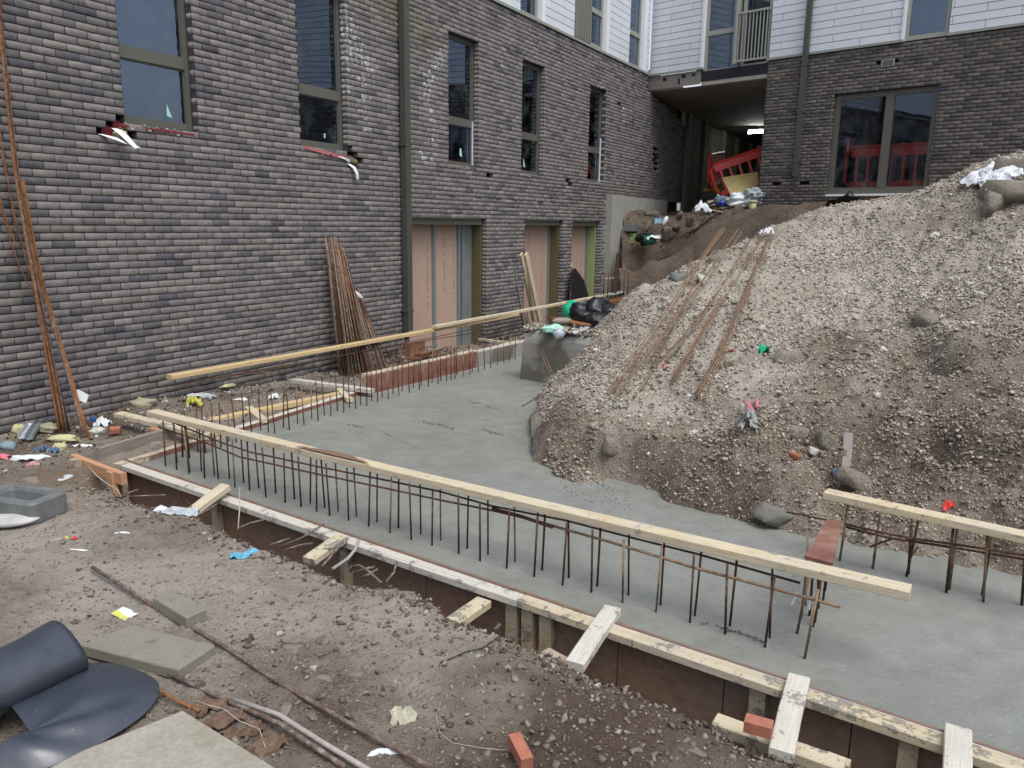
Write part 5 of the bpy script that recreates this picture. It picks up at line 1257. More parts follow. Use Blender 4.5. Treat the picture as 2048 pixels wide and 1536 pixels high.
# middle stack
def w1pt(px, py, off):      # point off metres in front of the left brick wall
    r = ray(px, py); nrm = n1; t = (-(7.759 - off)) / (r @ nrm); return r * t
lab = 'rusty bar in the dense stack leaning against the brick wall left of the downpipe'
for k in range(46):
    u = k / 45; tx = 652 + 38 * u + random.uniform(-3, 3); ty = 474 + (random.random() ** 2) * 18 + (10 if u > .55 else 0) + 18 * max(0, u - .8) * 4
    bx = 680 + 70 * u ** 1.1 + random.uniform(-5, 5); by = 748 - 6 * u + random.uniform(-4, 4)
    a = w1pt(tx, ty, .03 + .05 * random.random()); b = G(bx, by, -2.1)
    bar('stacked_bar', b, a, .0095, random.choice([RUST_G, RUST_L, RUST_O, RUST, RUST_G]), lab, 'steel bar', 'dense stack of bars leaning on the wall')
for k in range(18):
    u = k / 17; a = w1pt(700 + 20 * u + random.uniform(-2, 2), 560 + 22 * u + random.uniform(0, 12), .05 + .04 * random.random()); b = G(735 + 45 * u + random.uniform(-3, 3), 745 - 4 * u, -2.1)
    bar('stacked_bar', b, a, .009, random.choice([RUST_G, RUST_G, RUST, RUST_L]), 'shorter rusty bar leaning at the right side of the dense stack', 'steel bar', 'shorter bars right of the dense stack')
put('paper_scrap', blob_mesh('scrap', (.2, .02, .06), PAPER, 15, .3, 2), w1pt(718, 591, .15), (0, .6, -A1 + PI / 2), 'white tag stuck among the shorter leaning bars', 'tag')
# scrap pile by the downpipe foot
for k in range(42):
    s = 9.5 + random.gauss(0, .45); o = .55 + random.gauss(0, .18); c = W1(s, -2.12 + .02 * (k % 10), o); a = random.uniform(-1.2, 1.2) + A1; l = random.uniform(.15, .5)
    dv_ = np.array([math.sin(a), math.cos(a), random.uniform(-.1, .25)])
    bar('scrap_bar', c - dv_ * l / 2, c + dv_ * l / 2, .008, random.choice([RUST_O, RUST, RUST_G]), 'short rusty offcut in the heap of bars at the foot of the downpipe', 'steel bar', 'bar offcuts at the foot of the downpipe')
b0 = w1pt(826, 690, .35); m_ = MB(); m_.box(b0 - d1 * .2 - UP * .3, d1 * .38, n1 * .1, UP * .36)
m_.build('sandstone_block', simple('orange_block', (.38, .2, .12), .8, .3, 9), None, label='pinkish orange block at the foot of the downpipe', cat='block')
for k, (a, b) in enumerate([((796, 735), (808, 672)), ((806, 738), (796, 684)), ((790, 712), (800, 680))]):
    bar('bent_bar', G(*a, -2.1), D(*b, np.dot(RC.T @ G(*a, -2.1), [0, 0, 1]) + .05), .006, RUST_L, 'whitish bent bar standing over the offcuts by the downpipe', 'steel bar', 'pale bent bars by the downpipe')

# planks near the lower openings
def plank(lab, a, b, offa, zb, w, t, mat, roll=0.): return timber('plank', G(*b, zb), w1pt(*a, offa), w, t, mat, lab, 'timber', roll=roll, up=n1)
plank('pale timber leaning on the pier, left one of the pair by the middle opening', (1044, 508), (1070, 640), .05, -2.05, .1, .05, PINE)
plank('pale timber leaning on the pier, right one of the pair by the middle opening', (1054, 508), (1082, 642), .05, -2.05, .13, .05, PINE)
plank('dark thin lath leaning on the pier left of the two pale timbers', (1029, 532), (1050, 650), .03, -2.05, .03, .03, GREYW)
plank('pale timber slanting across the right lower opening', (1144, 530), (1182, 590), .03, -1.9, .1, .05, PINE)
pts = [w1pt(1141, 545, .1), w1pt(1150, 535, .1), w1pt(1168, 560, .15), w1pt(1180, 600, .3), w1pt(1141, 602, .3)]
sheet_obj('black_bag', pts, DARKP, 'black plastic sheet hanging in the right lower opening', 'sheet', .01)
timber('plank', W1(17.0, -1.25, .35), W1(20.0, -1.2, 1.4), .1, .03, PINE_O, 'thin brown board crossing in front of the concrete column', 'timber')
mb = MB(); p = D(1227, 588, 17.6); mb.box(p, np.array([.07, 0, 0]), np.array([0, .05, 0]), UP * .92 + np.array([.03, 0, 0])); mb.build('rusty_post', RUST, None, label='rusty brown post standing before the concrete column', cat='post')
for k in range(7): q = D(1208 + k * 8, 570, 17.9); bar('short_bar', q - UP * .3, q + UP * .28, .012, RUST, 'upright bar under the brown board at the column', 'steel bar', 'upright bars at the column')
q = timber('metal_strip', G(1222, 588, ZG + .11), G(1292, 571, ZG + .11), .16, .02, AGED, 'pale blue-grey metal strip at the far end of the lapped timber', 'strip')
for k in range(8):
    a = G(1150 + random.uniform(-8, 8), 618 + k * 1.2, -1.62); b = G(1285 + random.uniform(-10, 10), 583 + k * 1.4, -1.6)
    bar('lying_bar', a, b, .012, random.choice([RUST, RUST_O, RUST_O]), 'brown bar lying below the far end of the lapped timber', 'steel bar', 'bars lying below the far timber end')
for k in range(7):
    a = G(1098 + random.uniform(-4, 6), 632 + k * 1.0, -1.5); b = G(1178 + random.uniform(-6, 6), 648 + k * .7, -1.5)
    bar('lying_bar', a, b, .011, RUST_O, 'orange rusty bar lying behind the stub wall', 'steel bar', 'bars lying behind the stub wall')
put('green_bucket', blob_mesh('bucket', (.42, .38, .34), GREEN, 21, .25, 3, True), D(1146, 622, 12.9), (0, 0, 0), 'crumpled bright green plastic bag beside the black sacks', 'bag')
for k, (x_, y_, zc, s_) in enumerate([(1172, 628, 12.7, (.55, .45, .4)), (1194, 622, 12.7, (.5, .45, .42)), (1214, 626, 12.6, (.45, .4, .35)), (1192, 640, 12.4, (.4, .35, .25))]):
    put('black_sack', blob_mesh('sack', s_, DARKP, 30 + k, .45, 3, True), D(x_, y_, zc), (0, 0, k), ['black sack touching the green bag', 'tallest black sack in the middle of the group', 'black sack nearest the gravel heap', 'low black sack in front of the others'][k], 'sack', 'black sacks behind the stub wall')

# ------------------------------------------------------------------ bars strewn on the heap
def on_heap(px, py, up=.02):
    zc = np.arange(4., 16., .04); r = ray(px, py); P = r[None] * zc[:, None]; h = heap_z(P[:, 0], P[:, 1])
    k = np.nonzero(P[:, 2] < h)[0]
    return P[k[0]] * ((zc[k[0]] - .02) / zc[k[0]]) + UP * up if len(k) else D(px, py, 11.5)
def heap_bar(pts, r, mat, lab, grp, up=.03):
    P = [on_heap(a, b, up) if len(c) == 0 else D(a, b, c[0]) for a, b, *c in pts]
    # a bar is stiff: keep it above the ground by lifting the middle
    P = np.array(P); m = len(P); t = np.linspace(0, 1, m)
    line = P[0] * (1 - t)[:, None] + P[-1] * t[:, None]; P = line + (P - line) * .55; P[:, 2] += .02
    mb = MB(); mb.tube(list(P), r, 6); mb.build('strewn_bar', mat, None, True, label=lab, cat='steel bar', group=grp)
HB = [((1584, 0), 0)]
runs = [
 ('left', [(1446, 462, 10.8), (1400, 530), (1330, 650), (1270, 735), (1222, 800)], 4, 5), ('left', [(1480, 464, 10.9), (1420, 560), (1350, 660), (1290, 730), (1236, 806)], 3, 5),
 ('left', [(1430, 500), (1370, 590), (1330, 680), (1300, 740)], 4, 7),
 ('middle', [(1500, 490), (1450, 580), (1400, 660), (1350, 720), (1322, 740)], 5, 6), ('middle', [(1530, 478), (1480, 560), (1420, 650), (1370, 735), (1345, 780)], 7, 6),
 ('right', [(1545, 476), (1510, 560), (1470, 660), (1430, 760), (1395, 808)], 6, 5), ('right', [(1535, 500), (1490, 600), (1450, 700), (1410, 790), (1400, 815)], 4, 7)]
for nm, pts, cnt, jit in runs:
    for k in range(cnt):
        jx, jy = random.uniform(-jit, jit), random.uniform(-jit, jit); j2 = random.uniform(-jit * 1.6, jit * 1.6)
        q = [(a + jx + (j2 - jx) * i / (len(pts) - 1), b + jy, *c) for i, (a, b, *c) in enumerate(pts)]
        heap_bar(q, .0062, random.choice([RUST_L, RUST_G, RUST_L, RUST_L, RUST_G, RUST_T]), 'rusty bar in the %s sheaf strewn down the gravel heap' % nm, '%s sheaf of bars on the heap' % nm, .03 + .01 * k)
heap_bar([(1380, 520, 10.6), (1372, 560), (1366, 600)], .006, RUST_L, 'thin upright bar poking from the heap crest left of the sheaves', None)
heap_bar([(1392, 490, 10.7), (1386, 515), (1380, 540)], .006, RUST_L, 'second thin bar on the heap crest left of the sheaves', None)
heap_bar([(1268, 804), (1285, 780), (1302, 755)], .014, RUST_L, 'thick short bar lying low on the heap between the left and middle sheaves', None)
heap_bar([(1200, 745), (1260, 738), (1330, 742), (1390, 738)], .005, WIRE, 'thin wire lying across the feet of the left sheaf', None)
heap_bar([(1365, 722), (1380, 740), (1396, 758)], .008, RUST_G, 'short crooked bar crossing between middle and right sheaves', None)
heap_bar([(1442, 688), (1450, 720), (1455, 760)], .006, RUST_L, 'thin bar standing loose right of the right sheaf foot', None)
heap_bar([(1232, 665), (1242, 690), (1243, 706)], .007, WIRE, 'pale bent wire sticking up right of the stub wall', None, .1)
heap_bar([(1044, 817, 7.2), (1060, 808, 7.3), (1085, 795)], .005, RUST, 'thin bar poking out of the heap nose over the slab', None)

# rocks and scraps on the heap
def hrock(px, py, size, mat, lab, cat='rock', seed=0, rough=.22, lvl=2, rot=0., up=.0, name='rock', smooth=False):
    p = on_heap(px, py, up); soft = cat in ('litter', 'rag', 'film')
    me = crumple_mesh(name, (size[0], size[1], size[2] * 1.3), mat, seed) if soft else rock_mesh(name, size, mat, seed)
    put(cat if cat in ('brick', 'block', 'litter', 'rag', 'lump') else name, me, p + np.array([0, .02, size[2] * (.1 if soft else -.02)]), (0, 0, rot) if soft else (.3 * math.sin(seed), .3 * math.cos(seed), rot + seed), lab, cat)
hrock(1990, 415, (.62, .42, .36), ROCKG, 'large rounded boulder at the foot of the white sacking', seed=51, lvl=4, rough=.25)
hrock(2028, 388, (.9, .5, .45), ROCKG, 'larger pale boulder under the sacking at the right edge', seed=52, lvl=4, rough=.28)
hrock(2045, 345, (.7, .5, .4), ROCKG, 'boulder on the crest at the right edge of the picture', seed=53, lvl=4)
hrock(1958, 466, (.2, .16, .14), ROCKG, 'grey-brown stone alone below the boulders', seed=54)
hrock(1862, 645, (.5, .3, .26), ROCKG, 'flat slab of rubble in the hollow at the right of the heap', seed=55, rough=.2, lvl=4)
hrock(1580, 730, (.34, .25, .3), ROCKG, 'squarish brown lump right of the green scrap', seed=56, lvl=4, rough=.3)
hrock(1595, 868, (.26, .2, .16), ROCKG, 'rounded stone in the lower hollow of the heap', seed=57)
hrock(1650, 880, (.24, .2, .2), ROCKG, 'stone beside the lower hollow, touching the purple scrap', seed=58)
hrock(1720, 962, (.34, .22, .16), ROCKG, 'flat angular stone above the right-hand timber', seed=59, rough=.15)
hrock(1230, 893, (.24, .16, .17), ROCKG, 'dark lump overhanging the slab on the heap face', seed=60, lvl=4)
hrock(1425, 524, (.42, .3, .22), ROCKG, 'brown lump near the crest between the left and middle sheaves', seed=61, lvl=4, rough=.3)
hrock(1404, 560, (.2, .16, .15), ROCK_L, 'tan stone left of the middle sheaf', seed=62)
hrock(1400, 527, (.14, .12, .1), ROCK_L, 'white stone near the crest', seed=63)
hrock(1244, 755, (.16, .13, .13), ROCK_L, 'pale grey stone at the foot of the left sheaf', seed=64)
hrock(1495, 822, (.16, .14, .12), ROCK_L, 'whitish lump low on the heap right of the right sheaf', seed=65)
for k, (a, b) in enumerate([(1525, 657), (1517, 700), (1600, 1200), (1770, 700), (1885, 690), (1800, 610), (1690, 590), (1905, 560), (1940, 570), (1960, 590), (1700, 680), (1470, 640), (1390, 868), (1560, 790), (1630, 905), (1330, 600), (1980, 540), (1875, 470)]):
    if b > 1100: continue
    hrock(a, b, (.11, .09, .08), ROCK_L, 'pale fist-sized stone scattered on the heap', seed=70 + k)
for o in list(C.objects):
    if o.get('label') == 'pale fist-sized stone scattered on the heap': o['group'] = 'pale stones scattered on the heap'
# white sacking draped on the boulders
def drape(name, px, zup, mat, lab, cat, nseg=9, amp=.05, seed=1, src=on_heap):
    """px: 4 corner pixels of the patch (tl, tr, br, bl) laid on the heap as creased film with torn edges"""
    tl, tr, br, bl = [src(*p, zup) for p in px]; nseg = 26; g = np.linspace(0, 1, nseg + 1); U, Vv = np.meshgrid(g, g, indexing='ij')
    P = ((tl[None, None] * (1 - U[..., None]) + tr * U[..., None]) * (1 - Vv[..., None]) + (bl * (1 - U[..., None]) + br * U[..., None]) * Vv[..., None])
    hz = heap_z(P[..., 0], P[..., 1]); w = .6 * (fbm(U * 3 + seed, Vv * 3, 3, seed)) ; cr_ = 1 - np.abs(fbm(U * 6 + seed, Vv * 6 + w * 2, 3, seed + 3)) * 2.2; fine = fbm(U * 18, Vv * 18 + seed, 2, seed + 8)
    P[..., 2] = np.maximum(P[..., 2] * .35 + hz * .65, hz + .01) + amp * (.5 + .5 * w) * .6 + .035 * np.clip(cr_, -1, 1) + .018 * fine
    P[..., 0] += .05 * fbm(U * 7 + 5, Vv * 7, 3, seed + 11); P[..., 1] += .05 * fbm(U * 7, Vv * 7 + 9, 3, seed + 12)
    ed = np.minimum(np.minimum(U, 1 - U), np.minimum(Vv, 1 - Vv)) + .09 * fbm(U * 5 + seed, Vv * 5, 3, seed + 20); V = P.reshape(-1, 3); Fc = []
    for i in range(nseg):
        for j in range(nseg):
            if ed[i, j] < .02: continue
            a = i * (nseg + 1) + j; Fc.append((a, a + nseg + 1, a + nseg + 2)); Fc.append((a, a + nseg + 2, a + 1))
    N = len(V); V2 = np.concatenate([V, V - np.array([0, 0, .004])]); Fc += [(a + N, c + N, b + N) for a, b, c in Fc]
    return link(name, np_mesh(name, V2, np.array(Fc), mat), None, lab, cat)
drape('sacking', [(1905, 385), (2010, 335), (2048, 362), (1975, 395)], .12, BAG, 'torn white sacking draped over the heap crest by the boulders', 'sacking', 12, .22, 3)
drape('sacking', [(1955, 365), (2010, 350), (2002, 400), (1962, 408)], .16, BAG, 'hanging flap of white sacking between the two boulders', 'sacking', 12, .2, 6)
drape('film_scrap', [(1478, 850), (1512, 846), (1512, 872), (1478, 874)], .01, simple('clear_film', (.3, .31, .3), .3, .4, 20), 'greyish clear plastic film low on the heap face', 'film', 9, .06, 9)
hrock(1475, 705, (.14, .07, .06), REDB, 'dark red scrap right of the right sheaf', 'brick', 81, .3)
hrock(1528, 709, (.11, .09, .1), GREEN, 'bright green plastic scrap on the heap', 'litter', 82, .5, 3)
p_, q_ = on_heap(1438, 736, .05), on_heap(1480, 724, .06); timber('wood_offcut', p_, q_, .09, .05, PINE_O, 'short brown wood offcut on the heap under the red scrap', 'timber')
hrock(1357, 558, (.26, .2, .16), GREYP, 'dark grey block on the crest left of the sheaves', 'block', 84, .08, 3, .5)
p_, q_ = on_heap(1492, 812, .05), on_heap(1506, 834, .05); timber('pink_strip', p_, q_, .035, .01, PINKM, 'pink plastic strip low on the heap', 'litter')
p_, q_ = on_heap(1513, 808, .05), on_heap(1514, 824, .05); timber('pink_strip', p_, q_, .03, .01, PINKM, 'smaller pink strip right of the first', 'litter')
hrock(1588, 915, (.14, .1, .1), REDB, 'reddish lump beside the grey stone in the lower hollow', 'brick', 85, .3)
hrock(1680, 951, (.13, .09, .07), simple('dark_blue_scrap', (.06, .12, .18), .4, .3, 10), 'dark blue scrap above the ply offcut', 'litter', 86, .4)
p_, q_ = on_heap(1695, 880, .06), on_heap(1692, 938, .02); timber('rag_strip', p_, q_, .07, .012, simple('mauve_rag', (.24, .205, .195), .9, .2, 12), 'mauve rag hanging down from a stone in the lower hollow', 'rag')
hrock(1900, 1016, (.1, .07, .05), REDP, 'small red scrap behind the right-hand timber', 'litter', 87, .4)
hrock(1545, 1028, (.34, .2, .14), simple('grey_clod', (.16, .155, .14), .9, .4, 20, bump=.9), 'dark grey clod smeared with concrete at the heap foot', 'lump', 88, .3, 4)
hrock(1330, 742, (.16, .1, .08), PINKM if False else simple('pale_pink', (.45, .3, .27), .8, .2, 9), 'pinkish rag lump at the foot of the left sheaf', 'rag', 89, .4, 3)
hrock(1534, 472, (.22, .14, .12), BAG, 'white rag on the crest at the top of the right sheaf', 'rag', 90, .45, 3)
hrock(1437, 735, (.1, .08, .07), ROCK_L, 'cream stone touching the wood offcut', 'rock', 91)

# ------------------------------------------------------------------ rubbish on the brown bank and in the passage
def bput(name, zc, px, py, size, mat, lab, cat, seed=0, rough=.35, lvl=3, rot=(0, 0, 0), smooth=True):
    me = crumple_mesh(name, (size[0] * 1.1, size[1] * 1.1, size[2]), mat, seed) if cat in ('litter',) else (rock_mesh(name, size, mat, seed) if cat == 'block' else blob_mesh(name, size, mat, seed, rough + .1, lvl, False, freq=2.4))
    put(name, me, D(px, py, zc), rot, lab, cat)
bk0 = D(1316, 448, 19.8)
ct = thing('jerrycan', 'pale blue plastic canister with handle standing on the bank below the retaining wall', 'canister', bk0)
mb = MB(); mb.box(bk0 - np.array([.09, 0, .12]), (.19, .03, 0), (0, .14, 0), (0, 0, .26)); mb.build('body', SKYB, ct, mw=at(ct))
mb = MB(); mb.tube([bk0 + np.array([-.06, .05, .14]), bk0 + np.array([-.04, .05, .22]), bk0 + np.array([.04, .05, .22]), bk0 + np.array([.06, .05, .14])], .012, 6); mb.build('handle', BLUE, ct, True, mw=at(ct))
bput('white_bottle', 19.7, 1330, 442, (.12, .12, .26), PAPER, 'white bottle leaning right of the pale blue canister', 'bottle', 101, .1, 3, (0, .5, 0))
bput('dark_bag', 19.2, 1288, 478, (.45, .4, .3), DARKP, 'small black bag at the foot of the retaining wall', 'bag', 102)
bput('green_bag', 19.0, 1300, 480, (.3, .2, .25), GREEN if False else simple('dark_green', (.02, .16, .09), .4, .2, 9), 'dark green bag scrap next to the small black bag', 'bag', 103)
bput('white_scrap', 18.9, 1312, 477, (.4, .15, .12), PAPER, 'white scrap lying on the bank right of the dark green bag', 'litter', 104, .4)
fp = W1(18.62, -.28, .35)
for k in range(3): mb = MB(); mb.box(W1(18.6 + .06 * k, -.46 + .085 * k, .12), d1 * (1.0 - .15 * k), n1 * .32, UP * .075); mb.build('foam_board', FOAM, None, label=['lowest', 'middle', 'topmost'][k] + ' pale green foam board of the small pile beside the column', cat='board', group='pile of pale green foam boards')
mb = MB(); mb.box(W1(18.6, -.16, .1), d1 * 1.5, n1 * .35, UP * .16); mb.build('grey_slab', GREYP, None, label='grey slab lying over the green foam boards', cat='slab')
for k, (px, py, s_) in enumerate([(1300, 425, .4), (1345, 452, .35), (1355, 430, .3), (1290, 450, .3), (1372, 440, .3), (1330, 465, .45), (1385, 452, .25)]):
    bput('rubble_block', 19.3 - .1 * k, px + 5, py + 3, (s_, s_ * .7, s_ * .45), simple('dirty_block%d' % k, (.13, .11, .085), .9, .4, 6, bump=.5), ['dirty block high on the bank beside the canister', 'dark broken block on the bank right of the white bottle', 'upper broken block under the passage edge', 'dirty block against the retaining wall', 'small block right of the broken ones', 'largest dirty block low on the bank', 'smallest dirty block towards the passage'][k], 'block', 110 + k, .2, 2, (0, k * .4, k), False)
pr = simple('pipe_rust', (.2, .12, .08), .8, .3, 9)
for k, (a, b, za, r, mat, lb) in enumerate([((1408, 412), (1428, 402), 19.5, .05, DARKP, 'black pipe end poking out of the passage rubbish'),
    ((1440, 415), (1520, 402), 19.0, .04, GREYW, 'grey plank lying across the passage mouth'), ((1420, 418), (1465, 427), 18.6, .035, PINE_O, 'short olive board in front of the passage rubbish'),
    ((1436, 388), (1456, 412), 19.4, .03, AGED, 'pale metal strip leaning on the red barrier'), ((1515, 418), (1610, 410), 17.9, .03, GREYW, 'long thin grey board at the foot of the right wing')]):
    timber('debris_board', D(*a, za), D(*b, za - .05), r * 4, r, mat, lb, 'board')
bput('white_sack', 18.9, 1485, 402, (.85, .5, .36), BAG, 'bulging white sack at the passage mouth', 'sack', 121, .35, 4)
bput('grey_sack', 18.7, 1507, 392, (.42, .35, .35), simple('grey_foil', (.3, .33, .35), .4, .5, 25), 'crumpled grey foil bag behind the white sack', 'bag', 122, .5, 4)
bput('blue_crate', 19.3, 1446, 402, (.45, .35, .25), simple('grey_blue_bag', (.13, .17, .2), .5, .3, 9), 'grey-blue bag left of the blue one at the passage mouth', 'bag', 123, .25)
bput('blue_bag', 19.1, 1450, 407, (.36, .25, .18), simple('deep_blue', (.02, .06, .4), .4, .2, 9), 'bright blue bag at the passage mouth', 'bag', 124, .3)
bput('white_lump', 18.6, 1404, 420, (.35, .3, .24), BAG, 'dirty white lump at the left of the passage rubbish', 'litter', 125, .4)
mb = MB(); p = D(1505, 417, 17.9); mb.tube([p - UP * .08, p + UP * .14], .075, 14); mb.tube([p + UP * .14, p + UP * .18], .095, 14); mb.build('cream_tube', WOOL_L, None, True, label='short cream tube standing at the corner of the right wing', cat='tube')
mb = MB(); p = D(1488, 418, 18.2); mb.tube([p, p + np.array([.35, -.05, .02])], .06, 12); mb.build('hose_coil', DARKP, None, True, label='black hose coil in front of the white sack', cat='hose')
bs_ = D(1470, 365, 20.0)
def ply(pxs, zcs, mat, lab): sheet_obj('ply_board', [D(a, b, z) for (a, b), z in zip(pxs, zcs)], mat, lab, 'board', .02)
OSB = simple('yellow_ply', (.36, .29, .12), .7, .35, 3)
ply([(1444, 355), (1516, 343), (1516, 378), (1462, 391)], (20.0, 19.7, 19.2, 19.2), OSB, 'yellowish ply board leaning inside the passage mouth')
ply([(1456, 400), (1462, 392), (1516, 379), (1516, 398), (1464, 410)], (19.3, 19.25, 19.2, 19.0, 19.0), OSB, 'second yellowish board below the leaning ply board')
ply([(1414, 402), (1438, 397), (1438, 408), (1420, 412)], (19.8, 19.8, 19.6, 19.6), PINE_O, 'small brown board left of the ply boards')

# red plastic barriers
def barrier_parts(root, mw):
    def ring(x0, x1, z0, z1, ch): return [(x0 + ch, z0), (x1 - ch, z0), (x1, z0 + ch), (x1, z1 - ch), (x1 - ch, z1), (x0 + ch, z1), (x0, z1 - ch), (x0, z0 + ch)]
    mb = MB()
    def bx(x0, x1, z0, z1, t=.05): mb.box((x0, -t / 2, z0), (x1 - x0, 0, 0), (0, t, 0), (0, 0, z1 - z0))
    o = ring(0, 2.0, .1, 1.0, .16); path = [np.array([x, 0, z]) for x, z in o] + [np.array([o[0][0], 0, o[0][1]]), np.array([o[1][0], 0, o[1][1]])]
    mb.tube(path, .04, 8); bx(.12, 1.88, .12, .24, .045); bx(.12, 1.88, .78, .96, .06)
    mb.build('body', REDP, root, mw=mw)
    for k in range(7):
        q = MB(); x = .22 + k * .25; q.box((x, -.02, .24), (.055, 0, 0), (0, .04, 0), (0, 0, .55)); q.build('bar', REDP, root, mw=mw)
    for x in (.42, 1.5):
        q = MB(); q.box((x, -.05, 0), (.09, 0, 0), (0, .1, 0), (0, 0, .2)); q.box((x, -.22, 0), (.09, 0, 0), (0, .44, 0), (0, 0, .05)); q.build('foot', YEL, root, mw=mw)
def barrier(origin, xdir, zdir, label, n='barrier'):
    r = thing(n, label, 'barrier', origin); x = xdir / np.linalg.norm(xdir); z = zdir - x * (zdir @ x); z = z / np.linalg.norm(z); y = np.cross(z, x)
    m = Matrix.Identity(4)
    for i in range(3): m[i][0] = x[i]; m[i][1] = y[i]; m[i][2] = z[i]
    r.matrix_basis = Matrix.Translation(r.location) @ m
    barrier_parts(r, Matrix.Identity(4)); return r
a_, b_ = D(1440, 402, 20.6), D(1535, 372, 20.0)
barrier(a_, b_ - a_ + np.array([0, .4, 0]), UP * 1. + np.array([.0, .25, 0]), 'red plastic barrier leaning on its side in the passage mouth')
a_, b_ = D(1415, 378, 21.2), D(1440, 366, 22.6)
barrier(D(1416, 384, 21.6), np.array([.5, 1., .14]), UP * .8, 'red plastic barrier seen nearly end-on behind the leaning one')
barrier(W2(-6.98, .79, -.40), d2, UP, 'red barrier with yellow feet standing behind the sliding door')
mb = MB(); mb.box(W2(-6.25, .5, .12), d2 * 2.1, n2 * .12, UP * .13); mb.build('yellow_beam', YEL, None, label='yellow beam on the ground below the sliding door', cat='beam')
mb = MB(); mb.box(W2(-6.45, .42, .1), d2 * .22, n2 * .2, UP * .12); mb.build('yellow_block', YEL, None, label='small yellow box left of the yellow beam', cat='block')
put('dark_rag', blob_mesh('rag', (.3, .2, .25), DARKP, 131, .5, 3), W2(-6.6, .62, .25), (0, 0, 0), 'dark rag in front of the yellow beam end', 'rag')

# ------------------------------------------------------------------ near-ground objects
def gr(px, py, up=0.):
    z = np.arange(-1.85, -2.3, -.004); r = ray(px, py); P = r[None] * (z / r[2])[:, None]; h = ground_z(P[:, 0], P[:, 1])
    k = np.nonzero(P[:, 2] <= h)[0]
    return P[k[0]] + UP * up if len(k) else G(px, py, GZ + up)
def slabbox(name, corners, th, mat, lab, cat, up=0.):
    tops = [np.asarray(c) for c in corners]; n = len(tops); mb = MB(); ctr = sum(tops) / n
    ins = [t + (ctr - t) / np.linalg.norm(ctr - t) * .006 for t in tops]
    mb.v = [t for t in ins] + [t - UP * .005 for t in tops] + [t - UP * th for t in tops]
    mb.f = [tuple(range(n))[::-1]] + [(i, (i + 1) % n, n + (i + 1) % n, n + i) for i in range(n)] + [(n + i, n + (i + 1) % n, 2 * n + (i + 1) % n, 2 * n + i) for i in range(n)] + [tuple(range(2 * n, 3 * n))]
    return mb.build(name, mat, None, label=lab, cat=cat)
zf_ = -1.985
slabbox('paving_slab', [G(158, 1290, zf_), G(264, 1249, zf_), G(430, 1291, zf_), G(356, 1340, zf_)], .05, FLAG, 'large square grey paving slab lying beside the black sheet', 'paving slab')
zf_ = -1.96
slabbox('paving_block', [G(305, 1196, zf_), G(342, 1178, zf_), G(412, 1218, zf_), G(372, 1236, zf_)], .06, FLAG, 'small grey concrete block tilted over the long bar', 'paving block')
slabbox('paving_slab', [G(165, 1500, -1.93), G(365, 1420, -1.93), G(560, 1540, -1.93), G(700, 1640, -1.93), G(350, 1760, -1.93), G(80, 1545, -1.93)], .07, m_conc('yellowed_concrete', (.27, .25, .2), (.37, .35, .3), None, 7), 'yellow-stained paving slab cut off by the bottom edge of the picture', 'paving slab')
# long bars on the ground
def lay(lab, pts, r, mat, z0=.012, name='ground_bar'):
    P = [gr(a, b, z0) for a, b in pts]; P = np.array(P); t = np.linspace(0, 1, len(P)); l_ = P[0] * (1 - t)[:, None] + P[-1] * t[:, None]; P[:, 2] = l_[:, 2] + max(0, float(np.max(P[:, 2] - l_[:, 2])) * .75)
    mb = MB(); mb.tube(list(P), r, 8); mb.build(name, mat, None, True, label=lab, cat='steel bar')
lay('longest dirty steel bar lying diagonally from beside the block to the bottom edge', [(186, 1147), (300, 1212), (430, 1292), (560, 1372), (700, 1460), (860, 1552)], .0105, RUST_G, .02)
lay('dirty steel bar emerging from under the black sheet, upper of the twin bars', [(330, 1352), (430, 1398), (560, 1468), (690, 1545)], .0105, RUST_G, .02)
lay('whitened steel bar lying closely beside the lower twin bar', [(470, 1412), (560, 1457), (650, 1505), (740, 1556)], .0105, simple('whitened_steel', (.36, .33, .31), .7, .4, 40, bump=.6), .03)
lay('orange rusty bar between black sheet and yellow-stained slab', [(300, 1385), (345, 1408), (400, 1440)], .007, RUST_O, .03)
# broken brick face strip with wire
for k, (a, b, s_) in enumerate([(408, 1424, .11), (450, 1446, .1), (490, 1470, .1), (530, 1502, .1)]):
    put('decayed_timber', crumple_mesh('decayed', (s_ * 1.7, s_ * .75, .05), simple('charred%d' % k, (.15, .1, .07), .9, .7, 14, bump=.8), 140 + k, 10), gr(a, b, .012), (0, 0, .6), ['pale flaking', 'brown flaking', 'dark flaking', 'lowest flaking'][k] + ' piece of rotten board beside the yellow-stained slab', 'wood')
hbw = lambda lab, pts, r=.002, mat=WIRE: (lambda mb: mb.build('wire', mat, None, True, label=lab, cat='wire'))(MB().tube([gr(a, b, c) for a, b, c in pts], r, 5))
hbw('kinked pale wire over the rotten board pieces', [(385, 1412, .03), (420, 1432, .05), (450, 1440, .05), (480, 1468, .06), (520, 1480, .05), (532, 1510, .03)])
hbw('thin pale wire loop on the bare earth right of centre', [(888, 1392, .01), (872, 1440, .02), (880, 1470, .01), (905, 1488, .005), (960, 1500, .01), (1010, 1505, .01)], .0015)
hbw('thin dark cable curling over the earth towards the trench', [(880, 1330, .01), (930, 1312, .02), (965, 1300, .01), (1000, 1278, .015), (1060, 1282, .01)], .003, DARKP)
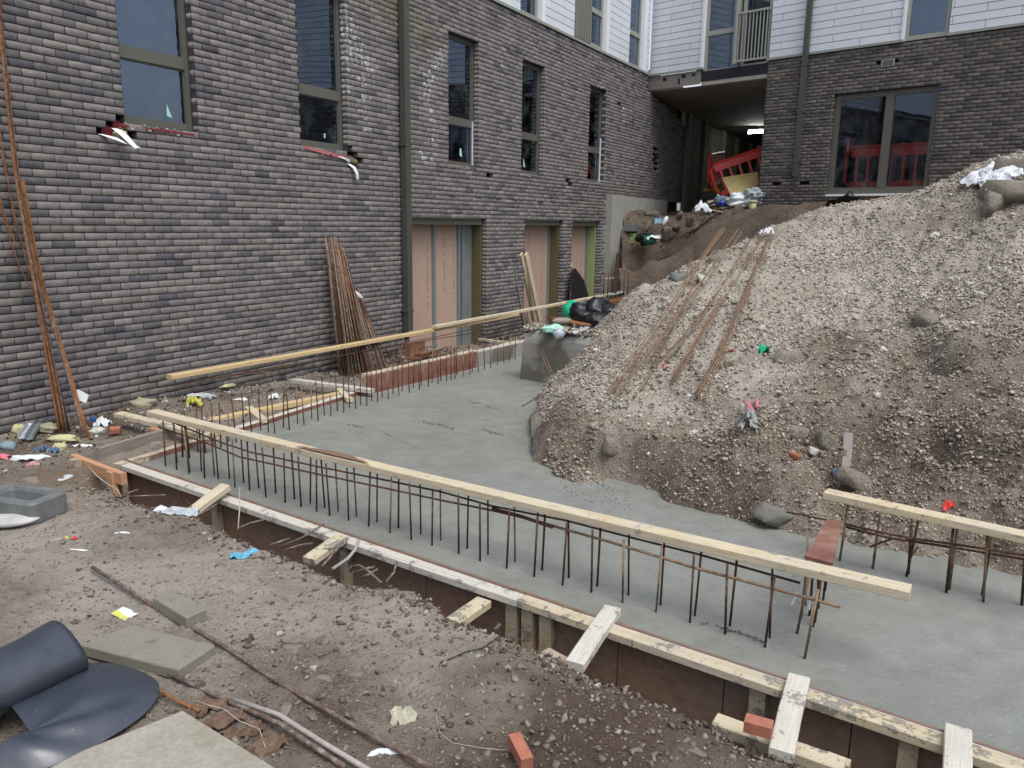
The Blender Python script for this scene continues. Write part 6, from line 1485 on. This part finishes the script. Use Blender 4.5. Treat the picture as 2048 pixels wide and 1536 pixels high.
# black polythene: flat part and rolled part
def poly_sheet():
    tl, tr, br, bl = [np.array(G(*p, -2.0)) for p in ((20, 1330), (322, 1352), (165, 1535), (-60, 1560))]
    ctl = [(-40, 1390), (150, 1320), (250, 1330), (318, 1356), (323, 1384), (300, 1425), (235, 1468), (180, 1500), (128, 1530), (60, 1548), (-60, 1560)]
    V = []; Fc = []; nr, ncol = 14, len(ctl); cen_ = G(60, 1470, -1.96)
    for j, c in enumerate(ctl):
        e_ = G(*c, -2.0)
        for i in range(nr + 1):
            t = i / nr; p = cen_ * (1 - t) + e_ * t; h = .03 * math.sin(PI * t) + .012 * math.sin(j * 1.9 + t * 5) * t * (1 - t) * 4 - .012 * t ** 6
            h += .014 * fbm(np.array([p[0] * 5]), np.array([p[1] * 5]), 3, 77)[0]
            V.append(p + UP * (h + .015))
    for j in range(ncol - 1):
        for i in range(nr): Fc.append((j * (nr + 1) + i, j * (nr + 1) + i + 1, (j + 1) * (nr + 1) + i + 1, (j + 1) * (nr + 1) + i))
    return V, Fc
rt = thing('black_sheet', 'shiny black polythene sheet, partly rolled, in the bottom left corner', 'plastic sheet', G(60, 1470, -2.0))
V, Fc = poly_sheet(); o = link('flat_sheet', mesh('sheet', V, Fc, SHEET, True), rt, mw=at(rt)); md = o.modifiers.new('t', 'SOLIDIFY'); md.thickness = .003; md = o.modifiers.new('s', 'SUBSURF'); md.levels = 2; md.render_levels = 2
a0, a1 = G(-260, 1500, -1.87), G(128, 1296, -1.885); V = []; Fc = []; ax_ = (a1 - a0); Lr = np.linalg.norm(ax_); ax_ = ax_ / Lr; sd_ = np.cross(UP, ax_); sd_ /= np.linalg.norm(sd_)
nu, nv_ = 30, 40
for i in range(nu + 1):
    t = i / nu
    for j in range(nv_ + 1):
        th = -2.4 + 5.2 * j / nv_; r = .135 * (1 - .05 * math.sin(t * 3)) * (1 + .1 * (th > 1.2) * (th - 1.2) * -.4)
        w_ = .006 * fbm(np.array([t * 7.]), np.array([th * 1.2]), 3, 88)[0] + .004 * math.sin(th * 2 + t * 6)
        V.append(a0 + ax_ * (Lr * t + .02 * math.sin(th * 1.5) * (t > .8)) + sd_ * math.sin(th) * (r * 1.18 + w_) + UP * (math.cos(th) * (r * .92 + w_)))
for i in range(nu):
    for j in range(nv_): a = i * (nv_ + 1) + j; Fc.append((a, a + nv_ + 1, a + nv_ + 2, a + 1))
o = link('rolled_part', mesh('roll', V, Fc, SHEET, True), rt, mw=at(rt)); md = o.modifiers.new('t', 'SOLIDIFY'); md.thickness = .004
# hollow grey casting at the left edge
cs = thing('gully_block', 'hollow grey cast block with raised rim half in picture at the left edge', 'block', G(40, 1030, -2.0))
def rr_ring(cx_, cy_, w, d, r, z, n=5):
    out = []
    for qx, qy, a0_ in ((1, 1, 0), (-1, 1, PI / 2), (-1, -1, PI), (1, -1, 1.5 * PI)):
        for k in range(n): a = a0_ + PI / 2 * k / (n - 1); out.append((cx_ + qx * (w / 2 - r) + r * math.cos(a), cy_ + qy * (d / 2 - r) + r * math.sin(a), z))
    return out
rings = [rr_ring(0, 0, .5, .3, .05, 0), rr_ring(0, 0, .5, .3, .05, .13), rr_ring(0, 0, .48, .28, .045, .145), rr_ring(0, 0, .38, .19, .03, .145), rr_ring(0, 0, .36, .17, .03, .12), rr_ring(0, 0, .34, .15, .03, .03)]
V = [v for r in rings for v in r]; k = len(rings[0]); Fc = [(a * k + i, a * k + (i + 1) % k, (a + 1) * k + (i + 1) % k, (a + 1) * k + i) for a in range(5) for i in range(k)] + [tuple(5 * k + i for i in range(k))]
pc = gr(52, 1034, .0); link('casting', mesh('casting', V, Fc, GREYP), cs, mw=at(cs) @ Matrix.Translation(Vector(list(map(float, pc + np.array([-.09, .12, -.02]))))) @ rotm(0, 0, -.28))
put('foil_board', blob_mesh('foil', (.42, .2, .06), m_conc('foil', (.35, .34, .33), (.6, .6, .6)), 150, .2, 3), gr(10, 1046, .02), (0, 0, .2), 'whitish flaky board in front of the grey cast block', 'board')
def litter(name, px, py, size, mat, lab, cat='litter', seed=0, rough=.4, lvl=3, rot=(0, 0, 0), up=.0, smooth=True):
    soft = cat in ('litter', 'rag', 'bag', 'paper', 'disc') and 'large clear' not in lab and 'right bulge' not in lab
    me = crumple_mesh(name, (size[0], size[1], size[2] * 1.1), mat, seed) if soft else (rock_mesh(name, size, mat, seed) if cat == 'rock' else blob_mesh(name, size, mat, seed, rough, lvl, smooth and cat != 'insulation', freq=3 if cat == 'insulation' else 1.5))
    put(name, me, gr(px, py, up + size[2] * (.05 if soft else .3)), rot, lab, cat)
litter('puddle_film', 126, 957, (.3, .16, .012), simple('pale_disc', (.5, .55, .58), .4, .15, 12), 'pale blue-white flat disc on the earth beside the thick stake', 'disc', 160, .08)
litter('blue_glove', 482, 1114, (.13, .07, .035), BLUE if False else simple('glove_blue', (.12, .38, .55), .5, .3, 14), 'crumpled blue plastic scrap on the bare earth', 'litter', 161, .5, 4)
litter('blue_glove', 506, 1106, (.1, .06, .03), simple('glove_blue2', (.14, .42, .6), .5, .3, 14), 'right half of the blue plastic scrap on the bare earth', 'litter', 162, .5, 4)
litter('foil_scrap', 350, 1027, (.32, .1, .05), AGED, 'crumpled silver foil at the foot of the leftmost shutter brace', 'litter', 163, .5, 4)
litter('wool_scrap', 322, 1022, (.1, .08, .05), PAPER, 'cream scrap left of the silver foil', 'litter', 164, .3)
sheet_obj('leaflet', [gr(222, 1231, .012), gr(247, 1217, .012), gr(278, 1230, .012), gr(250, 1246, .012)], PAPER, 'white leaflet with a yellow band lying above the paving slab', 'paper', .002)
q0 = gr(222, 1231, .0135); sheet_obj('band', [gr(223, 1231, .0142), gr(236, 1225, .0142), gr(257, 1241, .0142), gr(249, 1245, .0142)], YLIT, None, None, .001)
bpy.data.objects['band'].parent = bpy.data.objects['leaflet']
litter('yellow_white_rag', 808, 1442, (.12, .08, .07), simple('rag_cream', (.5, .49, .38), .8, .3, 25), 'cream and yellow crumpled rag on the near earth', 'rag', 165, .5, 4)
litter('yellow_scrap', 817, 1436, (.04, .03, .04), YLIT, 'yellow patch of plastic on the cream rag', 'litter', 166, .4)
litter('white_scrap', 775, 1506, (.14, .035, .02), PAPER, 'long white scrap under the end of the longest bar', 'litter', 167, .3, 3, (0, 0, .1))
litter('white_scrap', 148, 1100, (.16, .02, .01), PAPER, 'thin white strip on the earth below the cast block', 'litter', 168, .3, 3, (0, 0, -.1))
litter('white_scrap', 246, 1066, (.09, .02, .01), PAPER, 'short white strip in the middle of the trodden earth', 'litter', 169, .3, 3)
litter('orange_scrap', 150, 1078, (.03, .03, .02), REDP, 'tiny red scrap beside a yellow one on the earth', 'litter', 170, .3)
litter('yellow_scrap', 133, 1077, (.025, .02, .02), YLIT, 'tiny yellow scrap on the earth beside the red one', 'litter', 171, .3)
litter('stick', 112, 1080, (.16, .012, .012), WIRE, 'thin grey stick left of the tiny yellow scrap', 'stick', 172, .2, 2, (0, 0, .5))
# bricks
def brick_at(px, py, z, rz, lab, L=.1, mat=REDB, rx=0.): put('brick', blob_brick(L), G(px, py, z), (rx, 0, rz), lab, 'brick')
def blob_brick(L, w=.065, h=.1):
    mb = MB(); mb.box((-L / 2, -w / 2, 0), (L, 0, 0), (0, w, 0), (0, 0, .05)); return mesh('brk', mb.v, mb.f, REDB)
put('brick', blob_brick(.11), G(1516, 1463, -2.05), (0, 0, -.45), 'broken pink-red brick lying on the muddy timber by the trench', 'brick')
put('brick', blob_brick(.14, .05), G(1040, 1512, -2.03), (0, .1, -1.2), 'red brick fragment at the bottom edge under the earth', 'brick')
put('brick', blob_brick(.09, .07), gr(232, 871, .03), (.2, 0, .3), 'orange brick fragment behind the grey joist', 'brick')
# flat stones on the near earth
fl = [(590, 1298, .16), (655, 1278, .12), (652, 1352, .13), (700, 1290, .08), (690, 1180 + 12, .12), (800, 1263, .1), (585, 1315, .08), (710, 1345, .1), (735, 1420, .09), (570, 1418, .13), (545, 1432, .08), (620, 1430, .08), (775, 1460, .07), (722, 1385, .08), (395, 1372 - 20, .1), (1310, 1520, .12), (1390, 1500, .1), (1270, 1500, .07), (1165, 1440, .06), (60, 960, .2), (40, 975, .16), (150, 940, .1), (70, 1105, .09), (950, 1360, .06), (1190, 1490, .1)]
for k, (a, b, s_) in enumerate(fl):
    put('flat_stone', rock_mesh('fs', (s_, s_ * .72, s_ * .3), ROCK_E, 200 + k, 11), gr(a, b, -.002 - s_ * .04), (.1 * math.sin(k), .1 * math.cos(k), k * 1.3), 'flat earth-coloured stone lying in the trodden ground', 'rock', 'flat stones in the trodden ground')
# old bars and roots sticking out of the trench side
ZH = -2.14
def hook(lab, pts, r, mat=RUST_G): mb = MB(); mb.tube([G(*p) for p in pts], r, 7); mb.build('trench_bar', mat, None, True, label=lab, cat='steel bar')
hook('straight grey bar pointing at the corner stake, lower of two crossing', [(240, 994, -2.1), (280, 992, -2.1), (331, 990, -2.1)], .006)
hook('short grey bar above the straight one near the shutter corner', [(242, 993, -2.09), (260, 985, -2.08), (277, 979, -2.07)], .007)
hook('thin white root curving down by the shutter corner', [(178, 934, -1.93), (195, 953, -1.98), (215, 968, -2.0), (236, 980, -2.03), (242, 994, -2.07)], .004, WIRE)
hook('thick dark bar stub left of the leftmost brace', [(335, 1020, -2.16), (357, 1004, -2.13)], .009, RUST)
hook('bar stub right of the leftmost brace', [(392, 1034, -2.12), (415, 1020, -2.1), (434, 1008, -2.08)], .007)
hook('forked twig at the foot of the leftmost brace', [(370, 996, -2.0), (382, 1012, -2.05), (392, 1032, -2.1)], .003, RUST)
hook('upright grey stick at the trench edge left of the second brace', [(476, 1058, -2.07), (479, 1020, -1.98), (479, 975, -1.88)], .004, WIRE)
hook('bar lying out over the trench beside the upright stick', [(478, 1056, -2.1), (500, 1046, -2.09), (527, 1040, -2.08)], .007)
hook('long bar pointing up right towards the rail', [(560, 1094, -2.1), (605, 1075, -2.04), (648, 1048, -2.0)], .007)
hook('short bar stub under the long one', [(540, 1090, -2.11), (580, 1077, -2.1)], .008)
hook('crooked double bar stub left of the second brace', [(572, 1100, -2.12), (600, 1090, -2.1), (626, 1087, -2.1)], .008)
hook('bar stub crossing under the second brace', [(610, 1108, -2.1), (650, 1098, -2.06), (671, 1096, -2.04)], .006)
hook('straight bar stub right of the second brace', [(643, 1134, -2.12), (660, 1115, -2.1), (679, 1093, -2.06)], .008)
hook('thick curved pale bar rising from the trench', [(665, 1138, -2.12), (695, 1118, -2.1), (710, 1100, -2.06), (718, 1080, -2.02)], .011, simple('limed_bar', (.33, .31, .29), .8, .3, 40))
hook('hooked bar bent over like a walking stick', [(700, 1142, -2.12), (708, 1132, -2.06), (720, 1131, -2.03), (740, 1145, -2.05), (763, 1166, -2.08)], .008, RUST_G)
hook('upper short bar stub right of the hooked bar', [(706, 1146, -2.14), (730, 1138, -2.12), (749, 1134, -2.1)], .008)
hook('lower short bar stub right of the hooked bar', [(722, 1156, -2.15), (740, 1148, -2.12), (755, 1138, -2.1)], .008)
hook('curved thin bar hanging below the rail', [(772, 1164, -2.14), (788, 1145, -2.12), (793, 1124, -2.09)], .007)
hook('single short bar stub right of the third brace', [(985, 1262, -2.15), (992, 1257, -2.13), (999, 1249, -2.1)], .009)
# rubbish by the brick wall
W_ = lambda s, o, up=.02: (lambda p: p + UP * (float(ground_z(np.array([p[0]]), np.array([p[1]]))[0]) + up))(W1(s, 0, o))
def wl(name, px, py, size, mat, lab, cat='litter', seed=0, rough=.4, rot=(0, 0, 0), lvl=3, smooth=True): litter(name, px, py, size, mat, lab, cat, seed, rough, lvl, rot, 0., smooth)
wl('wool_slab', 126, 882, (.26, .12, .08), WOOL_L, 'yellow-green insulation slab at the foot of the tall bundle', 'insulation', 301, .25)
wl('wool_tuft', 38, 868, (.12, .12, .12), WOOL_L, 'yellowish wool tuft left of the metal channels', 'insulation', 302)
wl('wool_tuft', 95, 862, (.2, .16, .1), simple('grey_wool', (.3, .28, .2), .95, .3, 20, bump=.7), 'grey wool lump behind the metal channels', 'insulation', 303)
wl('wool_tuft', 196, 868, (.16, .12, .09), simple('cream_wool', (.5, .49, .42), .95, .3, 20, bump=.7), 'cream wool lump right of the splayed bars', 'insulation', 304)
wl('wool_tuft', 285, 815, (.3, .2, .12), simple('grey_wool2', (.33, .31, .22), .95, .3, 20, bump=.7), 'grey-yellow wool heap against the wall behind the guard end', 'insulation', 305, .5)
wl('wool_slab', 425, 772, (.55, .3, .08), WOOL_L, 'long yellow wool slab behind the far bars', 'insulation', 306, .45)
wl('white_bag', 385, 775, (.24, .16, .14), BAG, 'white film crumple left of the long wool slab', 'bag', 307, .45)
wl('white_bag', 400, 795, (.34, .12, .06), BAG, 'flat white film below the long wool slab', 'bag', 308, .4)
wl('yellow_bag', 388, 812, (.16, .12, .14), YLIT, 'bright yellow-green bag between the bars', 'bag', 309, .4)
wl('plastic_bag', 566, 746, (.48, .3, .26), simple('clear_bag', (.48, .54, .57), .25, .2, 9), 'large clear-white plastic bag lying against the wall behind the far bars', 'bag', 310, .3, (0, 0, .3), 4)
wl('plastic_bag', 604, 734, (.34, .26, .22), simple('clear_bag2', (.5, .53, .53), .35, .2, 9), 'right bulge of white plastic beside the large bag', 'bag', 311, .35, (0, 0, .3), 4)
wl('white_card', 480, 800, (.2, .1, .03), PAPER, 'white card on the earth behind the ochre timber', 'litter', 312, .3)
wl('white_card', 548, 797, (.12, .1, .08), PAPER, 'small white crumple right of the white card', 'litter', 313, .4)
wl('blue_scrap', 185, 842, (.07, .05, .05), simple('navy', (.03, .08, .3), .5, .2, 9), 'small navy blue scrap by the wall', 'litter', 314)
wl('white_rag', 206, 850, (.15, .1, .1), PAPER, 'white rag beside the navy scrap', 'rag', 315, .5)
wl('bottle', 16, 898, (.16, .1, .09), simple('dull_blue', (.2, .27, .31), .5, .3, 9), 'dull blue crushed bottle at the left edge', 'bottle', 316, .3)
wl('pink_bag', 5, 915, (.14, .1, .05), PINKM, 'pink plastic scrap at the left edge', 'litter', 317)
wl('white_bag', 60, 918, (.3, .12, .04), BAG, 'flat dirty white bag on the earth near the left edge', 'bag', 318, .5)
wl('pink_bag', 68, 930, (.1, .07, .05), simple('dusty_pink', (.5, .28, .28), .7, .3, 9), 'dusty pink lump under the dirty white bag', 'litter', 319)
wl('blue_scrap', 82, 902, (.1, .08, .08), simple('slate_blue', (.1, .16, .24), .5, .4, 15), 'slate blue crushed carton between the wool and the white bag', 'litter', 320)
wl('blue_scrap', 106, 905, (.09, .08, .08), simple('slate_blue2', (.13, .2, .3), .5, .4, 15), 'second slate blue crushed carton to its right', 'litter', 321)
wl('wool_tuft', 120, 900, (.13, .09, .08), WOOL_L, 'small yellow tuft in front of the insulation slab', 'insulation', 322)
wl('white_scrap', 165, 892, (.16, .04, .02), PAPER, 'white splinter right of the insulation slab', 'litter', 323, .3)
for k, (a, b) in enumerate([((44, 884), (64, 866)), ((60, 886), (80, 862))]):
    p, q = gr(*a, .03), gr(*b, .08); m, L = frame_mat(p, q); mb = MB()
    for o_, s3 in (((0, -.03, 0), (L, .06, .004)), ((0, -.03, 0), (L, .004, .04)), ((0, .026, 0), (L, .004, .04))): mb.box(o_, (s3[0], 0, 0), (0, s3[1], 0), (0, 0, s3[2]))
    link('metal_channel', mesh('ch', mb.v, mb.f, STEEL if k else AGED), None, ['left short metal channel tilted on the rubbish by the tall bundle', 'right short metal channel tilted on the rubbish by the tall bundle'][k], 'metal channel', mw=m)
wl('white_film', 58, 852, (.14, .08, .04), BAG, 'whitish cap above the metal channels', 'litter', 325, .3)
for k, (a, b) in enumerate([(640, 745), (655, 742), (668, 752), (610, 742)]):
    wl('rubble_lump', a, b, (.12, .09, .06), ROCK, ['earthy lump before the left foot of the dense stack', 'earthy lump left of the middle of the dense stack', 'earthy lump nearest the dense stack of bars', 'earthy lump between the plastic bag and the dense stack'][k], 'rock', 330 + k); pass
n = 260; P_ = np.array([gr(rng.uniform(700, 1030), 0, 0) for _ in range(0)]) if False else None
n = 900; s = rng.uniform(9.0, 15.5, n); o = rng.uniform(.05, 1.25, n); p = np.array([W1(a, 0, b) for a, b in zip(s, o)]); zz = ground_z(p[:, 0], p[:, 1]); size = .012 + .03 * rng.uniform(0, 1, n) ** 3
scatter('rubbish_crumbs', np.c_[p[:, :2], zz + size * .3], size, pick(n, [(.2, .12, .09), (.4, .36, .28), (.14, .1, .08), (.36, .2, .14)], [34, 14, 26, 10]), 'crumbs of brick and earth below the lower openings')
